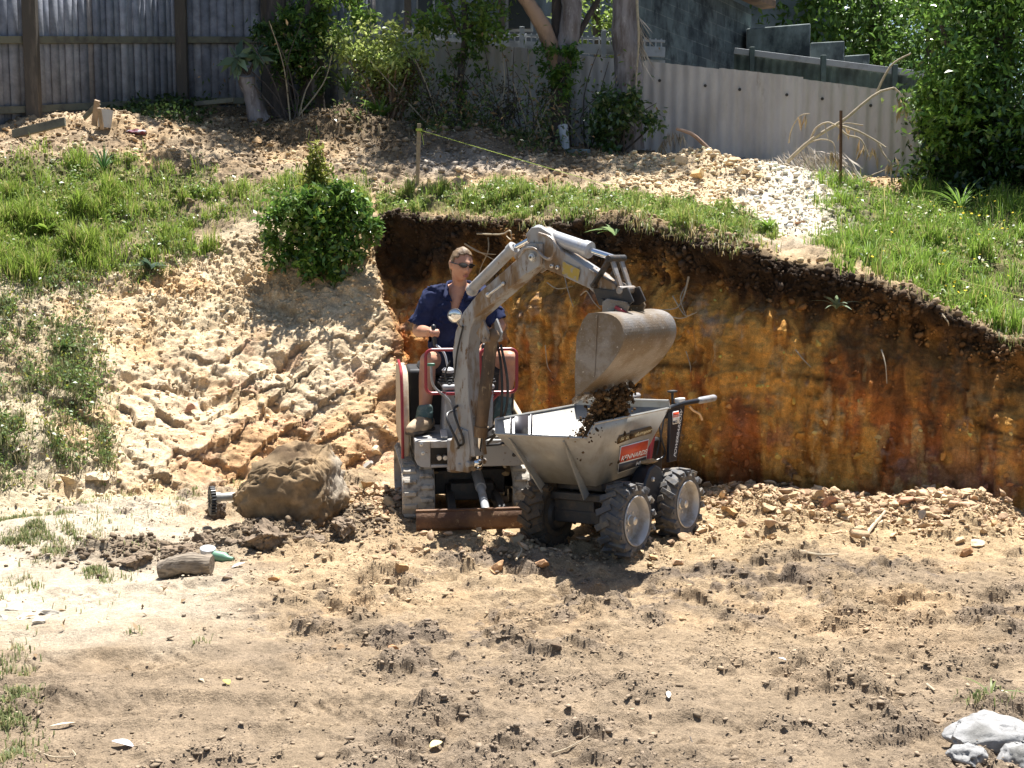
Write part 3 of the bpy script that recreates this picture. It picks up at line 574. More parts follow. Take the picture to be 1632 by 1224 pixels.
# bucket
HW = .27; bp = [arm(x, y, -HW) for x, y in ((939, 499), (953, 498), (970, 500), (983, 506), (991, 516), (995, 530), (994, 545), (988, 560), (978, 575), (966, 590), (947, 608), (918, 634))]
bp = [tuple(q[:2]) for q in smoothpath([(r_, z_, 0) for r_, z_ in bp], 34)]
edge = [arm(x, y, -HW) for x, y in ((917, 600), (920, 536), (930, 510))]
b = MB()
for s in (-1, 1): plate(b, bp+edge, s*HW-.007, s*HW+.007)
inner = bp[:]; n = len(inner)
for i in range(n-1):
    (r0_, z0_), (r1_, z1_) = inner[i], inner[i+1]
    b.add([A(r0_, z0_, -HW+.007), A(r1_, z1_, -HW+.007), A(r1_, z1_, HW-.007), A(r0_, z0_, HW-.007)], [(0, 1, 2, 3)])
    f = .985; cr, cz = 1.28, 1.33
    b.add([A(cr+(r0_-cr)*f, cz+(z0_-cz)*f, -HW+.007), A(cr+(r1_-cr)*f, cz+(z1_-cz)*f, -HW+.007), A(cr+(r1_-cr)*f, cz+(z1_-cz)*f, HW-.007), A(cr+(r0_-cr)*f, cz+(z0_-cz)*f, HW-.007)], [(3, 2, 1, 0)])
buck = b.build('bucket', M_buck, ex, sharp=32)
b = MB(); lr, lz = bp[-1]; pr_, pz_ = bp[-4]; dl = Vector((lr-pr_, 0, lz-pz_)).normalized()
b.bar(A(lr-dl.x*.03, lz-dl.z*.03, 0), A(lr+dl.x*.03, lz+dl.z*.03, 0), HW*2+.02, .018, up=AD*(-dl.z)+Vector((0, 0, dl.x)))
b.build('cutting_edge', M_buck, buck, bevel=.004)
for k in range(5):
    ww = -HW+.05+k*(2*HW-.1)/4; b = MB(); b.bar(A(lr-dl.x*.05, lz-dl.z*.05, ww), A(lr+dl.x*.075, lz+dl.z*.075, ww), .055, .03, up=AD*(-dl.z)+Vector((0, 0, dl.x)), w2=.035, t2=.008); b.build('tooth', M_buck, buck, bevel=.004)
b = MB(); q = [arm(953, 501, -HW), arm(948, 600, -HW)]; b.bar(A(*q[0], -HW-.009), A(*q[1], -HW-.009), .012, .006, up=AP); b.build('side_rib', M_buck, buck)
for s in (-1, 1):
    ea = [arm(x, y, 0) for x, y in ((974, 480), (982, 475), (1012, 480), (1016, 487), (1010, 504), (998, 504), (994, 492), (986, 504), (974, 503))]
    b = MB(); plate(b, ea, s*.085-.008, s*.085+.008); b.build('bucket_ear', M_buck, buck, bevel=.003)
b = MB(); b.bar(A(*arm(981, 489, -.10), -.10), A(*arm(998, 500, -.10), -.10), .018, .02); b.build('pin_retainer', M_red, buck, bevel=.002)
# work lamp on the boom and hoses
lp = P(725, 503, 8.02); ld = Vector((-.15, -1, -.1)).normalized(); b = MB(); b.lathe(lp, ld, [(-.06, .012), (-.05, .032), (-.01, .046), (.004, .048), (.006, .042)], 28); wl_ = b.build('work_lamp', M_grey, ex)
b = MB(); b.lathe(lp, ld, [(.004, .0435), (.010, .034), (.013, .018), (.014, .0)], 28); b.build('lens', M_glass, wl_)
b = MB(); b.tube([lp-ld*.03+Vector((0, 0, -.03)), lp+Vector((.03, .05, -.07)), A(*arm(735, 520, W), W)], .008, 8, sm=8); b.build('lamp_bracket', M_steel, wl_)
def hose(pts, r=.0085): b = MB(); b.tube(pts, r, 8, sm=30); b.build('hydraulic_hose', M_black, ex)
hose([E(-.12, -.49, .87), E(-.06, -.56, .80), A(*arm(722, 660, W), W-.06), A(*arm(738, 705, W), W-.05), A(-.02, .56, -.09)])
hose([E(-.05, -.49, .90), E(.0, -.57, .82), A(*arm(732, 650, W), W-.05), A(*arm(745, 700, W), W-.04), A(.0, .58, -.09)])
hose([A(.05, .60, .09), A(.16, .66, .12), E(.24, -.62, .68), E(.22, -.50, .60)]); hose([A(.03, .56, .09), A(.16, .58, .14), E(.27, -.60, .60), E(.2, -.5, .58)])
hose([A(.10, .58, .07), A(.19, .70, .085), A(.22, .92, .08), A(.20, 1.15, .085), A(.16, 1.32, .075)], .009); hose([A(.08, .66, .08), A(.22, .78, .10), A(.25, 1.0, .10), A(.2, 1.25, .09)], .009)
hose([A(*arm(740, 520, W), W-.012), A(*arm(731, 560, W), W-.014), A(*arm(727, 600, W), W-.02), A(*arm(722, 612, W), W-.04), A(*arm(718, 596, W), W-.05), A(*arm(722, 575, W), W-.03)], .006)
b = MB(); q0, q1 = arm(780, 470, W), arm(804, 452, W); b.tube([A(*q0, W-.012), A(*arm(790, 465, W), W-.03), A(*q1, W-.012)], .008, 8, sm=10); b.ball(A(*q0, W-.012), .018); b.ball(A(*q1, W-.012), .013); b.build('pipe_clamp', M_bolt, ex)
# ------------------------------------------------------------------ four-wheeled power barrow
M_tray = mat('galvanised tray', (.385, .378, .35), .36, .30, c2=(.26, .24, .20), scale=8, lo=.45, hi=.7, c3=(.20, .14, .08), scale3=45, lo3=.66, hi3=.74, bump=.10, bscale=40)
M_tyre = mat('dusty tyre', (.085, .085, .09), .75, c2=(.20, .165, .12), scale=13, lo=.45, hi=.65, bump=.3, bscale=50)
M_rim = mat('silver rim', (.44, .43, .42), .4, .3, c2=(.27, .23, .18), scale=10, lo=.5, hi=.7)
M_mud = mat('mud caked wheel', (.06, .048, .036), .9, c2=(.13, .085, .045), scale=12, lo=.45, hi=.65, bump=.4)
M_blk = mat('black powder coat', (.018, .020, .026), .38, c2=(.06, .05, .04), scale=16, lo=.58, hi=.75)
M_white = mat('white print', (.80, .80, .78), .5); M_sred = mat('red sticker', (.62, .075, .028), .4); M_sblk = mat('charcoal sticker', (.045, .04, .045), .4)
M_brown = mat('brown label', (.10, .06, .02), .5); M_gold = mat('cream print', (.66, .58, .36), .5); M_wood = mat('bare lever', (.62, .42, .24), .5)
dmp = thing('power_barrow', (.625, 7.99, .0), 'four wheeled silver power barrow with a red hire sticker, soil falling into its tray', 'power barrow')
dmp.rotation_euler = (0, 0, math.atan2(-.82, -.57)); bpy.context.view_layer.update()
MD = Matrix.Translation((.625, 7.99, 0)) @ Matrix.Rotation(math.atan2(-.82, -.57), 4, 'Z') @ Matrix.Rotation(R(2.6), 4, 'X') @ Matrix.Rotation(R(-1.2), 4, 'Y')
dmp.matrix_world = MD; bpy.context.view_layer.update(); MD = wmat(dmp)
def D(u_, v_, z_): return MD @ Vector((u_, v_, z_))
def mbD(): return MB(MD)
T1, T2, T3, T4 = (.72, .36, .82), (-.215, .36, .83), (-.215, -.36, .83), (.72, -.36, .82); L1, L2 = (.765, .345, .735), (.765, -.345, .735)
B1, B2, B3, B4 = (.455, .20, .40), (.455, -.20, .40), (-.02, -.24, .42), (-.02, .24, .42)
_n = (Vector(T2)-Vector(T1)).cross(Vector(B1)-Vector(T1))
def flat(p, s_): return (p[0], s_*(T1[1]-(_n.x*(p[0]-T1[0])+_n.z*(p[2]-T1[2]))/_n.y), p[2])
L1 = flat(L1, 1); L2 = flat(L1, -1); B4 = flat(B4, 1); B3 = flat(B4, -1); T4 = flat(T1, -1); T3 = flat(T2, -1); B2 = flat(B1, -1)
b = mbD(); b.add([T1, T2, T3, T4, L1, L2, B1, B2, B3, B4], [(0, 4, 6, 9, 1), (3, 2, 8, 7, 5), (4, 5, 7, 6), (1, 9, 8, 2), (6, 7, 8, 9)]); tray = b.build('tray', M_tray, dmp, smooth=False, solid=.005)
b = mbD(); b.prism([(-.215, y, z) for y, z in ((-.37, .825), (.37, .825), (.36, .875), (-.36, .875))], [(-.225, y, z) for y, z in ((-.37, .825), (.37, .825), (.36, .875), (-.36, .875))]); b.tube([(-.22, -.36, .875), (-.22, .36, .875)], .010, 8)
b.tube([T1, T2], .0075, 6); b.tube([T4, T3], .0075, 6); b.tube([L1, L2], .0085, 8); b.tube([T1, L1], .007, 6); b.tube([T4, L2], .007, 6); b.build('rolled_rim', M_tray, tray)
for y in (-.19, .13):
    b = mbD(); lp0 = Vector((.752, y*1.25, .715)); lb = Vector((.43, y*.92, .345)); n_ = Vector((.72, 0, -.68))
    for a_, c_ in (((lp0+n_*.004), (lb+n_*.0)),):
        pf = [lp0+n_*.002, lp0+n_*.012, lb+n_*.055, lb+n_*.012+Vector((-.03, 0, 0))]
        b.prism([p+Vector((0, -.006, 0)) for p in pf], [p+Vector((0, .006, 0)) for p in pf])
    b.build('front_rib', M_tray, tray, bevel=.002)
def onplane(px, py, p0, nn):
    o = Vector((0, 0, CAMZ)); d_ = P(px, py, 1.0)-o; return o+d_*((p0-o).dot(nn)/d_.dot(nn))
fn = (D(*T2)-D(*T1)).cross(D(*B1)-D(*T1)).normalized(); fn = fn if fn.y < 0 else -fn; fp0 = D(*T1)
def decal(name, pts, m, off, parent, pl0=None, nn=None):
    nn = nn or fn; p0_ = pl0 or fp0; b = MB(); q = [onplane(x, y, p0_, nn)+nn*off for x, y in pts]; b.prism([p-nn*.0006 for p in q], [p+nn*.0006 for p in q]); return b.build(name, m, parent, smooth=False)
def text(s, p0_, p1_, h, nn, m, name, parent, bold=.0, shear=0.0):
    cu = bpy.data.curves.new('t', 'FONT'); cu.body = s; cu.offset = bold; cu.shear = shear; o = bpy.data.objects.new('t', cu); COL.objects.link(o); bpy.context.view_layer.update()
    me = o.to_mesh(); vv = np.array([v_.co[:] for v_ in me.vertices]); ff = [tuple(p.vertices) for p in me.polygons]; o.to_mesh_clear(); bpy.data.objects.remove(o)
    lo_, hi_ = vv.min(0), vv.max(0); vv = (vv-lo_)/np.maximum(hi_-lo_, 1e-6); x_ = V3(p1_-p0_); y_ = np.cross(V3(nn), x_/np.linalg.norm(x_))*h
    return npmesh(name, V3(p0_)+vv[:, :1]*x_+vv[:, 1:2]*y_+V3(nn)*0, ff, m, parent)
onp = lambda x, y, k: onplane(x, y, fp0, fn)+fn*k
K = .006
st1 = decal('hire_sticker', ((983, 754), (988, 711), (1033, 699), (1028, 739)), M_white, K, tray)
decal('sticker_red_panel', ((985.3, 737), (988.8, 712.2), (1032, 700.6), (1028.8, 725.2)), M_sred, K+.0016, st1)
decal('sticker_black_panel', ((983.9, 752.4), (985.2, 739.2), (1028.6, 727.2), (1027.2, 737.9)), M_sblk, K+.0016, st1)
text('KENNARDS', onp(987.6, 734, K+.0034), onp(1027.8, 722.6, K+.0034), .036, fn, M_white, 'sticker_text', st1, .012)
text('HIRE', onp(1011.5, 741.2, K+.0034), onp(1026.4, 737.0, K+.0034), .027, fn, M_white, 'sticker_text', st1, .01)
lb1 = decal('load_label', ((982.5, 707.5), (983, 700), (986, 693.5), (1003, 689), (1004, 686.5), (1036, 678.5), (1038.5, 683), (1037, 690), (1020, 694.5), (1004, 699)), M_brown, K, tray)
text('¼ ton dumper', onp(985.5, 704.5, K+.0018), onp(1036.5, 688.5, K+.0018), .034, fn, M_gold, 'label_text', lb1, .014, .2)
# stripes on the inside of the far side panel
gn = (D(*T3)-D(*T4)).cross(D(*B2)-D(*T4)).normalized(); gn = gn if gn.y < 0 else -gn
for a_, c_ in (((812, 815.5), 0), ((819.5, 841), 0), ((844.5, 848), 0)):
    x0, x1 = a_; y = lambda x: 667-(x-795)*.153; decal('stripe', ((x0, 702), (x0, y(x0)), (x1, y(x1)), (x1, 702)), M_sblk, .005, tray, D(*T4), gn)
# wheels: one built, three copied
wh = bpy.data.objects.new('wheel', None); COL.objects.link(wh); wh.empty_display_size = .1
b = MB(); Rw, Wd = .222, .075
b.lathe((0, 0, 0), (0, 1, 0), [(-Wd+.01, .148), (-Wd, .16), (-Wd-.004, .19), (-Wd+.012, Rw-.008), (-Wd*.4, Rw), (Wd*.4, Rw), (Wd-.012, Rw-.008), (Wd+.004, .19), (Wd, .16), (Wd-.01, .148)], 48)
for i in range(30):                                                # chevron lugs
    s = 1 if i % 2 else -1; a = 2*math.pi*i/30; rad = Vector((math.cos(a), 0, math.sin(a))); a2_ = a+.20; rad2 = Vector((math.cos(a2_), 0, math.sin(a2_)))
    b.bar(rad2*(Rw+.004)+Vector((0, -s*.012, 0)), rad*(Rw-.006)+Vector((0, s*(Wd+.008), 0)), .034, .026, up=rad, w2=.042, t2=.034)
    b.bar(rad*(Rw-.004)+Vector((0, s*(Wd+.006), 0)), rad*(Rw-.04)+Vector((0, s*(Wd+.006), 0)), .038, .016, up=Vector((0, 1, 0)), w2=.02, t2=.006)
tyre = b.build('tyre', M_tyre, wh, bevel=.004)
b = MB(); b.lathe((0, 0, 0), (0, 1, 0), [(-.07, .05), (-.07, .14), (-.065, .150), (.068, .152), (.080, .158), (.084, .153), (.078, .143), (.045, .134), (.02, .128), (.012, .10), (.020, .06), (.020, .02)], 44); rim = b.build('rim', M_rim, wh, sharp=50)
b = MB(); b.lathe((0, .012, 0), (0, 1, 0), [(0, .036), (.02, .036), (.024, .030), (.055, .026), (.060, .018), (.06, 0)], 22)
for k in range(5): a = 2*math.pi*k/5; b.lathe((.062*math.cos(a), .018, .062*math.sin(a)), (0, 1, 0), [(0, .009), (.008, .008), (.009, 0)], 8)
b.build('hub', M_bolt, wh)
wh.parent = dmp
def place_wheel(o, u_, v_, flip, rot):
    o.location = (u_, v_+.045, .182); o.rotation_euler = (0, rot, math.pi if flip else 0)
place_wheel(wh, .345, .30, False, .1)
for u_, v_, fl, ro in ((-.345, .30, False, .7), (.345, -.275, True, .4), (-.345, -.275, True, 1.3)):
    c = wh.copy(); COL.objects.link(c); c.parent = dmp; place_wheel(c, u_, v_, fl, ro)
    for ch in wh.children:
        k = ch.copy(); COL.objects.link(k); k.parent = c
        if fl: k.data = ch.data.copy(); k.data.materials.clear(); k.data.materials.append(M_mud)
bpy.context.view_layer.update()
b = mbD(); b.box((-.03, 0, .25), (.86, .30, .10)); b.box((.36, .03, .185), (.09, .48, .08)); b.box((-.345, .03, .185), (.09, .48, .08)); b.box((.40, 0, .315), (.05, .42, .05)); b.box((.1, 0, .37), (.5, .36, .05))
for x in (.345, -.345):
    for s in (-1, 1): b.lathe((x, s*.17+.03, .182), (0, s, 0), [(0, .03), (0, .09), (.03, .125), (.05, .125), (.05, .02)], 20)
b.build('chassis', M_dark, dmp, bevel=.006)
b = mbD(); b.box((-.30, 0, .47), (.32, .36, .28)); b.cyl((-.30, -.1, .61), (-.30, -.1, .66), .05, 16); b.build('engine', M_black, dmp, bevel=.02)
b = mbD(); b.box((-.20, .17, .55), (.04, .14, .26), (Vector((.94, 0, .34)), Vector((0, 1, 0)), Vector((-.34, 0, .94)))); b.build('tip_frame', M_red, dmp, bevel=.006)
for s in (-1, 1):
    o = [(.05, .16), (.07, .27), (.03, .38), (-.03, .45), (-.10, .475), (-.18, .44), (-.26, .33), (-.29, .22), (-.25, .16)]
    b = mbD(); b.prism([(x, s*.20, z) for x, z in o], [(x, s*.315, z) for x, z in o]); cv = b.build('drive_case', M_blk, dmp, bevel=.012)
    for x, z in ((-.06, .38), (-.20, .33), (-.04, .24)):
        b = mbD(); b.lathe((x, s*.315, z), (0, s, 0), [(0, .016), (.012, .015), (.018, .006)], 12); b.build('bolt', M_bolt, cv)
    # handle column and bar on this side
    v_ = s*.27; o = [(-.36, .45), (-.47, .45), (-.60, .80), (-.60, .84), (-.40, .82), (-.39, .75)]
    b = mbD(); b.prism([(x, v_-.012, z) for x, z in o], [(x, v_+.012, z) for x, z in o]); colm = b.build('handle_column', M_blk, dmp, bevel=.004)
    b = mbD(); b.tube([(-.33, v_, .80), (-.55, v_, .825), (-.95, v_*1.12, .83)], .017, 12, sm=10); hb_ = b.build('handlebar', M_blk, dmp)
    b = mbD(); b.tube([(-.80, v_*1.10, .829), (-1.0, v_*1.13, .832)], .024, 14, rnd=True); b.build('grip', M_grey, hb_)
    b = mbD(); b.tube([(-.66, v_*1.06, .80), (-.72, v_*1.06, .765), (-.80, v_*1.08, .735), (-.84, v_*1.08, .69)], .0075, 8, sm=12); b.build('brake_lever', M_wood, hb_)
    if s > 0:
        cn = (D(-.4, 1, .5)-D(-.4, 0, .5)).normalized(); cp = D(-.45, v_+.012, .6); cq = lambda x, y, k: onplane(x, y, cp, cn)+cn*k
        c0_, c1_ = D(-.452, v_+.0135, .475), D(-.565, v_+.0135, .785)
        text('POWERBARROW', c0_, c1_, .034, cn, M_white, 'column_lettering', colm, .012, .15)
        pq = lambda u1, z1, k: D(u1, v_+.012+k, z1)
        def pdec(name, u0, u1, z0, z1, k, m, par):
            b = MB(); b.prism([pq(u0, z0, k), pq(u1, z0, k), pq(u1, z1, k), pq(u0, z1, k)], [pq(u0, z0, k+.001), pq(u1, z0, k+.001), pq(u1, z1, k+.001), pq(u0, z1, k+.001)]); return b.build(name, m, par, smooth=False)
        s2 = pdec('hire_sticker', -.415, -.51, .70, .785, .001, M_white, colm); pdec('sticker_red_panel', -.42, -.505, .745, .78, .0022, M_sred, s2); pdec('sticker_black_panel', -.42, -.48, .705, .722, .0022, M_sblk, s2)
        text('KENNARDS', pq(-.425, .748, .0036), pq(-.5, .748, .0036), .013, cn, M_white, 'sticker_text', s2); text('HIRE', pq(-.45, .7075, .0036), pq(-.478, .7075, .0036), .011, cn, M_white, 'sticker_text', s2)
b = mbD(); b.box((-.50, 0, .76), (.05, .53, .06)); b.build('crossbar', M_blk, dmp, bevel=.006)
b = mbD(); b.cyl((-.50, .24, .80), (-.50, .24, .905), .009, 10); b.lathe((-.50, .24, .905), (0, 0, 1), [(0, .012), (.004, .035), (.014, .035), (.02, .01)], 18); b.build('tip_lever', M_black, dmp)
b = mbD(); b.tube([(-.36, .2, .78), (-.33, .24, .62), (-.38, .24, .5), (-.3, .2, .46)], .007, 8, sm=14); b.tube([(-.46, .2, .78), (-.40, .21, .66), (-.34, .2, .5)], .006, 8, sm=14); b.build('cable', M_black, dmp)
b = mbD(); b.box((-.57, .26, .85), (.09, .04, .03)); b.build('throttle_box', M_white, dmp, bevel=.006)
# ------------------------------------------------------------------ the driver
M_skin = mat('sun browned skin', (.50, .26, .165), .5, c2=(.42, .19, .115), scale=9, lo=.45, hi=.65, bump=.05, bscale=120)
M_shirt = mat('navy work shirt', (.013, .019, .058), .85, c2=(.028, .038, .10), scale=7, lo=.45, hi=.65, bump=.35, bscale=14, spec=.2)
M_short = mat('dark shorts', (.018, .020, .035), .85, bump=.2)
M_boot = mat('tan suede boot', (.42, .31, .20), .8, c2=(.30, .21, .13), scale=14, lo=.45, hi=.65, bump=.2)
M_sole = mat('boot sole', (.10, .08, .06), .8)
M_gait = mat('blue green ankle cover', (.070, .125, .125), .8, c2=(.19, .23, .21), scale=16, lo=.5, hi=.68, bump=.4, bscale=40)
M_hair = mat('light brown hair', (.13, .08, .042), .6, c2=(.26, .17, .085), scale=30, lo=.4, hi=.65, stretch=(1, 1, .2), bump=.5, bscale=90)
M_shade = mat('dark glasses', (.012, .010, .012), .06, spec=.9)
M_lip = mat('lips', (.36, .13, .10), .5)
pr_o = thing('person', E(-.02, .18, .95), 'man in navy work shirt, shorts and dark sunglasses driving the excavator', 'person')
hip = E(-.03, .20, 1.03); neck = P(733, 458, 8.98); chest = P(722, 505, 9.04); waist = P(722, 560, 9.10); head = P(735, 422, 8.90)
sR = P(689, 478, 9.0); sL = P(768, 476, 8.98); eR = P(667, 527, 8.98); eL = P(796, 519, 8.95)
hR = HAND_R; hL = HAND_L
hipR = hip+Vector((-.10, -.02, -.02)); hipL = hip+Vector((.10, -.02, -.02)); kR = P(682, 574, 8.72); kL = P(812, 572, 8.76); aR = P(676, 668, 8.60); aL = P(801, 655, 8.66)
def tb(b, pts, r, n=16, sm=14): b.tube(pts, r, n, sm=sm, rnd=True)
def merged(b, name, m, voxel, it=4, parent=pr_o):
    o = b.build('tmp', None, None, smooth=False); rm = o.modifiers.new('r', 'REMESH'); rm.mode = 'VOXEL'; rm.voxel_size = voxel
    s_ = o.modifiers.new('s', 'SMOOTH'); s_.factor = .5; s_.iterations = it
    dg = bpy.context.evaluated_depsgraph_get(); dg.update(); ev = o.evaluated_get(dg); me = ev.to_mesh(); n = len(me.vertices)
    co = np.empty(n*3); me.vertices.foreach_get('co', co); F = [tuple(p.vertices) for p in me.polygons]; ev.to_mesh_clear(); bpy.data.objects.remove(o)
    return co.reshape(-1, 3), F
# head in its own frame: x right, y forward, z up
hf = Vector((math.sin(R(30)), -math.cos(R(30)), -.16)).normalized(); hx = hf.cross(Vector((.10, 0, 1))).normalized(); hz = hx.cross(hf).normalized()
MH = Matrix((hx, hf, hz)).transposed().to_4x4(); MH.translation = head
def headshape():
    nt_, npx = 46, 60; V = []; 
    for i in range(nt_+1):
        t = math.pi*i/nt_
        for k in range(npx):
            a = 2*math.pi*k/npx; d_ = np.array([math.sin(t)*math.cos(a), math.sin(t)*math.sin(a), math.cos(t)])
            p = d_*np.array([.076, .095, .118]); x, y, z = p
            if z < -.02: f = 1-.30*min(1, (-.02-z)/.09); p[0] *= f
            if z < 0 and y < 0: p[1] *= 1-.35*min(1, -z/.1)
            if y > 0:
                g = lambda cx, cz, sx_, sz_: math.exp(-((x-cx)/sx_)**2-((z-cz)/sz_)**2)
                fr = min(1, y/.05)
                p[1] += fr*(.026*g(0, -.026, .012, .018)+.014*g(0, 0, .009, .03)+.010*g(0, .030, .05, .012)-.013*(g(.032, .008, .017, .013)+g(-.032, .008, .017, .013))+.012*g(0, -.098, .025, .016)+.009*g(0, -.062, .024, .009)-.004*g(0, -.0625, .03, .003)+.006*(g(.042, -.022, .018, .018)+g(-.042, -.022, .018, .018)))
            V.append(p)
    F = [(i*npx+k, (i+1)*npx+k, (i+1)*npx+(k+1) % npx, i*npx+(k+1) % npx) for i in range(nt_) for k in range(npx)]
    return V, F
bd = MB()
hb2 = MB(MH); hb2.add(*headshape())
for s in (-1, 1):
    hb2.ball((s*.078, -.008, -.005), (.010, .022, .033), 14); hb2.ball((s*.083, -.014, .004), (.009, .016, .022), 12)
bd.v += [np.concatenate(hb2.v)]; bd.f += hb2.f
tb(bd, [head+hz*-.05-hf*.03, neck+Vector((0, .01, .0)), neck+Vector((-.005, .03, -.06))], [.049, .054, .076], 18)
tb(bd, [neck+Vector((-.005, .03, -.05)), chest, waist, hip], [.10, .155, .148, .155], 22, 20); tb(bd, [chest+Vector((-.07, .0, .03)), chest+Vector((.07, 0, .03))], [.115, .115], 18)
tb(bd, [sR+Vector((.015, 0, -.0)), neck+Vector((-.06, .025, -.04)), neck+Vector((.06, .025, -.04)), sL+Vector((-.015, 0, 0))], [.068, .066, .066, .068], 16)
for s_, e_, h_ in ((sR, eR, hR), (sL, eL, hL)):
    tb(bd, [s_, s_.lerp(e_, .45)+Vector((0, .01, 0)), e_], [.066, .056, .046]); w_ = e_.lerp(h_, .80); tb(bd, [e_, e_.lerp(h_, .3), w_], [.047, .046, .029])
    # palm and fingers closed on the lever knob
    dirv = (h_-e_).normalized(); sd = dirv.cross(Vector((0, 0, 1))).normalized(); upv = sd.cross(dirv).normalized(); sg = 1 if s_ is sR else -1
    pk = h_-dirv*.045+upv*.012
    bd.ball(pk, (.040, .046, .020), 14, (sd, dirv, upv)); bd.tube([w_, pk], [.029, .03], 12, rnd=True)
    for k, ln in enumerate((.92, 1.0, .95, .78)):
        o = pk+sd*(.027-.0185*k)*-sg+dirv*.036
        bd.tube([o, o+(dirv*.028+upv*.004)*ln, o+(dirv*.042-upv*.022)*ln, o+(dirv*.022-upv*.040)*ln, o+(-dirv*.002-upv*.040)*ln], [.0098, .0095, .009, .0085, .0075], 10, sm=14, rnd=True)
    o = pk-sd*sg*.030-dirv*.01; bd.tube([o, o-sd*sg*.016+dirv*.022-upv*.012, o-sd*sg*.004+dirv*.045-upv*.030], [.013, .011, .009], 10, sm=8, rnd=True)
for h_, k_, a_ in ((hipR, kR, aR), (hipL, kL, aL)):
    tb(bd, [h_, h_.lerp(k_, .5)+Vector((0, 0, .012)), k_], [.098, .082, .060], 18); bd.ball(k_+Vector((0, -.012, .0)), .058, 14)
    mid = k_.lerp(a_, .35)+Vector((0, .035, 0)); tb(bd, [k_, mid, k_.lerp(a_, .7)+Vector((0, .02, 0)), a_], [.056, .060, .046, .038], 16)
    tb(bd, [a_, a_+Vector((0, .0, -.03)), a_+Vector((0, -.01, -.05))], [.038, .036, .03], 14, 8)
bv, bf = merged(bd, 'body', M_skin, .0062, 3)
body = npmesh('body', bv, bf, M_skin, pr_o, smooth=True)
# shirt, cut away in a V below the throat and closed at the sleeves
sb = MB()
tb(sb, [neck+Vector((-.005, .028, -.055)), chest, waist, hip+Vector((0, 0, .02))], [.118, .172, .165, .168], 24, 20); tb(sb, [chest+Vector((-.075, .0, .03)), chest+Vector((.075, 0, .03))], [.128, .128], 18)
tb(sb, [sR+Vector((.005, 0, .0)), neck+Vector((-.06, .025, -.035)), neck+Vector((.06, .025, -.035)), sL+Vector((-.005, 0, 0))], [.082, .082, .082, .082], 18)
for s_, e_ in ((sR, eR), (sL, eL)): tb(sb, [s_, s_.lerp(e_, .5)+Vector((0, .008, 0)), s_.lerp(e_, .86)], [.084, .080, .074], 18)
vv, ff = merged(sb, 'shirt', M_shirt, .0075, 6)
wr = fbm(vv, 9, 3, 5); cen = np.array(chest); nv = vv-cen; nv /= np.linalg.norm(nv, axis=1, keepdims=True)+1e-6; vv = vv+nv*((np.clip(1-np.abs(wr)*3, 0, 1)**2*.016+np.clip(1-np.abs(fbm(vv*[1, 1, 2.2], 7, 2, 15))*3.5, 0, 1)**2*.012))[:, None]
zt = neck.z-.015; ztip = chest.z-.02
def keep(f):
    c_ = vv[list(f)].mean(0); 
    if c_[2] > neck.z-.045 and math.hypot(c_[0]-neck.x, c_[1]-neck.y) < .082: return False
    if c_[2] > neck.z+.02: return False
    wv = .062*np.clip((c_[2]-ztip)/(zt-ztip), 0, 1.2); xc = chest.x+.01+(c_[2]-ztip)*.12
    if c_[1] < chest.y-.02 and c_[2] > ztip and abs(c_[0]-xc) < wv: return False
    for s_, e_ in ((sR, eR), (sL, eL)):
        ax = np.array(e_-s_); t_ = np.dot(c_-np.array(s_), ax)/np.dot(ax, ax); dd = np.linalg.norm(c_-np.array(s_)-ax*t_)
        if t_ > .86 and dd < .12 and abs(c_[0]-chest.x) > .15: return False
    return True
ff = [f for f in ff if keep(f)]
shirt = npmesh('shirt', vv, ff, M_shirt, pr_o, smooth=True); m_ = shirt.modifiers.new('solid', 'SOLIDIFY'); m_.thickness = .005; m_.offset = 1
for s in (-1, 1):                                                   # open collar
    b = MB(); nb = neck+Vector((-.005, .02, -.012)); p = [nb+Vector(q) for q in ((s*.02, .085, .02), (s*.085, .035, .015), (s*.082, -.06, -.005), (s*.045, -.135, -.085))]
    q = [nb+Vector(q) for q in ((s*.02, .075, .062), (s*.080, .03, .058), (s*.092, -.07, .032), (s*.115, -.130, -.060))]
    pp = smoothpath(p, 10); qq = smoothpath(q, 10); b.add(list(pp)+list(qq), [(i, i+1, 10+i+1, 10+i) for i in range(9)]); b.build('collar', M_shirt, shirt, solid=.006)
b = MB()
for h_, k_ in ((hipR, kR), (hipL, kL)): tb(b, [h_, h_.lerp(k_, .4)+Vector((0, 0, .01)), h_.lerp(k_, .62)], [.115, .105, .096], 18)
tb(b, [hip+Vector((0, 0, .05)), hip+Vector((0, 0, -.02))], [.165, .15], 20, 6)
vv2, ff2 = merged(b, 'shorts', M_short, .010, 4); npmesh('shorts', vv2, ff2, M_short, pr_o, smooth=True)
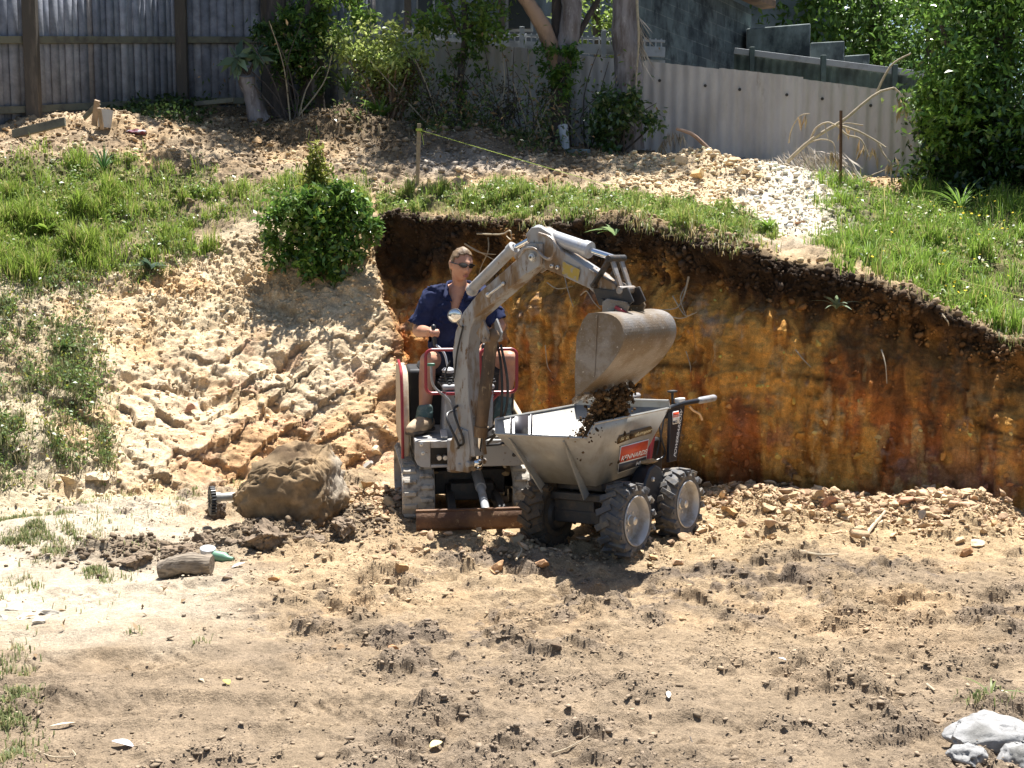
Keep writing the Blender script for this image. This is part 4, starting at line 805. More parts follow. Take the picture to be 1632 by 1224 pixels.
for a_, k_, fd in ((aR, kR, Vector((-.45, -.88, 0))), (aL, kL, Vector((-.1, -1, 0)))):
    fd.normalize(); sd = Vector((-fd.y, fd.x, 0)); fl = .595; b = MB(); cz = fl+.028
    b.tube([Vector((a_.x, a_.y, cz+.03))-fd*.055, Vector((a_.x, a_.y, cz+.028))+fd*.03, Vector((a_.x, a_.y, cz+.018))+fd*.11, Vector((a_.x, a_.y, cz+.008))+fd*.17], [.050, .060, .054, .042], 16, sm=12, rnd=True); b.tube([Vector((a_.x, a_.y, cz+.02))-fd*.01, a_+Vector((0, 0, .0))], [.055, .048], 16, rnd=True)
    v_, f_ = merged(b, 'boot', M_boot, .008, 3); boot = npmesh('boot', v_, f_, M_boot, pr_o, smooth=True)
    b = MB(); out = [(-.10, .034), (-.06, .045), (.05, .044), (.13, .052), (.19, .040), (.212, .0)]; lo_ = [Vector((a_.x, a_.y, fl))+fd*x+sd*y for x, y in out]+[Vector((a_.x, a_.y, fl))+fd*x-sd*y for x, y in out[::-1][1:]]
    b.prism(lo_, [p+Vector((0, 0, .024)) for p in lo_]); b.build('sole', M_sole, boot, bevel=.006)
    b = MB(); d_ = (k_-a_).normalized(); b.tube([Vector((a_.x, a_.y, fl+.085)), a_+Vector((0, .005, 0)), a_+d_*.05, a_+d_*.095], [.066, .060, .056, .050], 18, sm=12); v_ = np.concatenate(b.v); v_ += fbm(v_, 26, 2, 3)[:, None]*.006*np.sign(v_-np.array(a_)); npmesh('ankle_cover', v_, b.f, M_gait, pr_o, smooth=True)
# hair pulled back to a short tail, glasses, lips
hv, hfc = headshape(); hv = np.array(hv); hr = hv*[1.11, 1.10, 1.085]; keep_ = lambda c: (c[2] > .050 and c[1] < .072-.25*max(0, c[2]-.06)*0+ (c[2]-.05)*.0 and (c[2] > .078 or c[1] < .05)) or (c[1] < .022 and c[2] > .012) or (c[1] < -.02 and c[2] > -.06)
hb3 = MB(MH); ids = [f for f in hfc if keep_(hr[list(f)].mean(0))]; hr = hr+(fbm(hr*[1, .5, 1], 45, 2, 8)*.004)[:, None]*hr/np.linalg.norm(hr, axis=1, keepdims=True); hb3.add(hr, ids); hair = hb3.build('hair', M_hair, pr_o, sharp=80); hm = hair.modifiers.new('solid', 'SOLIDIFY'); hm.thickness = .006; hm.offset = -1
b = MB(MH); b.tube([(0, -.10, .0), (.005, -.118, -.03), (.01, -.11, -.08)], [.026, .022, .008], 12, sm=8, rnd=True); b.build('hair_tail', M_hair, hair)
gl = MB(MH)
for s in (-1, 1):
    q = []; 
    for k in range(14):
        a = 2*math.pi*k/14; q.append((s*(.034+.029*math.cos(a)), .101-.018*((.034+.029*math.cos(a))/.05)**2+.004, .010+.0175*math.sin(a)*(1-.15*math.cos(a)*1)))
    gl.prism(q, [(x, y-.006, z) for x, y, z in q])
    gl.tube([(s*.060, .083, .014), (s*.078, .055, .012), (s*.086, -.012, .012)], .0045, 6, sm=8)
gl.tube([(-.012, .106, .014), (.012, .106, .014)], .004, 6); gl.build('sunglasses', M_shade, pr_o, bevel=.001)
b = MB(MH); b.tube([(-.023, .090, -.064), (-.008, .1005, -.061), (0, .1005, -.0625), (.008, .1005, -.061), (.023, .090, -.064)], [.002, .0042, .0042, .0042, .002], 8, sm=12); b.tube([(-.020, .090, -.066), (0, .0995, -.0695), (.020, .090, -.066)], [.002, .005, .002], 8, sm=12); b.build('lips', M_lip, pr_o)
# ------------------------------------------------------------------ vegetation builders
M_leaf = colmat('broad leaf', rough=.42, var=0, bump=0, trans=.40, spec=.5); M_gloss = colmat('glossy leaf', rough=.28, var=0, bump=0, trans=.28, spec=.6)
M_grass = colmat('grass blade', rough=.55, var=0, bump=0, trans=.38, spec=.3); M_dry = colmat('dry litter', rough=.85, var=0, bump=0, trans=.15, spec=.2)
M_bark = mat('grey gum bark', (.30, .27, .27), .85, c2=(.14, .11, .10), scale=5, lo=.42, hi=.62, stretch=(2, 2, .4), c3=(.42, .38, .36), scale3=12, lo3=.6, hi3=.7, bump=.4, bscale=25)
M_pink = mat('pinkish bark', (.42, .28, .20), .8, c2=(.25, .16, .11), scale=6, lo=.45, hi=.65, stretch=(1, 1, .5), bump=.3, bscale=30)
M_dbark = mat('dark bark', (.075, .060, .052), .9, c2=(.15, .12, .095), scale=9, lo=.5, hi=.7, stretch=(2, 2, .5), bump=.5, bscale=30)
M_twig = mat('pale dead wood', (.46, .38, .26), .8, c2=(.30, .24, .17), scale=14, lo=.45, hi=.65)
def unit(a): return a/(np.linalg.norm(a, axis=1, keepdims=True)+1e-9)
def leafmesh(name, c, L, Wd, cols, m, parent=None, droop=.2, upb=.35, dirs=None):
    """one small folded quad per leaf"""
    n = len(c); d = unit(rng.normal(size=(n, 3))+[0, 0, -droop]) if dirs is None else unit(dirs+rng.normal(size=(n, 3))*.35)
    nn = unit(rng.normal(size=(n, 3))+[0, 0, upb*3]); s = unit(np.cross(d, nn)); nn = np.cross(s, d)
    L = np.broadcast_to(np.asarray(L, float), (n,))*(.7+.6*rng.random(n)); Wd = L*Wd; L = L[:, None]; Wd = Wd[:, None]
    V = np.stack([c, c+d*L*.45+s*Wd*.5+nn*Wd*.18, c+d*L-nn*L*.12, c+d*L*.45-s*Wd*.5+nn*Wd*.18], 1).reshape(-1, 3)
    F = np.arange(n*4).reshape(n, 4); return npmesh(name, V, F, m, parent, col=np.repeat(cols, 4, 0))
def leafcols(n, base, base2, dv=.35, yellow=0.0, ycol=(.30, .30, .05)):
    t = rng.random(n); c = mix(base, base2, t)*(1+dv*rng.normal(size=(n, 1))*.6); k = rng.random(n) < yellow; c[k] = np.array(ycol)*(.7+.6*rng.random((k.sum(), 1))); return np.clip(c, .004, .8)
def clumps(c, r, nc, n, spread=.22, shell=.55):
    """leaf positions gathered in clumps through an uneven crown"""
    c = V3(c); r = np.array(r); q = unit(rng.normal(size=(nc, 3)))*(shell+(1-shell)*rng.random((nc, 1)))*(.75+.45*rng.random((nc, 1))); cc_ = c+q*r
    k = rng.integers(0, nc, n); sz = spread*(.6+.9*rng.random(nc))*r.mean(); p = cc_[k]+rng.normal(size=(n, 3))*sz[k][:, None]*.55
    return p, k, cc_
def crown(name, c, r, nc, n, L, Wd, b1_, b2_, m=None, parent=None, spread=.22, shell=.55, zmin=None, **kw):
    p, k, cc_ = clumps(c, r, nc, n, spread, shell)
    if zmin is not None: p = p[p[:, 2] > zmin]; k = k[:len(p)]
    cl_ = leafcols(len(p), b1_, b2_, **kw); tone = (.75+.5*rng.random(nc))[k][:, None]; return leafmesh(name, p, L, Wd, np.clip(cl_*tone, .003, .8), m or M_leaf, parent), cc_
def trunk(pts, r, m, parent, name='trunk', n=12, sm=18):
    b = MB(); q = smoothpath(pts, sm); q[1:-1] += (rng.random((sm-2, 3))-.5)*np.mean(r)*.22; b.tube(q, r, n); return b.build(name, m, parent, sharp=70)
area = np.linalg.norm(np.cross(np.gradient(S, axis=1), np.gradient(S, axis=0)), axis=2).ravel()
def sample(w_, n):
    w_ = np.clip(w_, 0, None)*area; w_ = w_/w_.sum(); i = rng.choice(len(w_), n, p=w_); return X[i]+rng.normal(size=(n, 3))*.006, N[i], i
infr = (PXX > -160) & (PXX < 1800)
def blades(name, p, h, wd, cols, m, lean=.45, curl=.5, kind='stuff', label=None, cat=None, parent=None):
    n = len(p); az = rng.random(n)*2*math.pi; d = np.stack([np.cos(az), np.sin(az), 0*az], 1); s = np.stack([-np.sin(az), np.cos(az), 0*az], 1)
    h = h*(.55+.8*rng.random(n)); l = lean*rng.random(n); up_v = np.array([0, 0, 1.]); h = h[:, None]; l = l[:, None]; wd = (wd*(.7+.6*rng.random(n)))[:, None]
    a0 = p-up_v*.02; a1 = p+up_v*h*.55+d*h*l*.35; a2 = p+up_v*h*(1-curl*l*.7)+d*h*(l*.9+.05)
    V = np.stack([a0-s*wd*.5, a0+s*wd*.5, a1-s*wd*.4, a1+s*wd*.4, a2], 1).reshape(-1, 3); i = np.arange(n)[:, None]*5
    F = np.concatenate([i+[0, 1, 3], i+[0, 3, 2], i+[2, 3, 4]]); o = npmesh(name, V, F, m, parent, col=np.repeat(cols, 5, 0))
    if kind: tag(o, label, cat, None, kind)
    return o
# ------------------------------------------------------------------ grass and weeds
tuft = lambda X_, s, t: np.clip((fbm(X_, s, 3, 77)-t)*3, 0, 1)*np.clip((fbm(X_, s*3.3, 2, 78)+.35)*2.2, 0.02, 1.6)
gl_ = infr*grassy*(sstep(640, 600, u))*(.16+tuft(X, 2.6, -.05)); gm_ = infr*sstep(4.93, 5.03, v)*sstep(610, 660, u)*sstep(1250, 1170, u+25*n2)*sstep(5.62, 5.40, v+.12*n2)*(.04+tuft(X, 3, -.1)); gr_ = infr*sstep(4.95, 5.05, v)*sstep(1290, 1350, u+25*n2)*sstep(6.5, 6.25, v)*(.12+tuft(X, 2.6, -.35))
G1, G2, GY = (.17, .26, .04), (.31, .40, .075), (.42, .38, .15)
hvar = lambda p: .30+1.5*sstep(-.3, .7, fbm(p, 4.5, 2, 9))*sstep(-.5, .6, fbm(p, 13, 2, 19))+.5*sstep(.2, .6, fbm(p, 1.8, 2, 9))
p, _, i = sample(gl_, 42000); blades('grass', p, .125*hvar(p), .0085, leafcols(len(p), G1, G2, yellow=.16, ycol=GY), M_grass, .8, label='bright weedy grass growing over the left bank top', cat='grass')
p, _, i = sample(gm_, 34000); blades('grass', p, .095*hvar(p), .0075, leafcols(len(p), (.16, .25, .04), (.30, .38, .09), yellow=.2, ycol=GY), M_grass, .85, label='short sunlit grass along the lip of the cut behind the digger', cat='grass')
p, _, i = sample(gr_, 46000); blades('grass', p, .135*hvar(p), .0085, leafcols(len(p), (.16, .27, .04), (.28, .40, .07), yellow=.14, ycol=GY), M_grass, .8, label='long flowering grass on the right bank above the cut wall', cat='grass')
for w_, nm, lb, cnt in ((gl_, 'weed_leaves', 'small broad leaved weeds mixed into the left bank grass', 9000), (gm_, 'weed_leaves', 'small broad leaved weeds mixed into the lip grass behind the digger', 7000), (gr_, 'weed_leaves', 'small broad leaved weeds mixed into the right bank grass', 8000)):
    p, _, i = sample(w_, cnt); o = leafmesh(nm, p+rng.random((len(p), 3))*[.02, .02, .10], .036, .5, leafcols(len(p), (.10, .18, .035), (.26, .34, .09), yellow=.15, ycol=(.42, .38, .18)), M_leaf, upb=.6); tag(o, lb, 'weeds', None, 'stuff')
lipm = infr*sstep(4.86, 4.98, v)*sstep(5.10, 5.0, v)*sstep(660, 720, u)
lipm = lipm*tuft(X, 2.2, .0)
p, _, i = sample(lipm, 1900); blades('hanging_grass', p+[0, -.03, 0], .09*hvar(p), .007, leafcols(len(p), (.10, .15, .03), (.22, .22, .08), yellow=.4, ycol=(.25, .19, .09)), M_grass, 1.5, 1.3, label='matted grass and roots hanging over the top edge of the cut', cat='grass')
wd_ = infr*sstep(175, 90, u+45*n2)*sstep(3.15, 3.4, v)*sstep(5.0, 4.8, v)*(.05+tuft(X, 3.2, -.2))+infr*.35*sstep(150, 195, u)*sstep(330, 290, u)*sstep(4.5, 4.8, v)*sstep(5, 4.9, v)*tuft(X, 3.5, .1)
wd_ += infr*1.0*np.exp(-((PXX-125)/28)**2-((PYY-600)/70)**2)+infr*.9*np.exp(-((PXX-165)/14)**2-((PYY-720)/40)**2)*slope
p, _, i = sample(wd_, 10500); blades('weeds', p, .10, .006, leafcols(len(p), (.115, .145, .055), (.20, .21, .10), yellow=.3, ycol=(.30, .25, .14)), M_grass, 1.0, label='straggly grey green weeds growing down the left slope', cat='weeds')
p, _, i = sample(wd_, 9500); o = leafmesh('weed_leaves', p+rng.random((len(p), 3))*[.03, .03, .09], .032, .55, leafcols(len(p), (.09, .16, .04), (.20, .27, .08), yellow=.15), M_leaf); tag(o, 'small broad weed leaves scattered over the left slope', 'weeds', None, 'stuff')
fl_ = pit*infr*(np.exp(-((PXX-30)/60)**2-((PYY-800)/60)**2)+.5*np.exp(-((PXX-250)/150)**2-((PYY-775)/22)**2)+.3*np.exp(-((PXX-60)/90)**2-((PYY-880)/50)**2)+1.4*np.exp(-((PXX-155)/28)**2-((PYY-905)/14)**2)+1.0*np.exp(-((PXX-10)/35)**2-((PYY-1140)/70)**2)+.15*np.exp(-((PXX-215)/12)**2-((PYY-1008)/6)**2)+.5*np.exp(-((PXX-1575)/30)**2-((PYY-1110)/14)**2)+.25*np.exp(-((PXX-320)/15)**2-((PYY-1015)/10)**2))
p, _, i = sample(fl_*tuft(X, 5, .0), 6500); blades('sparse_grass', p, .034, .006, leafcols(len(p), (.14, .19, .06), (.26, .28, .13), yellow=.25, ycol=(.42, .36, .2)), M_grass, 1.1, label='thin grass tufts at the edge of the dirt floor', cat='grass')
# yellow and white flower heads in the right-hand grass
p, _, i = sample(gr_*(.1+sstep(1430, 1560, u)), 190); p[:, 2] += .08+.14*rng.random(190); fc = np.where(rng.random((190, 1)) < .88, [[.60, .46, .03]], [[.55, .55, .48]])
qv = []; qf = []
for k in range(190):
    b0 = len(qv)*1; a_ = rng.random()*6; rr_ = .008+.006*rng.random(); tl = rng.normal(size=3)*.4+[0, -.5, 1]; sx_, uy_, _d = frame(tl)
    for j in range(6): qv.append(p[k]+(sx_*math.cos(a_+j*1.047)+uy_*math.sin(a_+j*1.047))*rr_)
    qf.append(tuple(range(k*6, k*6+6)))
o = npmesh('flower_heads', np.array(qv), qf, M_dry, col=np.repeat(fc, 6, 0)); tag(o, 'yellow daisy heads scattered through the right-hand grass', 'flowers', None, 'stuff')
# leaf litter under the trees
lt = infr*sstep(5.9, 6.4, v)*sstep(7.05, 6.95, v)*(.25+sstep(300, 420, u)*sstep(1130, 1000, u))+infr*.06*pit*sstep(700, 200, u)*sstep(7.5, 6.8, X[:, 1])*sstep(4.5, 6, X[:, 1])
p, _, i = sample(lt, 6500); o = leafmesh('leaf_litter', p+[0, 0, .010], .048, .38, leafcols(len(p), (.20, .135, .075), (.34, .25, .15), yellow=.12, ycol=(.55, .48, .34)), M_dry, upb=2.5, droop=0); tag(o, 'brown fallen leaves lying under the fence trees', 'leaf litter', None, 'stuff')
ug = infr*sstep(6.2, 6.5, v)*sstep(7.0, 6.9, v)*(sstep(520, 640, u)*sstep(960, 900, u)+.06*sstep(150, 250, u)*sstep(470, 420, u))
ug = ug*tuft(X, 1.7, -.05)
p, _, i = sample(ug, 4200); o = leafmesh('undergrowth', p+rng.random((len(p), 3))*[.15, .15, 1]*[1, 1, 0]+np.stack([0*p[:, 0], 0*p[:, 0], rng.random(len(p))*(.12+.75*sstep(-.1, .6, fbm(p, 1.7, 2, 4)))], 1), .07, .4, leafcols(len(p), (.06, .085, .03), (.15, .21, .06), yellow=.22, ycol=(.30, .20, .11)), M_leaf); tag(o, 'dim tangled undergrowth along the foot of the grey fence', 'undergrowth', None, 'stuff')
p, _, i = sample(infr*np.exp(-((PXX-545)/85)**2-((PYY-212)/24)**2)*sstep(5.8, 6, v)*tuft(X, 3, -.2), 9000); blades('dry_grass', p, .22, .007, leafcols(len(p), (.13, .105, .055), (.34, .28, .17), yellow=.22, ycol=(.16, .24, .05)), M_dry, 1.5, 1.3, label='dry brown grass hanging over the soil heap by the bush', cat='dry grass')
p, _, i = sample(infr*sstep(6.5, 6.7, v)*sstep(7.05, 6.98, v)*sstep(140, 200, u)*sstep(380, 300, u), 1400); o = leafmesh('creeper', p+rng.random((len(p), 3))*[.1, .1, .14], .07, .6, leafcols(len(p), (.045, .085, .025), (.10, .16, .045)), M_leaf); tag(o, 'low green creeper along the foot of the paling fence', 'creeper', None, 'stuff')
# ------------------------------------------------------------------ shrubs and single plants
def shrub(name, label, base, c, r, nc, n, L, Wd, b1_, b2_, group=None, nst=7, m=None, cat='bush', stem=M_dbark, stemr=.012, **kw):
    t = thing(name, base, label, cat, 0, group); o, cc_ = crown('foliage', c, r, nc, n, L, Wd, b1_, b2_, m, t, **kw)
    for k in range(nst):
        e = Vector(cc_[k % nc]); trunk([base+Vector((rng.normal()*.04, rng.normal()*.04, -.04)), base.lerp(e, .5)+Vector((rng.normal()*.06, rng.normal()*.06, .05)), e], [stemr*1.4, stemr*.5], stem, t, 'stem', 6, 9)
    return t
g0 = P(503, 395, 11.12)
t = shrub('bush', 'glossy dark green bush with a yellowish leading shoot on the dirt slope', P(505, 380, 12.1), P(512, 350, 11.85), (.29, .30, .30), 34, 2300, .072, .5, (.05, .12, .02), (.14, .25, .045), m=M_gloss, spread=.34, shell=.3, yellow=.07, ycol=(.30, .34, .06))
for cx, cy, rr_, nn_ in ((458, 400, .17, 480), (552, 402, .18, 560), (505, 418, .17, 460), (442, 352, .15, 340), (572, 338, .17, 440), (592, 368, .10, 200), (432, 380, .09, 160), (535, 432, .09, 180), (470, 322, .14, 300), (545, 312, .12, 240)): crown('foliage', P(cx, cy, 11.65+.2*rng.random()), (rr_, rr_*.9, rr_), 8, nn_, .072, .45, (.06, .14, .024), (.16, .28, .05), M_gloss, t, spread=.5, shell=.2)
crown('leading_shoot', P(507, 290, 12.05), (.20, .18, .24), 14, 900, .06, .42, (.13, .18, .03), (.30, .29, .06), None, t, spread=.3, shell=.2); crown('leading_shoot', P(500, 248, 12.05), (.06, .06, .24), 10, 330, .06, .4, (.22, .25, .05), (.36, .36, .09), None, t, spread=.5, shell=.2)
for k in range(16):
    a_ = rng.random()*6.28; d0 = P(508, 350, 11.8); e_ = d0+Vector((math.cos(a_)*.5, math.sin(a_)*.25-.1, .1+.45*rng.random()-.25)); pth = smoothpath([d0, d0.lerp(e_, .6)+Vector((0, 0, .06)), e_], 14)[6:]; leafmesh('sprig', np.repeat(pth, 3, 0)+rng.normal(size=(24, 3))*.012, .075, .42, leafcols(24, (.06, .13, .022), (.17, .26, .05)), M_gloss, t)
shrub('flowering_bush', 'sunlit bush with pale yellow green leaves over reddish stems by the grey fence', P(625, 205, 16.3), P(625, 92, 16.1), (.72, .55, .42), 34, 2900, .075, .5, (.30, .40, .08), (.55, .60, .22), nst=12, m=M_leaf, stem=M_pink, stemr=.016, spread=.26, shell=.4)
t = shrub('shrub', 'dark shrub with a few shining leaves in front of the grey fence and gum trunk', P(985, 240, 15.6), P(983, 195, 15.5), (.42, .35, .42), 20, 1500, .085, .5, (.055, .11, .03), (.12, .18, .05), m=M_gloss, spread=.3, yellow=.06, ycol=(.45, .48, .28))
shrub('reddish_shrub', 'straggly shrub with reddish brown leaves below the flowering bush', P(615, 210, 16.0), P(610, 150, 15.9), (.55, .4, .40), 16, 900, .06, .4, (.10, .06, .03), (.16, .11, .05), nst=9, stem=M_pink, spread=.34, yellow=.25, ycol=(.12, .17, .05))
shrub('twiggy_shrub', 'brown twiggy shrub half dead against the shaded fence', P(765, 225, 15.9), P(765, 170, 15.9), (.65, .4, .42), 20, 1300, .055, .35, (.07, .055, .03), (.12, .11, .05), nst=14, spread=.3, yellow=.12, ycol=(.38, .32, .24))
def strapplant(name, label, base, n, h, wd, c1_, c2_, lean=.8, cat='plant', m=None, group=None, fern=False):
    t = thing(name, base, label, cat, 0, group); V = []; F = []; C_ = []
    for k in range(n):
        a_ = rng.random()*6.283; d_ = np.array([math.cos(a_), math.sin(a_), 0]); s_ = np.array([-math.sin(a_), math.cos(a_), 0]); hh = h*(.6+.6*rng.random()); l_ = lean*(.3+.8*rng.random()); col = np.array(c1_)*(1-(q_ := rng.random()))+np.array(c2_)*q_
        for j in range(7):
            f = j/6; p_ = V3(base)+np.array([0, 0, 1])*hh*(f-.55*l_*f*f)+d_*hh*l_*f*(.5+.5*f); ww = wd*math.sin(math.pi*min(1, .12+f*.88))*(1 if not fern else (1.2 if j % 2 else .6))
            V += [p_-s_*ww/2, p_+s_*ww/2+np.array([0, 0, ww*.15])]; C_ += [col, col]
        b0 = k*14; F += [(b0+2*j, b0+2*j+1, b0+2*j+3, b0+2*j+2) for j in range(6)]
    npmesh('leaves', np.array(V), F, m or M_leaf, t, col=np.array(C_), smooth=True); return t
strapplant('fern', 'bright green fern fronds at the foot of the flowering bush', P(605, 196, 15.75), 44, .42, .035, (.13, .24, .04), (.26, .38, .09), 1.1)
strapplant('palm_seedling', 'young palm with narrow fronds between the dark trunk and the flowering bush', P(553, 150, 16.2), 26, .55, .022, (.09, .17, .035), (.20, .30, .08), 1.2)
strapplant('leafy_weed', 'broad leafed light green weed in the middle of the left bank grass', G(75, 375)+Vector((0, 0, .01)), 16, .22, .055, (.17, .27, .04), (.28, .37, .07), 1.3)
strapplant('leafy_weed', 'long bladed dark green weed tuft on top of the left bank', G(165, 275), 30, .34, .014, (.045, .115, .03), (.09, .18, .05), .8)
strapplant('leafy_weed', 'bluish leaved weed hanging on the bare slope left of the bush', G(240, 432), 22, .17, .045, (.045, .085, .055), (.11, .16, .10), 1.3)
strapplant('leafy_weed', 'pale rosette weed rooted in the shaded cut wall', G(1330, 492)+Vector((0, -.05, 0)), 12, .16, .028, (.16, .22, .12), (.30, .36, .24), 1.6)
strapplant('leafy_weed', 'broad pale weed on the dark lip above the bucket ram', G(978, 376)+Vector((0, -.05, 0)), 9, .17, .055, (.16, .26, .09), (.34, .44, .22), 1.5)
strapplant('leafy_weed', 'bright tuft of strappy leaves at the edge of the white gravel', G(1225, 372), 24, .20, .022, (.15, .26, .04), (.24, .34, .07), 1.0)
strapplant('long_grass_clump', 'tall arching grass clump in the shade edge under the right tree', G(1530, 338), 46, .46, .014, (.12, .23, .04), (.24, .36, .08), 1.3)
strapplant('strap_leaf_clump', 'small grassy clump beside the concrete lumps in the right foreground', G(1580, 1112), 16, .12, .009, (.15, .21, .06), (.30, .32, .14), 1.3)
strapplant('leafy_weed', 'small light weed at the bottom of the left slope', G(100, 560), 18, .15, .03, (.06, .11, .03), (.12, .18, .05), 1.2)
# stump sprouting leaves
sb_ = P(405, 182, 15.9); t = thing('sprouting_stump', sb_, 'leaning grey stump sprouting a crown of large leaves by the paling fence', 'stump'); trunk([sb_-Vector((-.08, 0, .1)), P(400, 150, 15.85), P(392, 118, 15.8)], [.15, .10, .12], M_bark, t, 'trunk', 12, 10)
for px, py, k in ((378, 92, 9), (410, 88, 8)):
    hh = P(px, py, 15.75); trunk([P(394, 122, 15.8), P((px+394)/2, (py+122)/2, 15.77), hh], [.02, .012], M_dbark, t, 'stem', 6, 6); n = k*3; dd = rng.normal(size=(n, 3))+[0, 0, -.35]; leafmesh('leaf_cluster', np.tile(V3(hh), (n, 1)), .23, .36, leafcols(n, (.07, .13, .06), (.20, .28, .15)), M_gloss, t, dirs=dd)
# ------------------------------------------------------------------ trees along the fence
def tree(name, label, base, limbs, crowns, bark, cat='tree', group=None):
    """limbs: (points, radii); crowns: (centre, radii, clumps, leaves, leaf size, col, col)"""
    t = thing(name, base, label, cat, 0, group)
    for k, (pts, r_, bm_) in enumerate(limbs): trunk(pts, r_, bm_ or bark, t, 'trunk' if k == 0 else 'limb', 14, 22)
    for a_ in crowns: crown('crown', *a_[:8], m=(a_[8] if len(a_) > 8 else None), parent=t, Wd=.32 if False else None) if False else crown('crown', a_[0], a_[1], a_[2], a_[3], a_[4], .42, a_[5], a_[6], (a_[7] if len(a_) > 7 else None), t, spread=.25)
    return t
LG1, LG2 = (.08, .16, .03), (.17, .26, .05)
tree('gum_tree', 'thick straight grey gum trunk in front of the mossy block wall', P(1003, 232, 15.9), [([P(1003, 240, 15.9), P(1000, 120, 15.9), P(997, 40, 15.9), P(1000, -120, 16.0), P(1010, -420, 16.4)], [.20, .175, .17, .15, .08], M_bark), ([P(1000, -150, 16), P(900, -330, 16.6), P(820, -460, 17)], [.08, .03], M_bark), ([P(1003, -200, 16), P(1090, -380, 17), P(1140, -500, 17.4)], [.08, .03], M_bark)],
     [((P(1000, -420, 17.2)), (2.2, 1.9, 1.2), 46, 7500, .17, LG1, LG2)], M_bark)
tree('gum_tree', 'forked tree with a pinkish leaning limb and a pale grey upright trunk', P(892, 235, 16.1), [([P(893, 240, 16.1), P(893, 150, 16.1), P(898, 90, 16.1)], [.14, .13, .12], M_dbark), ([P(898, 100, 16.1), P(910, 30, 16.1), P(912, -60, 16.2), P(930, -300, 16.6)], [.14, .135, .12, .05], M_bark), ([P(890, 110, 16.12), P(866, 45, 16.0), P(838, 0, 15.9), P(800, -70, 15.7), P(740, -220, 15.5)], [.11, .10, .085, .075, .03], M_pink), ([P(896, 95, 16.15), P(888, 30, 16.25), P(892, -80, 16.4)], [.085, .075, .05], M_dbark), ([P(902, 95, 16.15), P(930, 40, 16.3), P(965, -20, 16.4)], [.05, .03], M_dbark)],
     [((P(850, -330, 16.6)), (2.1, 1.8, 1.1), 46, 7500, .16, LG1, LG2), (P(885, 92, 15.85), (.30, .28, .22), 10, 520, .075, (.07, .17, .03), (.15, .27, .045)), (P(893, 128, 15.8), (.17, .2, .20), 8, 420, .07, (.08, .18, .03), (.18, .29, .045))], M_bark)
tree('slim_tree', 'slim dark stemmed tree with a curtain of leaves between the bush and the forked tree', P(738, 225, 16.2), [([P(738, 228, 16.2), P(734, 130, 16.2), P(742, 40, 16.2), P(730, -80, 16.3), P(735, -250, 16.4)], [.055, .045, .04, .03, .02], M_dbark), ([P(740, 60, 16.2), P(700, -10, 16.1), P(668, -60, 16.1)], [.03, .012], M_dbark), ([P(742, 50, 16.2), P(790, 5, 16.1), P(830, -20, 16)], [.03, .012], M_dbark)],
     [(P(740, 28, 16.1), (.95, .5, .33), 22, 1200, .095, (.10, .20, .035), (.24, .34, .07)), (P(735, 95, 16.0), (.35, .35, .42), 10, 460, .085, (.08, .16, .03), (.17, .26, .05)), (P(800, -60, 16.3), (.9, .7, .4), 20, 1500, .11, LG1, LG2), (P(830, -260, 16.9), (1.5, 1.4, .9), 34, 5000, .15, LG1, LG2)], M_dbark)
tree('ivy_clad_tree', 'dark ivy covered tree with two trunks beside the end of the paling fence', P(480, 200, 16.5), [([P(500, 205, 16.5), P(497, 110, 16.5), P(500, 20, 16.5), P(505, -150, 16.6), P(500, -380, 16.9)], [.17, .16, .15, .12, .06], M_dbark), ([P(455, 205, 16.6), P(446, 120, 16.6), P(440, 20, 16.6), P(430, -160, 16.7), P(400, -350, 17)], [.16, .14, .13, .10, .05], M_dbark), ([P(505, 150, 16.4), P(498, 95, 16.35), P(492, 60, 16.3)], [.07, .06, .02], M_bark), ([P(440, 20, 16.45), P(448, 45, 16.4), P(462, 62, 16.35)], [.012, .018, .012], M_twig)],
     [(P(470, 60, 16.35), (.50, .40, .62), 30, 2900, .085, (.055, .13, .028), (.13, .22, .05)), (P(550, 15, 16.2), (.40, .40, .36), 16, 1100, .085, (.13, .24, .045), (.28, .40, .09)), (P(485, 130, 16.2), (.35, .25, .4), 10, 420, .08, (.06, .12, .025), (.15, .23, .05)), (P(440, -110, 16.7), (.9, .8, .7), 24, 2200, .11, LG1, LG2), (P(420, -330, 17.2), (1.4, 1.5, .9), 36, 5200, .15, LG1, LG2)], M_dbark)
tree('large_shrub_tree', 'big dense dark green tree filling the right edge above the grass', P(1600, 330, 14.0), [([P(1600, 340, 14.0), P(1590, 200, 14), P(1600, 60, 14), P(1620, -120, 14)], [.16, .14, .1, .05], M_dbark), ([P(1595, 220, 14), P(1530, 120, 13.8), P(1500, 40, 13.7)], [.06, .02], M_dbark), ([P(1600, 200, 14), P(1690, 90, 13.8), P(1720, 0, 13.7)], [.06, .02], M_dbark)],
     [(P(1640, 120, 14.2), (1.5, 1.2, 1.55), 110, 19000, .095, (.065, .145, .026), (.15, .265, .05), M_gloss), (P(1590, 255, 13.9), (.95, .85, .62), 60, 9500, .09, (.026, .062, .014), (.06, .115, .025), M_gloss), (P(1505, 170, 13.6), (.42, .5, .55), 34, 3600, .085, (.12, .24, .04), (.26, .40, .08), M_gloss), (P(1570, 300, 13.6), (.55, .5, .35), 26, 2600, .085, (.02, .05, .012), (.05, .09, .022), M_gloss), (P(1620, -30, 13.9), (1.25, 1.1, .6), 34, 3800, .085, (.09, .19, .035), (.20, .32, .06), M_gloss)], M_dbark)  # sunlit top and left leaves painted brighter, shaded lower leaves painted darker
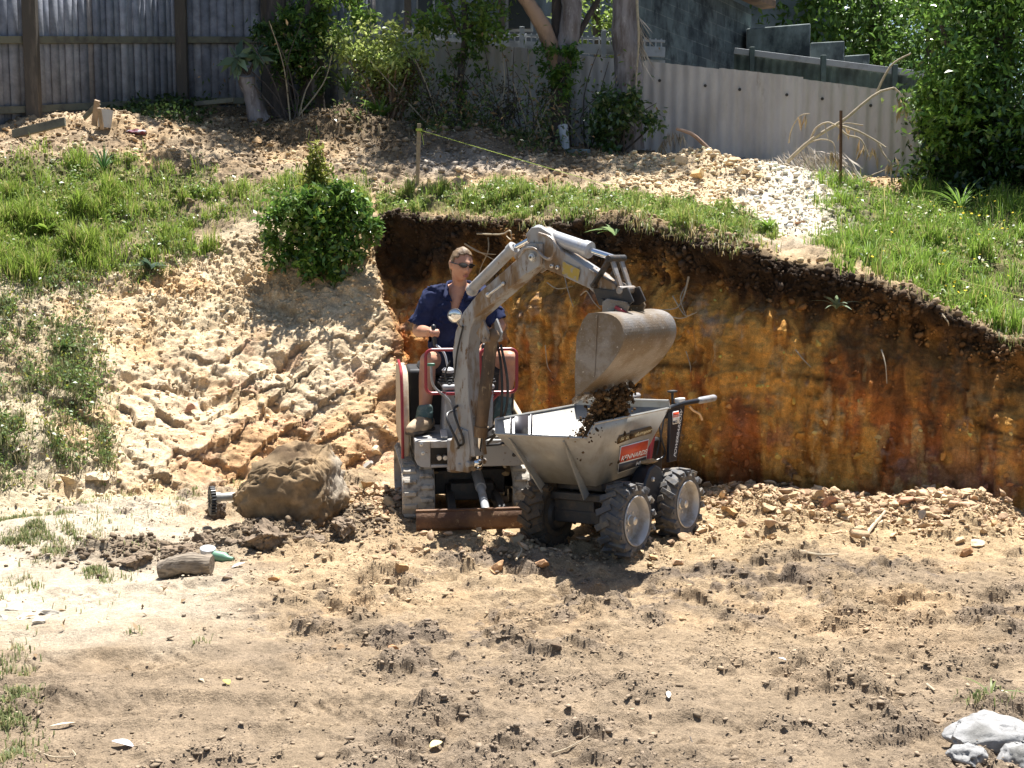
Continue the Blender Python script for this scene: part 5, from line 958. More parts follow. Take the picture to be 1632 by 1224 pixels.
for k, (px, py, Y, r_, n) in enumerate(((1270, 40, 25, (1.6, 1.6, 1.3), 3000), (1390, 20, 26, (1.8, 1.8, 1.6), 3600), (1480, 60, 24.5, (1.5, 1.5, 1.4), 2600), (1320, -90, 28, (2.6, 2.2, 1.8), 3400), (1540, -60, 27, (2.6, 2.2, 1.9), 3000))):
    bb = P(px, 190, Y); tree('leafy_tree', ('mid green tree behind the stepped wall, left of the others', 'dense green tree above the stepped wall ends', 'dark leafy tree just left of the big right hand tree', 'tall tree whose crown fills the top right skyline', 'tall tree whose crown shows above the big right hand tree')[k], bb, [([bb, P(px+6, py+20, Y), P(px, py-90, Y)], [.2, .14, .05], M_dbark)], [(P(px, py, Y), r_, 40, n, .17, (.07, .15, .03), (.18, .29, .06))], M_dbark, group='trees behind the stepped wall')
tree('leafy_tree', 'pale sunlit tree seen between the forked tree and the gum trunk', P(955, 60, 19.5), [([P(955, 100, 19.5), P(950, 20, 19.5), P(945, -100, 19.6)], [.08, .06, .03], M_dbark)], [(P(948, 22, 19.3), (.55, .5, .62), 16, 1300, .10, (.13, .22, .04), (.28, .36, .09)), (P(1100, -60, 24), (1.9, 1.2, .8), 20, 1500, .15, LG1, LG2)], M_dbark)
# dead palm frond hanging beside the gum trunk
fb = P(1018, 30, 15.6); t = thing('dead_frond', fb, 'pale dead palm frond hanging down beside the gum trunk', 'palm frond'); trunk([P(1014, -40, 15.7), P(1016, 20, 15.6), P(1018, 70, 15.55), P(1012, 150, 15.5)], [.02, .016, .008], M_twig, t, 'stalk', 6, 12)
V = []; n = 46
for k in range(n):
    f = k/n; o = V3(P(1016, 20+f*60, 15.6)); V.append((o, np.array([.25+.3*rng.random(), rng.normal()*.15, -1])*1.0))
c_ = np.array([a for a, _ in V]); d_ = np.array([b_ for _, b_ in V]); leafmesh('leaflets', c_, .34, .05, leafcols(n, (.36, .32, .28), (.55, .50, .44)), M_dry, t, dirs=d_*2)
# fallen dead branch with curled leaves, one thing
bb = P(1290, 262, 13.9); t = thing('dead_branch', bb, 'fallen pale dead branch arching over the grass in front of the grey fence', 'branch')
for pts, r_ in ((((1255, 258), (1290, 225), (1325, 203), (1350, 187), (1395, 150), (1425, 140)), .018), (((1290, 228), (1300, 205), (1318, 195), (1332, 200)), .010), (((1250, 262), (1290, 280), (1340, 312)), .014), (((1340, 200), (1370, 210), (1400, 227), (1412, 235)), .010), (((1335, 200), (1350, 215), (1372, 222), (1385, 250)), .010), (((1396, 150), (1420, 105), (1452, 85)), .012), (((1257, 228), (1262, 205), (1275, 185), (1290, 181)), .007), (((1315, 195), (1318, 215), (1322, 225)), .006), (((1288, 228), (1310, 222), (1328, 228), (1332, 252)), .007), (((1400, 228), (1408, 245), (1420, 260)), .009), (((1375, 200), (1350, 196), (1338, 200)), .006), (((1360, 290), (1400, 275), (1430, 262)), .008), (((1425, 140), (1440, 155), (1448, 175)), .009)):
    Yb = 13.7+rng.normal()*.12; trunk([P(x, y, Yb-.05*j) for j, (x, y) in enumerate(pts)], [r_*1.35, r_*.7], M_twig, t, 'limb', 6, 14)
q = []; 
for x, y in ((1436, 160), (1440, 175), (1330, 245), (1392, 240), (1375, 225), (1420, 262), (1285, 182), (1325, 250), (1350, 205)): q += [V3(P(x+rng.normal()*5, y+rng.normal()*5, 13.6)) for _ in range(7)]
leafmesh('curled_leaves', np.array(q), .13, .22, leafcols(len(q), (.34, .23, .12), (.55, .44, .27)), M_dry, t, dirs=np.tile([0, 0, -1.5], (len(q), 1)))
t = thing('frond_heap', P(1265, 262, 13.95), 'heap of grey dried palm fronds at the base of the grey fence', 'dead fronds')
for k in range(9):
    a_ = P(1200+10*k, 258+rng.normal()*4, 14.1+.05*rng.normal()); c_ = P(1265+9*k, 240+rng.normal()*6, 13.9); e_ = P(1300+8*k, 285+rng.normal()*8, 13.7); pth = smoothpath([a_, c_, e_], 22); dd = np.tile([.3, -.3, -1.], (44, 1))+np.repeat(np.gradient(pth, axis=0)*8, 2, 0)
    leafmesh('frond', np.repeat(pth, 2, 0), .26, .05, leafcols(44, (.30, .26, .22), (.52, .47, .40)), M_dry, t, dirs=dd)
t = thing('fallen_frond', P(1100, 235, 15.2), 'dry frond with a brown stalk lying against the fence right of the shrub', 'dead fronds'); trunk([P(1078, 205, 15.2), P(1105, 215, 15.15), P(1132, 240, 15.1)], [.02, .03], M_pink, t, 'stalk', 6, 8); pth = smoothpath([P(1050, 240, 15.2), P(1065, 210, 15.2), P(1090, 212, 15.15)], 30); leafmesh('frond', np.repeat(pth, 2, 0), .22, .06, leafcols(60, (.26, .20, .13), (.42, .36, .26)), M_dry, t, dirs=np.tile([0, -.2, -1.4], (60, 1)))

# thin bare twigs and suckers among the fence shrubs
for k, (px, py, lab) in enumerate(((700, 215, 'bare forked twigs rising by the flowering bush'), (800, 225, 'bare twigs standing midway along the shaded fence'), (845, 228, 'bare twigs just left of the forked tree'), (465, 195, 'bare twigs at the foot of the dark ivy tree'), (940, 240, 'thin saplings between the forked tree and the gum'))):
    bb = P(px, py, 15.8); t = thing('twig_clump', bb, lab, 'twigs', 0, None)
    for j in range(9):
        e_ = bb+Vector((rng.normal()*.35, rng.normal()*.15, .5+.8*rng.random())); trunk([bb+Vector((rng.normal()*.08, 0, -.05)), bb.lerp(e_, .5)+Vector((rng.normal()*.08, 0, .05)), e_], [.012, .004], M_dbark if j % 3 else M_twig, t, 'twig', 5, 9)
    p_ = V3(bb)+rng.normal(size=(110, 3))*[.3, .2, .28]+[0, 0, .75]; leafmesh('leaves', p_, .07, .4, leafcols(110, (.10, .17, .035), (.24, .32, .08), yellow=.3, ycol=(.32, .22, .12)), M_leaf, t)
# ------------------------------------------------------------------ fences and neighbours behind
M_plank = colmat('weathered paling', rough=.85, var=.35, vscale=6., bump=.35, bscale=30., spec=.2); M_rail = mat('mossy grey rail', (.17, .165, .12), .9, c2=(.09, .085, .07), scale=5, lo=.45, hi=.65, bump=.3)
M_post = mat('dark weathered post', (.095, .080, .065), .9, c2=(.17, .14, .11), scale=6, lo=.5, hi=.7, stretch=(2, 2, .4), bump=.4)
M_sheet = mat('grey fibre cement sheet', (.55, .525, .51), .85, c2=(.40, .365, .34), scale=2.2, lo=.45, hi=.7, stretch=(1, 1, .35), c3=(.24, .19, .15), scale3=5., lo3=.62, hi3=.75, bump=.15, bscale=30)
M_moss = mat('mossy concrete', (.26, .30, .29), .9, c2=(.045, .055, .06), scale=1.9, lo=.40, hi=.60, stretch=(1, 1, .6), c3=(.42, .46, .44), scale3=5., lo3=.62, hi3=.72, bump=.2)
M_blue = mat('grey blue cladding', (.20, .235, .27), .6, c2=(.12, .14, .165), scale=2, lo=.45, hi=.65); M_green = mat('dull green sheet', (.13, .18, .16), .7, c2=(.055, .075, .07), scale=2, lo=.4, hi=.65)
M_wht = mat('old white paint', (.48, .50, .52), .7, c2=(.30, .31, .31), scale=5, lo=.5, hi=.7); M_timb = mat('brown timber edge', (.23, .13, .075), .85, c2=(.11, .07, .045), scale=4, lo=.45, hi=.65); M_drk = mat('dark opening', (.02, .022, .025), .3)
fpts = [P(-330, 205, 13.2), P(62, 188, 15.0), P(297, 174, 16.9), P(430, 173, 17.1), P(600, 190, 17.3)]
pf = thing('paling_fence', fpts[1], 'weathered grey timber paling fence with dark posts on the upper left', 'fence')
V = []; F = []; C_ = []
for a_, b_ in zip(fpts[:-1], fpts[1:]):
    d_ = b_-a_; L_ = math.hypot(d_.x, d_.y); n = int(L_/.102); fw = Vector((d_.y, -d_.x, 0)).normalized(); fw = fw if fw.y < 0 else -fw; al = Vector((d_.x, d_.y, 0)).normalized()
    for k in range(n):
        p_ = a_.lerp(b_, (k+.5)/n)-fw*(.018*(k % 2)); h_ = 2.35+.03*rng.normal(); tn = rng.random(); col = np.array([.20, .218, .268])*(1-tn)+np.array([.30, .315, .365])*tn; col = col*(.8+.4*rng.random())
        if rng.random() < .10: col = col*np.array([1.1, .95, .8])
        b0 = len(V)
        for z_ in (-.15, h_):
            for sx_, sy_ in ((-.058, -.008), (.058, -.008), (.058, .008), (-.058, .008)): V.append(V3(p_+al*sx_+fw*-sy_*-1+Vector((0, 0, z_)))); C_.append(col)
        F += [tuple(b0+q for q in f) for f in ((3, 2, 1, 0), (4, 5, 6, 7), (0, 1, 5, 4), (1, 2, 6, 5), (2, 3, 7, 6), (3, 0, 4, 7))]
npmesh('palings', np.array(V), F, M_plank, pf, col=np.array(C_))
for a_, b_ in zip(fpts[:-1], fpts[1:]):
    for hz_ in (.10, .90, 1.75): b = MB(); b.bar(a_+Vector((0, -.05, hz_)), b_+Vector((0, -.05, hz_)), .045, .085); b.build('rail', M_rail, pf, bevel=.004)
for p_, w_ in ((fpts[1], .16), (fpts[2], .14), (fpts[3], .12)): b = MB(); b.box(p_+Vector((0, -.14, 1.1)), (w_, .11, 2.7)); b.build('post', M_post, pf, bevel=.008)
# corrugated sheet fence
qb = [(540, 190, 17.1), (700, 205, 16.9), (963, 240, 16.45), (1040, 246, 16.3), (1340, 276, 15.7), (1500, 294, 15.3), (1640, 305, 15.0)]; qt = [(540, 46), (700, 66), (963, 92), (1040, 100), (1340, 133), (1500, 158), (1640, 178)]
B_ = np.array([V3(P(*q)) for q in qb]); T_ = np.array([V3(P(x, y, Y)) for (x, y), (_, _, Y) in zip(qt, qb)]); cum = np.concatenate([[0], np.cumsum(np.linalg.norm(np.diff(B_[:, :2], axis=0), axis=1))])
sf = thing('sheet_fence', Vector(B_[3]), 'pale grey corrugated fibre cement fence with rust spots on the right', 'fence'); s0 = 0; k = 0
while s0 < cum[-1]-.01:
    s1 = min(s0+1.02, cum[-1]); n = int((s1-s0)/.0146)+2; ss = np.linspace(s0, s1+.02, n); bx = np.stack([np.interp(ss, cum, B_[:, j]) for j in range(3)], 1); zt_ = np.interp(ss, cum, T_[:, 2]); zt_ = zt_*.35+.65*np.linspace(zt_[0], zt_[-1], n)+.012*(k % 3)
    off = .013*np.sin(ss*2*math.pi/.146)+.006*(k % 2); lo_ = bx.copy(); lo_[:, 1] -= off; lo_[:, 2] -= .35; hi_ = lo_.copy(); hi_[:, 2] = zt_; bk_ = np.array([0, .007, 0]); V = np.concatenate([lo_, hi_, lo_+bk_, hi_+bk_, hi_, hi_+bk_]); F = [(i, i+1, n+i+1, n+i) for i in range(n-1)]+[(2*n+i, 3*n+i, 3*n+i+1, 2*n+i+1) for i in range(n-1)]+[(4*n+i, 4*n+i+1, 5*n+i+1, 5*n+i) for i in range(n-1)]
    o = npmesh('corrugated_sheet', V, F, M_sheet, sf, smooth=True)
    if s0 > cum[2]:
        for s_ in (s0+.255, s0+.84):
            if s_ < cum[-1]: p_ = Vector([np.interp(s_, cum, B_[:, j]) for j in range(3)]); p_.z = np.interp(s_, cum, T_[:, 2])-.22; p_.y -= .030; b = MB(); b.lathe(p_, (0, -1, 0), [(0, .020), (.004, .018), (.006, .010), (.014, .008), (.016, 0)], 12); b.build('fixing', M_dark, sf)
    s0 = s1; k += 1
# mossy block wall receding to the right behind the fence
M_blk2 = bpy.data.materials.new('mossy concrete blocks'); M_blk2.use_nodes = True; n_ = M_blk2.node_tree.nodes; L_ = M_blk2.node_tree.links; bs = n_['Principled BSDF']; bs.inputs['Roughness'].default_value = .9
w0, w1 = P(1000, 120, 17.6), P(1196, 110, 22.0); wd_v = (w1-w0); wd_v.z = 0; wl_len = wd_v.length; wd_v.normalize()
tc = n_.new('ShaderNodeTexCoord'); dt = n_.new('ShaderNodeVectorMath'); dt.operation = 'DOT_PRODUCT'; dt.inputs[1].default_value = wd_v; L_.new(tc.outputs['Object'], dt.inputs[0]); sx = n_.new('ShaderNodeSeparateXYZ'); L_.new(tc.outputs['Object'], sx.inputs[0]); cb_ = n_.new('ShaderNodeCombineXYZ'); L_.new(dt.outputs['Value'], cb_.inputs[0]); L_.new(sx.outputs[2], cb_.inputs[1])
br = n_.new('ShaderNodeTexBrick'); br.inputs['Color1'].default_value = (.15, .19, .19, 1); br.inputs['Color2'].default_value = (.075, .095, .10, 1); br.inputs['Mortar'].default_value = (.19, .21, .20, 1); br.inputs['Scale'].default_value = 1; br.inputs['Brick Width'].default_value = .4; br.inputs['Row Height'].default_value = .2; br.inputs['Mortar Size'].default_value = .006; L_.new(cb_.outputs[0], br.inputs[0])
ns = n_.new('ShaderNodeTexNoise'); ns.inputs['Scale'].default_value = 2.6; ns.inputs['Detail'].default_value = 7; ns.inputs['Roughness'].default_value = .7; L_.new(tc.outputs['Object'], ns.inputs[0]); mr = n_.new('ShaderNodeMapRange'); mr.inputs[1].default_value = .42; mr.inputs[2].default_value = .66; L_.new(ns.outputs[0], mr.inputs[0]); mx = n_.new('ShaderNodeMix'); mx.data_type = 'RGBA'; L_.new(mr.outputs[0], mx.inputs[0]); L_.new(br.outputs[0], mx.inputs[6]); mx.inputs[7].default_value = (.018, .024, .028, 1); L_.new(mx.outputs[2], bs.inputs['Base Color'])
bw = thing('block_wall', w0, 'tall mossy concrete block wall with a brown timber edge on top behind the fence', 'wall'); nv_ = Vector((wd_v.y, -wd_v.x, 0))
b = MB(); z0_, z1_ = 3.0, 5.95; a_ = Vector((w0.x, w0.y, 0)); e_ = Vector((w1.x, w1.y, 0)); b.prism([a_+Vector((0, 0, z0_)), e_+Vector((0, 0, z0_)), e_+Vector((0, 0, z1_)), a_+Vector((0, 0, z1_))], [p-nv_*.2 for p in (a_+Vector((0, 0, z0_)), e_+Vector((0, 0, z0_)), e_+Vector((0, 0, z1_)), a_+Vector((0, 0, z1_)))]); b.build('wall', M_blk2, bw)
b = MB(); b.bar(a_+Vector((0, 0, z1_+.07))+nv_*.05, e_+Vector((.25, 0, z1_+.07))+nv_*.05, .25, .13); b.build('timber_capping', M_timb, bw, bevel=.01)
for k, (x0, x1, yt, yb, Y0, Y1) in enumerate(((1190, 1292, 37, 120, 21.5, 21.0), (1292, 1346, 65, 120, 22.2, 22.0), (1346, 1386, 86, 130, 22.9, 22.7))):
    p_, q_ = P(x0, yt, Y0), P(x1, yt, Y1); p_.z = q_.z; b = MB(); dn = Vector((0, 0, -2.2)); bk = Vector((.2, .9, 0)); b.prism([p_, q_, q_+dn, p_+dn], [p_+bk, q_+bk, q_+dn+bk, p_+dn+bk]); o = b.build('stepped_wall', M_moss, None, bevel=.02); tag(o, ('tallest mossy concrete wall step, next to the block wall', 'middle step of the stepped concrete wall', 'lowest and farthest step of the stepped concrete wall')[k], 'wall', 'stepped wall ends')
gf = thing('green_fence', P(1198, 115, 19.5), 'dull green sheet fence with a top rail and posts beyond the grey fence', 'fence'); a_, b_ = P(1170, 84, 20.2), P(1470, 122, 18.6); n = 120; ss = np.linspace(0, 1, n); ln = np.array([V3(a_.lerp(b_, t_)) for t_ in ss]); ln[:, 1] += .02*np.sin(ss*3.2*2*math.pi/.146); lo_ = ln.copy(); lo_[:, 2] -= 1.7; npmesh('sheet', np.concatenate([lo_, ln]), [(i, i+1, n+i+1, n+i) for i in range(n-1)], M_green, gf, smooth=True)
b = MB(); b.bar(a_+Vector((0, -.06, .02)), b_+Vector((0, -.06, .02)), .05, .09); b.build('top_rail', M_wht, gf, bevel=.004)
for px, y0 in ((1198, 77), (1315, 90), (1425, 105)): t_ = (px-1170)/300; q_ = a_.lerp(b_, t_); q_.z = P(px, y0, q_.y).z; b = MB(); b.box(q_+Vector((0, -.12, -.6)), (.075, .075, 1.2)); b.build('post', M_green, gf, bevel=.006)
# neighbour's house, its deck rail and the shed above the block wall
nh = thing('house', P(760, 60, 22), 'grey blue clad neighbour house seen through the leaves above the fence', 'house'); xa, xb = P(520, 0, 22).x, P(1040, 0, 22).x; n = 160; xs = np.linspace(xa, xb, n); lo_ = np.stack([xs, 22+.02*np.sign(np.sin(xs*2*math.pi/.2)), np.full(n, 3.5)], 1); hi_ = lo_.copy(); hi_[:, 2] = 9.5; npmesh('cladding', np.concatenate([lo_, hi_]), [(i, i+1, n+i+1, n+i) for i in range(n-1)], M_blue, nh)
for px, w_ in ((650, .11), (800, .10), (560, .10)): q_ = P(px, 20, 21.6); b = MB(); b.box((q_.x, 21.6, 6), (w_, w_, 6)); b.build('post', M_post, nh)
for x0, x1 in ((664, 692), (806, 850)): p_, q_ = P(x0, 50, 21.7), P(x1, -40, 21.7); b = MB(); b.box(((p_.x+q_.x)/2, 21.75, (p_.z+q_.z)/2), (q_.x-p_.x, .06, q_.z-p_.z)); o = b.build('window', M_wht, nh); b = MB(); b.box(((p_.x+q_.x)/2, 21.70, (p_.z+q_.z)/2), ((q_.x-p_.x)*.8, .05, (q_.z-p_.z)*.9)); b.build('pane', M_drk, o)
dr = thing('deck_rail', P(700, 70, 18.4), 'white picket rail with posts just behind the shaded grey fence', 'railing')
for y_, h_ in ((52, .03), (63, .03), (70, .12)): p_, q_ = P(600, y_-5, 18.4), P(1060, y_+14, 18.0); b = MB(); b.bar(p_, q_, .05, h_); b.build('rail', M_wht, dr)
for px in range(604, 1056, 9): f = (px-600)/460; p_ = P(px, 58+19*f-5, 18.4-.4*f); b = MB(); b.box(p_, (.022, .022, .17)); b.build('picket', M_wht, dr)
for px in (702, 832, 962): f = (px-600)/460; p_ = P(px, 60+19*f-5, 18.3-.4*f); b = MB(); b.box(p_, (.07, .07, .38)); b.build('post', M_wht, dr, bevel=.005)
b = MB(); p_, q_ = P(600, 78, 18.5), P(1060, 96, 18.1); b.prism([p_, q_, q_+Vector((0, 0, -1.2)), p_+Vector((0, 0, -1.2))], [p+Vector((0, .1, 0)) for p in (p_, q_, q_+Vector((0, 0, -1.2)), p_+Vector((0, 0, -1.2)))]); b.build('skirt_boards', M_wht, dr)
sh = thing('shed', P(1190, 20, 24), 'bluish metal shed glimpsed above the block wall', 'shed'); p_ = P(1140, 40, 24.5); b = MB(); b.box((p_.x+.9, 25.5, 6.4), (2.6, 2, 2.0)); b.build('wall', M_blue, sh); b = MB(); b.box((p_.x+.9, 25.4, 7.5), (3.0, 2.6, .12)); b.build('roof', M_timb, sh)
far = thing('hedge', (0, 40, 5), 'far green hedge closing the view behind the houses', 'hedge'); 
crown('foliage', (2, 42, 8), (32, 3, 7), 260, 16000, .5, .5, (.04, .09, .02), (.10, .17, .04), None, far, spread=.08, shell=.1)
# ------------------------------------------------------------------ stones, clods and small things
M_stone = colmat('broken stone', rough=.9, var=.25, vscale=25., bump=.5, bscale=70., spec=.2)
def rocktpl(k, sub):
    bm = bmesh.new(); bmesh.ops.create_icosphere(bm, subdivisions=sub, radius=1.0); V = np.array([v_.co[:] for v_ in bm.verts]); F = np.array([[v_.index for v_ in f.verts] for f in bm.faces]); bm.free(); r_ = np.random.default_rng(100+k)
    if sub == 1: return V*(.62+.5*r_.random((len(V), 1)))*[1, .8, .75], F
    for _ in range(13 if sub == 3 else 14 if sub == 6 else 10):
        d_ = unit(r_.normal(size=(1, 3)))[0]; c_ = .24+.34*r_.random(); t_ = V @ d_; V = V-np.outer(np.clip(t_-c_, 0, None)*(1.0 if sub < 5 else .92), d_)
    V += (.10 if sub > 4 else .045)*np.stack([fbm(V, 1.7, 2, k*5+j) for j in range(3)], 1); return V/np.abs(V).max(), F
TPL1 = [rocktpl(k, 1) for k in range(6)]; TPL2 = [rocktpl(20+k, 3) for k in range(8)]; TPL4 = [rocktpl(40+k, 4) for k in range(8)]
def rotm(n):
    q = unit(rng.normal(size=(n, 4))); w_, x, y, z = q.T
    return np.stack([np.stack([1-2*(y*y+z*z), 2*(x*y-w_*z), 2*(x*z+w_*y)], 1), np.stack([2*(x*y+w_*z), 1-2*(x*x+z*z), 2*(y*z-w_*x)], 1), np.stack([2*(x*z-w_*y), 2*(y*z+w_*x), 1-2*(x*x+y*y)], 1)], 1)
def scatter(name, p, size, cols, tpl, label, cat, flat=.7, sink=.25, parent=None, wide=1.0):
    Vs, Fs, Cs = [], [], []; b0 = 0; k = rng.integers(0, len(tpl), len(p)); Rm = rotm(len(p)); sc3 = size[:, None]*(.6+.6*rng.random((len(p), 3)))
    for j, (tv, tf) in enumerate(tpl):
        m = np.where(k == j)[0]
        if len(m) == 0: continue
        V = np.einsum('nij,nvj->nvi', Rm[m], tv[None]*sc3[m][:, None]); V[..., 2] *= flat; V[..., 0] *= wide; yw = rng.random(len(m))*6.283; cy_, sy_ = np.cos(yw)[:, None], np.sin(yw)[:, None]; V[..., 0], V[..., 1] = V[..., 0]*cy_-V[..., 1]*sy_, V[..., 0]*sy_+V[..., 1]*cy_; V += (p[m]+np.array([0, 0, 1])*size[m][:, None]*(.5-sink))[:, None]
        Vs.append(V.reshape(-1, 3)); Fs.append((tf[None]+(np.arange(len(m))*len(tv))[:, None, None]+b0).reshape(-1, 3)); Cs.append(np.repeat(cols[m], len(tv), 0)); b0 += len(m)*len(tv)
    o = npmesh(name, np.concatenate(Vs), np.concatenate(Fs), M_stone, parent, col=np.concatenate(Cs))
    if label: tag(o, label, cat, None, 'stuff')
    return o
def soilcols(i, k=1.12, dv=.18): return np.clip(C[i]*k*(1+dv*rng.normal(size=(len(i), 1))), .01, .8)
def pareto(n, lo_, hi_, a=2.2): return np.clip(lo_*(1-rng.random(n))**(-1/a), lo_, hi_)
w_ = pit*infr*(.35+churn)*sstep(3.6, 4.6, X[:, 1])*(1-.8*smoothpath_)/np.maximum(X[:, 1]/6, .7)
w_ = w_*(.10+lumpc**1.5)
p, _, i = sample(w_, 62000); scatter('dirt_clods', p, pareto(len(p), .0030, .020, 2.5), np.clip(C[i]*(.75+.5*rng.random((len(p), 1))), .01, .7), TPL1, 'small clods and crumbs of dirt strewn over the work floor', 'dirt clods', sink=.40, flat=.5, wide=1.5)
rub = pit*infr*(hump(1480, 8.5, 1, .5, .32)*1.5+hump(1300, 8.8, 1, .4, .25)*1.2+hump(1170, 8.95, .5, .4, .25)+.08*sstep(7.3, 8.3, X[:, 1])*sstep(900, 1000, u)+.12*hump(830, 7.5, 1, .9, .3)+.9*hump(600, 8.7, 1, .2, .5))
p, _, i = sample(rub, 5000); cs = mix((.50, .37, .22), (.40, .265, .17), rng.random(len(p)))*(.7+.55*rng.random((len(p), 1))); p2, _, i2 = sample(rub, 15000); scatter('rubble_fines', p2, pareto(len(p2), .005, .022, 2), mix((.52, .39, .24), (.44, .30, .18), rng.random(len(p2)))*(.8+.4*rng.random((len(p2), 1))), TPL1, 'fine crumbs between the rubble at the foot of the cut wall', 'rubble', sink=.4)
scatter('rubble', p, pareto(len(p), .010, .062, 1.6), cs, TPL2, 'broken orange stone rubble heaped at the foot of the cut wall and beside the digger', 'rubble')
p, _, i = sample(lslope*infr*(.5+sstep(4.0, 4.4, v)), 7500); scatter('slope_stones', p, pareto(len(p), .008, .035), soilcols(i, 1.08), TPL1, 'loose chips of weathered rock on the left slope', 'loose stones', sink=.35)
p, _, i = sample(infr*sstep(5.2, 5.5, v)*sstep(6.9, 6.6, v)*(.4+1.6*sstep(960, 1010, u)*sstep(1360, 1330, u)+.7*sstep(420, 300, u)), 13000); scatter('gravel', p, pareto(len(p), .012, .05), soilcols(i, 1.1, .25), TPL1, 'pale gravel and spoil spread over the terrace below the fences', 'gravel')
p, _, i = sample(wall*infr*sstep(4.45, 4.85, v), 2600); scatter('topsoil_lumps', p+N[i]*.01, pareto(len(p), .012, .045), np.clip(C[i]*(1.0+.5*rng.random((len(p), 1))), .01, .5), TPL1, 'crumbly dark topsoil lumps under the lip of the cut', 'soil lumps', flat=1)
p, _, i = sample(wall*infr*sstep(4.6, 3.1, v), 1500); scatter('wall_stones', p, pareto(len(p), .010, .05), np.clip(C[i]*(.8+.7*rng.random((len(p), 1))), .01, .6), TPL2, 'stones embedded in the shaded clay wall', 'embedded stones', flat=1, sink=.55)
p, _, i = sample(infr*sstep(5.75, 6.0, v)*sstep(6.9, 6.7, v)*(sstep(300, 420, u)*sstep(960, 900, u)+.3), 5200); scatter('spoil_clods', p, pareto(len(p), .012, .06, 1.9), np.clip(C[i]*(.8+.8*rng.random((len(p), 1))), .02, .6), TPL1, 'lumpy spoil lying on the shaded terrace under the trees', 'spoil')
# single rocks that stand out
def rock(px, py, s_px, col, label, group, flat=.75, k=0, Y=None, sub=None):
    g = G(px, py) if Y is None else P(px, py, Y); s_ = s_px*g.y/FPX/2; tv, tf = TPL4[k % len(TPL4)]; Rm = rotm(1)[0]; V = tv @ Rm.T*s_*np.array([1.1, 1, flat]); V += .03*s_*fbm(V/s_, 6, 3, k)[:, None]*unit(V); V += V3(g)+np.array([0, 0, s_*flat*.45]); o = npmesh('rock', V, tf, M_stone, None, col=np.tile(col, (len(V), 1)), smooth=True, sharp=28); tag(o, label, 'rock', group); return o
OR, PK, CR, GRY = (.46, .30, .155), (.44, .25, .165), (.58, .46, .31), (.36, .33, .29)
for k, (px, py, s_, col, lab) in enumerate((
    (640, 910, 28, (.36, .23, .12), 'pointed brown rock alone on the dirt below the dozer blade'), (862, 905, 32, (.34, .20, .11), 'reddish round rock in the shadow under the barrow'), (905, 912, 24, (.34, .22, .12), 'flat brown rock at the tip of the barrow shadow'), (795, 908, 30, (.42, .25, .13), 'orange rock left of the barrow shadow'), (535, 1035, 24, (.25, .17, .10), 'dark brown rock alone in the middle of the dirt'), (630, 1040, 26, (.42, .23, .12), 'flat orange stone right of the dark brown rock'), (890, 1035, 24, (.13, .09, .06), 'black clod of soil in the mid foreground'), (440, 925, 22, (.46, .26, .12), 'small orange stone to the right of the log'),
    (362, 922, 20, (.48, .38, .28), 'pale flat chip between the log and the orange stone'), (1042, 893, 22, OR, 'small orange rock by the front wheel of the barrow'), (1545, 885, 40, (.36, .20, .10), 'large low brown rock on the right below the rubble heap'), (1440, 806, 34, PK, 'pinkish rock on the crest of the left rubble heap'), (1318, 806, 36, PK, 'flat pink slab on the left rubble mound'), (1502, 800, 24, CR, 'cream rock topping the right rubble heap'), (1470, 825, 26, GRY, 'grey rock halfway up the right rubble heap'), (1165, 822, 34, OR, 'long orange rock behind the rear barrow wheel'), (1585, 838, 22, OR, 'round orange rock at the right end of the rubble heap'), (1405, 838, 24, CR, 'cream stone between the two rubble heaps'), (1555, 868, 28, CR, 'pale rock above the large low brown rock'), (1270, 815, 24, (.50, .35, .19), 'yellow rock on the left shoulder of the left rubble mound'), (1350, 830, 26, CR, 'pale stone at the foot of the left rubble mound'),
    (150, 765, 46, CR, 'cream boulder at the foot of the left slope'), (110, 770, 34, (.50, .36, .20), 'orange boulder beside the cream one at the foot of the left slope'), (25, 722, 22, (.45, .38, .30), 'grey stone near the left edge of the slope'), (590, 775, 30, OR, 'orange stone between the big boulder and the track'), (600, 720, 34, CR, 'pale stone leaning on the slope behind the left track'), (588, 748, 26, GRY, 'grey stone just left of the left track'), (612, 690, 26, CR, 'cream stone above the left track'),
    (1112, 283, 34, (.52, .36, .18), 'largest orange rock in the pile on the terrace'), (1140, 268, 26, OR, 'orange rock on top of the terrace pile'), (1165, 262, 30, (.55, .41, .25), 'right hand rock of the terrace pile'), (1085, 262, 26, CR, 'pale rock at the left of the terrace pile'), (1115, 305, 22, (.28, .20, .13), 'dark rock below the largest orange terrace rock'), (1188, 278, 24, CR, 'cream rock at the edge of the white gravel'), (1272, 360, 20, (.5, .28, .16), 'small orange rock in the white gravel'), (412, 226, 22, OR, 'orange rock under the dark trees at the terrace'), (300, 655, 24, PK, 'pink stone halfway down the left slope'), (450, 605, 24, CR, 'cream stone lodged in the bare slope'))): rock(px, py, s_, col, lab, None, k=k)
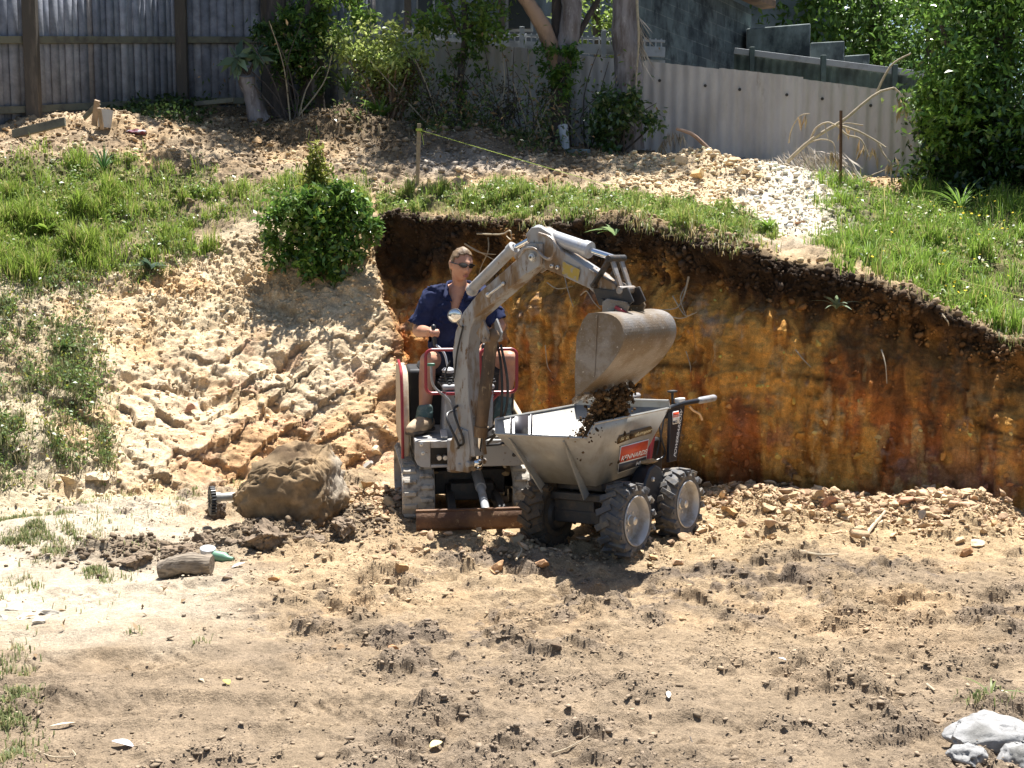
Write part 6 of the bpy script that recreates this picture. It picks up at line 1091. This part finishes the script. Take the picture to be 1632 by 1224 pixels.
# the big boulder
bc_ = P(467, 790, 8.05); tv, tf = rocktpl(63, 6); V = tv*np.array([.40, .33, .30]); 
V = (unit(V)*.36*np.array([.66, .55, .50])+V*.47)*[.98, 1, 1.42]
cut = lambda V, d_, c_: V-np.outer(np.clip(V @ (np.array(d_)/np.linalg.norm(d_))-c_, 0, None)*.9, np.array(d_)/np.linalg.norm(d_))
V = cut(V, (-.7, 0, -.75), .265); V = cut(V, (.75, -.2, -.6), .31); V = cut(V, (.1, -.55, .8), .27); V = cut(V, (-.5, -.5, .7), .31); V = cut(V, (.9, -.3, .3), .38); V = cut(V, (0, -1, -.1), .30)
h1_, h2_, hc_, ho_ = cells(V*9+.4*np.stack([fbm(V, 6, 2, 1), fbm(V, 6, 2, 2), fbm(V, 6, 2, 3)], 1), 51, True); p1_, p2_, pc_, po_ = cells(V*34, 53, True)
V += unit(V)*((hc_-.5)*.010+tiltof(hc_, ho_)*.020-.012*np.clip(1-p1_/.5, 0, 1)*(pc_ > .6)+fbm(V, 5, 4, 31)*.012+fbm(V, 24, 3, 33)*.013+fbm(V, 70, 2, 39)*.006-.010*np.clip(1-p1_/.6, 0, 1)*(pc_ > .35)+.018*np.clip(1-np.abs(fbm(V, 9, 2, 35))*2.4, 0, 1))[:, None]
ck_ = (V @ np.array([.62, 0, -.78]))-.06; V -= unit(V)*(.018*np.exp(-(ck_/.010)**2)*(V[:, 0] > .02))[:, None]
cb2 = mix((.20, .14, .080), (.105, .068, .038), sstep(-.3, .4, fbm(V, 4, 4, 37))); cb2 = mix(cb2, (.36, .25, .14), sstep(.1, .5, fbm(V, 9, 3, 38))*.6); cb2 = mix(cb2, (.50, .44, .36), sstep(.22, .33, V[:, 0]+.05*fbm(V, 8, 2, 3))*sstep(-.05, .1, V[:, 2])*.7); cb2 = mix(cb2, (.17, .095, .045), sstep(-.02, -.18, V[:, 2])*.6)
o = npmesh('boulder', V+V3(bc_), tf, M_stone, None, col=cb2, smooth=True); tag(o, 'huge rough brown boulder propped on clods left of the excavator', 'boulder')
def crumb(px, py, s_px, lab, k, group=None, flat=.62, col=(.20, .15, .105)):
    g = G(px, py); s_ = s_px*g.y/FPX/2; tv, tf = rocktpl(90+k, 5); V = tv*np.array([1.15, 1, flat]); q1, q2, qc, qo = cells(V*4.5+k*7., 3, True); r1, r2, rc, ro = cells(V*11+k*3., 7, True)
    V += unit(V)*(.16*np.clip(1-(q1/.7)**2, 0, 1)*(qc > .3)+.07*np.clip(1-(r1/.65)**2, 0, 1)+.09*fbm(V, 2.5, 3, k)-.08)[:, None]; c_ = np.array(col)*(.75+.5*rc)[:, None]
    o = npmesh('clod', V*s_+V3(g)+np.array([0, 0, s_*flat*.3]), tf, M_stone, None, col=c_, smooth=True, sharp=40); tag(o, lab, 'clod', group)
for k, (px, py, s_, lab) in enumerate(((432, 862, 84, 'large crumbly clod under the left end of the boulder'), (553, 842, 66, 'crumbly clod at the right end of the boulder'), (500, 864, 56, 'low clod under the middle of the boulder'), (388, 868, 50, 'brown clod behind the white tin'), (330, 868, 46, 'crumbly brown clod behind the log'), (225, 895, 60, 'low dark clod beside the grass tuft left of the log'), (285, 885, 50, 'dark clod touching the back of the log'))): crumb(px, py, s_, lab, k, 'clods round the boulder')
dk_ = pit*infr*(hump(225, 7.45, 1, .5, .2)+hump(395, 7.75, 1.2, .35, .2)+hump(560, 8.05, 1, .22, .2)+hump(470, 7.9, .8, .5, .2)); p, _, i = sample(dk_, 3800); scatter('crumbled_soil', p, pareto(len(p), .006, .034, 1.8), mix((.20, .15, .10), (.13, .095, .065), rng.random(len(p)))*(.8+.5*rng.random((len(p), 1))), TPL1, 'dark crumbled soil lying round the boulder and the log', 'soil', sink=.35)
def clump(q, s_, k, lab, col=(.34, .24, .13)):
    tv, tf = rocktpl(95+k, 4); V = tv*np.array([1.3, 1, .5]); V += .12*fbm(V, 3, 3, k)[:, None]*unit(V); o = npmesh('soil_clump', V*s_+V3(q), tf, M_stone, None, col=np.tile(col, (len(V), 1)), smooth=True, sharp=35); tag(o, lab, 'soil')
clump(D(-.09, .26, .485), .05, 1, 'clump of dry soil caught on top of the barrow wheel guard'); clump(P(687, 753, 8.42), .05, 2, 'lump of dry clay on the left track under the front plate'); clump(P(805, 755, 8.5), .035, 4, 'lump of dry clay on the right track under the front plate')
# pipe with a ribbed disc behind the boulder
M_pvc = mat('grey pipe', (.42, .42, .40), .5, c2=(.30, .27, .22), scale=12, lo=.5, hi=.7); pb = P(342, 795, 8.2); t = thing('pipe_fitting', pb, 'grey pipe stub with a black ribbed disc sticking out behind the boulder', 'pipe'); ax = Vector((-.92, -.38, .02)).normalized()
b = MB(); b.cyl(P(392, 790, 8.22), P(345, 793, 8.16), .028, 18); b.lathe(P(346, 793, 8.16), ax, [(-.02, .028), (-.02, .036), (.03, .036), (.03, .0)], 18); b.build('pipe', M_pvc, t)
b = MB(); dc = P(338, 798, 8.16); b.lathe(dc, ax, [(-.012, .02), (-.012, .085), (.012, .085), (.012, .02)], 32); sx_, uy_, _d = frame(ax)
for k in range(26): a_ = 2*math.pi*k/26; e_ = Vector(sx_*math.cos(a_)+uy_*math.sin(a_)); b.bar(dc+e_*.045, dc+e_*.098, .012, .034, up=ax)
b.build('ribbed_disc', M_black, t, bevel=.002); crumb(345, 822, 52, 'dark clod under the black ribbed disc', 9, None, .7, (.10, .075, .055))
# log, tin, bottle, flat stones, concrete
lg = G(297, 918); b = MB(); pth = smoothpath([P(256, 922, lg.y+.02)+Vector((0, 0, .05)), P(298, 912, lg.y)+Vector((0, 0, .05)), P(338, 912, lg.y-.01)+Vector((0, 0, .045))], 30); b.tube(pth, [.045, .06, .062, .06, .055], 26); V = b.v[0]; V += (fbm(V*[1, 1, 3], 22, 3, 4)*.008)[:, None]*[0, 1, 1]; M_log = mat('split grey log', (.27, .22, .165), .9, c2=(.12, .095, .07), scale=16, lo=.42, hi=.6, stretch=(.25, 2.5, 2.5), bump=.8, bscale=40); o = b.build('log', M_log, None, sharp=60); tag(o, 'short weathered log lying on the dirt at the left', 'log')
tn_ = G(331, 890)+Vector((0, 0, .012)); b = MB(); b.lathe(tn_, (.1, -.2, 1), [(0, 0), (0, .040), (.008, .043), (.045, .043), (.045, .047), (.054, .047), (.056, .044), (.055, .0)], 24); o = b.build('tin', M_wht, None); tag(o, 'round white tin lid end resting beside the log', 'tin')
b = MB(); gb = G(345, 893)+Vector((0, 0, .03)); b.lathe(gb, (.9, -.3, -.1), [(-.03, 0), (-.03, .03), (.06, .032), (.09, .015), (.12, .014), (.12, 0)], 18); o = b.build('bottle', mat('green plastic', (.13, .27, .18), .5), None); tag(o, 'small green plastic bottle lying by the white tin', 'bottle')
for k, (px, py, s_, lab) in enumerate(((18, 972, 34, 'leftmost flat pale stone on the path edge'), (45, 984, 36, 'flat pale slab second from the left edge of the path'), (80, 980, 34, 'wedge shaped pale stone at the right of the flat stones'), (8, 986, 24, 'small grey chip in front of the flat stones'), (66, 992, 30, 'thin pale slab lying below the wedge shaped stone'))): rock(px, py, s_, (.52, .48, .40), lab, 'flat stones on the path', flat=.4, k=k+9)
def lump(px, py, sx_, sy_, sz_, k, lab):
    g = G(px, py); tv, tf = rocktpl(70+k, 5); V = (.55*unit(tv)+.6*tv)*np.array([sx_, sy_, sz_]); V += unit(V)*(fbm(V, 9, 3, 41+k)*.016)[:, None]; d1, d2, ci_ = cells(V*42, 5+k); V += unit(V)*(fbm(V, 30, 3, 61+k)*.007)[:, None]; V -= unit(V)*(.020*np.exp(-(d1/.36)**2)*(ci_ > .25))[:, None]
    cl_ = mix((.29, .285, .28), (.17, .165, .155), sstep(-.2, .5, fbm(V, 7, 3, 2))); o = npmesh('concrete_lump', V+V3(g)+np.array([0, 0, sz_*.55]), tf, M_stone, None, col=cl_, smooth=True); tag(o, lab, 'concrete lump', 'broken concrete in the corner')
lump(1575, 1190, .20, .12, .075, 0, 'long pitted white concrete lump in the bottom right corner'); lump(1632, 1226, .11, .10, .07, 3, 'white concrete lump cut by the bottom right corner'); lump(1545, 1215, .075, .06, .045, 2, 'smaller white concrete lump in front of the long one')
# leaves, shells and sticks lying about
def chip(px, py, L, col, lab, cat, name): g = G(px, py)+Vector((0, 0, .012)); a_ = rng.random()*6; q = []; 
def lyingleaf(px, py, L, wd, col, lab, cat, name):
    g = V3(G(px, py))+np.array([0, 0, .012]); a_ = rng.random()*3; d_ = np.array([math.cos(a_), math.sin(a_), .12]); s_ = np.array([-math.sin(a_), math.cos(a_), .1]); pts = []
    for f in np.linspace(0, 1, 7): w2 = wd*math.sin(math.pi*(.08+.86*f)); c_ = g+d_*L*(f-.5)+np.array([0, 0, .03*L*math.sin(f*3.1)+.1*L*(f-.5)**2]); pts += [c_-s_*w2/2+np.array([0, 0, .22*w2]), c_, c_+s_*w2/2+np.array([0, 0, .22*w2])]
    F = [(3*j+e, 3*j+e+1, 3*j+e+4, 3*j+e+3) for j in range(6) for e in (0, 1)]; o = npmesh(name, np.array(pts), F, M_dry, None, col=np.tile(col, (len(pts), 1)), smooth=True); m_ = o.modifiers.new('solid', 'SOLIDIFY'); m_.thickness = .002; tag(o, lab, cat)
lyingleaf(362, 1092, .05, .035, (.60, .55, .14), 'yellow leaf lying on the brown dirt in the left foreground', 'leaf', 'leaf'); lyingleaf(195, 1192, .09, .05, (.70, .66, .66), 'curled white leaf near the bottom left', 'leaf', 'leaf'); lyingleaf(695, 1193, .06, .04, (.66, .56, .30), 'pale yellow leaf at the bottom centre', 'leaf', 'leaf'); lyingleaf(1247, 1055, .035, .02, (.8, .8, .78), 'tiny white scrap on the tracked dirt', 'paper scrap', 'paper_scrap'); lyingleaf(1065, 1112, .06, .022, (.78, .74, .66), 'small pale strip of bark on the dirt', 'bark strip', 'bark_strip'); lyingleaf(100, 1160, .10, .015, (.62, .52, .38), 'straw coloured bark strip in the left foreground', 'bark strip', 'bark_strip'); lyingleaf(1598, 1108, .04, .02, (.62, .48, .42), 'pinkish leaf beside the grassy clump', 'leaf', 'leaf'); lyingleaf(380, 905, .10, .03, (.60, .55, .46), 'pale bark strip right of the green bottle', 'bark strip', 'bark_strip')
def stick(pts, r_, lab, m=None, name='stick', lift=.012, cat='stick'):
    q = [G(x, y)+Vector((0, 0, lift)) for x, y in pts]; b = MB(); b.tube(q, [r_, r_*.6], 6, sm=12); o = b.build(name, m or M_twig, None); tag(o, lab, cat)
stick(((1275, 882), (1305, 888), (1335, 886)), .010, 'pale curved stick on the dirt in front of the rubble'); stick(((1125, 812), (1145, 816), (1165, 818)), .010, 'thin stick pointing from the rear barrow wheel'); stick(((1375, 868), (1390, 845), (1402, 832), (1410, 822)), .014, 'pink grey root standing against the rubble heap', lift=.03, name='root'); stick(((822, 905), (832, 890), (828, 880)), .006, 'little forked twig in the barrow shadow', lift=.05); stick(((1478, 1095), (1490, 1105)), .006, 'short pale twig on the tracked dirt at the right'); stick(((880, 1205), (905, 1195), (938, 1178)), .003, 'fine straw on the bottom centre dirt'); stick(((55, 1200), (85, 1212), (118, 1210), (114, 1200)), .003, 'curled straw in the bottom left corner'); stick(((1100, 1180), (1108, 1200)), .003, 'thin dark twig in the bottom right centre', m=M_dbark)
# ------------------------------------------------------------------ falling soil, roots in the cut wall
p = []; sz = []
for k in range(6500):
    f = rng.random()**.7; ww = (rng.random()-.5)*.46; a_ = A(1.20, 1.04, ww); e_ = D(.27+.09*rng.normal(), .07-.10*ww+.05*rng.normal(), .60); q = a_.lerp(e_, f); sp_ = .012+.035*f; q += Vector((rng.normal()*sp_, rng.normal()*sp_, rng.normal()*.02)); p.append(V3(q)); sz.append(.003+.026*rng.random()**5.0)
for k in range(900):
    r_ = np.clip(rng.normal(size=2)*[.10, .09], -.2, .2); hgt_ = .58+.13*math.exp(-(r_[0]/.14)**2-(r_[1]/.10)**2); p.append(V3(D(.25+r_[0], .05+r_[1], hgt_-.06*rng.random()))); sz.append(.007+.02*rng.random()**2.5)
for k in range(50): q = A(1.2+.1*rng.random(), .95-.25*rng.random(), -.30-.1*rng.random()); p.append(V3(q)+rng.normal(size=3)*.06); sz.append(.005+.009*rng.random())
p = np.array(p); sz = np.array(sz); cs = mix((.040, .025, .013), (.12, .07, .033), rng.random(len(p))**1.5); cs[rng.random(len(p)) < .05] = (.30, .21, .11)
scatter('falling_soil', p, sz, cs, TPL1, 'dark brown soil tumbling from the bucket and piling up in the tray', 'soil', flat=1, sink=.5)
b = MB(); 
gx, gy = np.meshgrid(np.linspace(-.24, .22, 34), np.linspace(-.17, .17, 26)); hz_ = .43+.24*np.exp(-(gx/.15)**2-(gy/.13)**2); Vh = np.stack([gx.ravel()+.22, gy.ravel(), hz_.ravel()], 1); Vh[:, 2] += fbm(Vh, 18, 3, 4)*.022; md = np.array(MD); Vw = Vh @ md[:3, :3].T+md[:3, 3]; F = [(j*34+i_, j*34+i_+1, (j+1)*34+i_+1, (j+1)*34+i_) for j in range(25) for i_ in range(33)]
o = npmesh('soil_heap', Vw, F, M_stone, None, col=np.tile((.045, .028, .015), (len(Vw), 1)), smooth=True); tag(o, 'heap of dark soil lying in the barrow tray under the bucket', 'soil', None, 'stuff')
def root(px, py, pts, r_, lab, group='roots sticking out of the cut wall'):
    g = G(px, py); t = []; 
    for x, y, o_ in pts: q = G(x, y); t.append(q+Vector((0, -o_, 0)))
    b = MB(); b.tube(t, [r_, r_*.4], 6, sm=14); o = b.build('root', M_twig, None); tag(o, lab, 'root', group)
for k, (pts, r_, lab) in enumerate(((((1098, 440, .02), (1088, 470, .12), (1075, 490, .16), (1040, 492, .18)), .009, 'thick pale root curving out of the wall right of the bucket'), (((1092, 455, .05), (1080, 475, .16), (1092, 505, .1)), .006, 'fine root hanging beside the thick pale root'), (((1070, 470, .1), (1088, 500, .14), (1100, 498, .1)), .006, 'root looping below the thick pale root'), (((1060, 500, .10), (1080, 505, .15), (1108, 497, .08)), .007, 'long level root just above the bucket shoulder'), (((740, 388, .02), (765, 402, .12), (790, 405, .12)), .009, 'pale root stretching right behind the driver head'), (((780, 380, .02), (777, 400, .12), (768, 425, .12), (762, 440, .1)), .007, 'root hanging straight down behind the driver'), (((760, 372, .02), (800, 374, .15), (812, 368, .15), (815, 382, .15), (808, 376, .1)), .010, 'curled yellow root near the boom tip'), (((745, 390, .02), (785, 412, .14), (790, 415, .14)), .006, 'thin root crossing the hanging root behind the driver'), (((870, 450, .02), (890, 460, .12), (912, 455, .1)), .006, 'thin root under the boom tip'), (((900, 440, .02), (905, 465, .10), (912, 490, .08)), .006, 'drooping root below the arm'), (((925, 470, .02), (935, 463, .1), (945, 480, .1), (955, 492, .08)), .007, 'kinked root just left of the bucket top'), (((1403, 557, .02), (1408, 580, .06), (1411, 610, .04)), .007, 'white root hanging halfway down the right wall'), (((1267, 557, .02), (1278, 572, .06), (1290, 584, .04)), .006, 'short slanting root on the shaded wall'), (((1500, 500, .02), (1505, 512, .06), (1508, 518, .05)), .007, 'stub of pale root below the flowered grass'), (((870, 550, .02), (872, 580, .06), (878, 592, .05)), .006, 'pale root end on the wall left of the bucket'), (((1092, 560, .02), (1098, 580, .06), (1099, 592, .05)), .005, 'fine root on the wall right of the bucket'))): root(0, 0, pts, r_, lab) if False else root(pts[0][0], pts[0][1], pts, r_, lab)
# ------------------------------------------------------------------ stakes, string, timber by the fence
sk = G(665, 292); M_stk = mat('new timber stake', (.40, .29, .19), .85, c2=(.25, .19, .13), scale=10, lo=.45, hi=.65, bump=.3); sk_top = P(668, 197, sk.y); b = MB(); b.bar(sk-Vector((0, 0, .15)), sk_top, .04, .035, up=(0, 1, 0)); o = b.build('timber_stake', M_stk, None, bevel=.003); tag(o, 'upright timber stake holding the yellow string line', 'stake')
M_str = mat('fluorescent string', (.45, .54, .08), .6); s1_ = P(668, 207, sk.y-.02); s2_ = P(1632, 470, 9.3); s3_ = s1_.lerp(s2_, 1.15); pth = np.array([V3(s1_.lerp(s3_, f)) for f in np.linspace(0, 1, 40)]); pth[:, 2] -= .04*np.sin(np.linspace(0, math.pi, 40)); b = MB(); b.tube(pth, .0030, 6); b.lathe(s1_, (0, 0, 1), [(-.012, .03), (-.012, .034), (.012, .034), (.012, .03)], 12); b.tube([s1_, s1_+Vector((.03, -.03, -.05)), s1_+Vector((.05, -.03, -.16))], .003, 5, sm=8); o = b.build('string_line', M_str, None); tag(o, 'taut fluorescent yellow string line running from the stake to the right', 'string')
rp = G(1340, 292); b = MB(); tp = P(1340, 176, rp.y); 
for a_ in (0, 2.1, 4.2): d_ = Vector((math.cos(a_), math.sin(a_), 0))*.018; b.prism([rp-Vector((0, 0, .1)), rp-Vector((0, 0, .1))+d_, rp-Vector((0, 0, .1))+d_*.9+Vector((-d_.y, d_.x, 0))*.22], [tp, tp+d_, tp+d_*.9+Vector((-d_.y, d_.x, 0))*.22])
o = b.build('star_picket', M_rust, None); tag(o, 'rusty steel star picket standing among the dead branch', 'picket')
ws = P(893, 240, 15.3); b = MB(); b.tube([ws-Vector((-.06, 0, .1)), P(901, 232, 15.3), P(897, 200, 15.35)], [.05, .05, .062], 10, sm=8); o = b.build('pale_stump', M_wht, None); tag(o, 'short pale painted stump at the foot of the forked tree', 'stump')
b = MB(); b.box(P(905, 245, 15.2), (.55, .12, .10)); o = b.build('kerb_block', M_moss, None, bevel=.01); tag(o, 'grey block lying at the foot of the pale stump', 'block')
for k, (x0, y0, x1, y1, Y, w2, lab) in enumerate(((20, 214, 104, 194, 13.9, .10, 'long grey plank lying on the gravel by the fence'), (150, 200, 155, 160, 14.2, .06, 'upright broken post on the gravel near the left post'), (134, 188, 158, 164, 14.3, .05, 'splintered board leaning on the broken post'), (163, 206, 158, 172, 14.1, .04, 'thin batten stuck upright beside the broken post'), (310, 166, 372, 160, 16.2, .06, 'weathered board on the ground beneath the paling fence'), (540, 160, 565, 182, 15.9, .03, 'thin pale stake leaning under the flowering bush'))):
    b = MB(); b.bar(P(x0, y0, Y), P(x1, y1, Y-.1), w2, .03, up=(0, -1, .3)); o = b.build('board', M_stk if k % 2 else M_rail, None, bevel=.003); tag(o, lab, 'board', 'old boards near the fences')
b = MB(); q = P(166, 186, 14.3); b.lathe(q-Vector((0, 0, .12)), (.1, 0, 1), [(0, 0), (0, .07), (.2, .085), (.2, .078), (.02, .06)], 18); o = b.build('bucket', M_wht, None); tag(o, 'small pale plastic pail behind the broken post', 'pail')
cv_ = G(222, 214); tv, tf = rocktpl(77, 4); V = tv*np.array([.17, .12, .055]); V += unit(V)*(fbm(V, 14, 3, 9)*.018)[:, None]; o = npmesh('cloth', V+V3(cv_)+np.array([0, 0, .03]), tf, mat('faded maroon cloth', (.17, .035, .055), .8, c2=(.42, .40, .44), scale=9, lo=.52, hi=.6), None, smooth=True); tag(o, 'crumpled maroon and white cloth on the gravel below the paling fence', 'cloth')
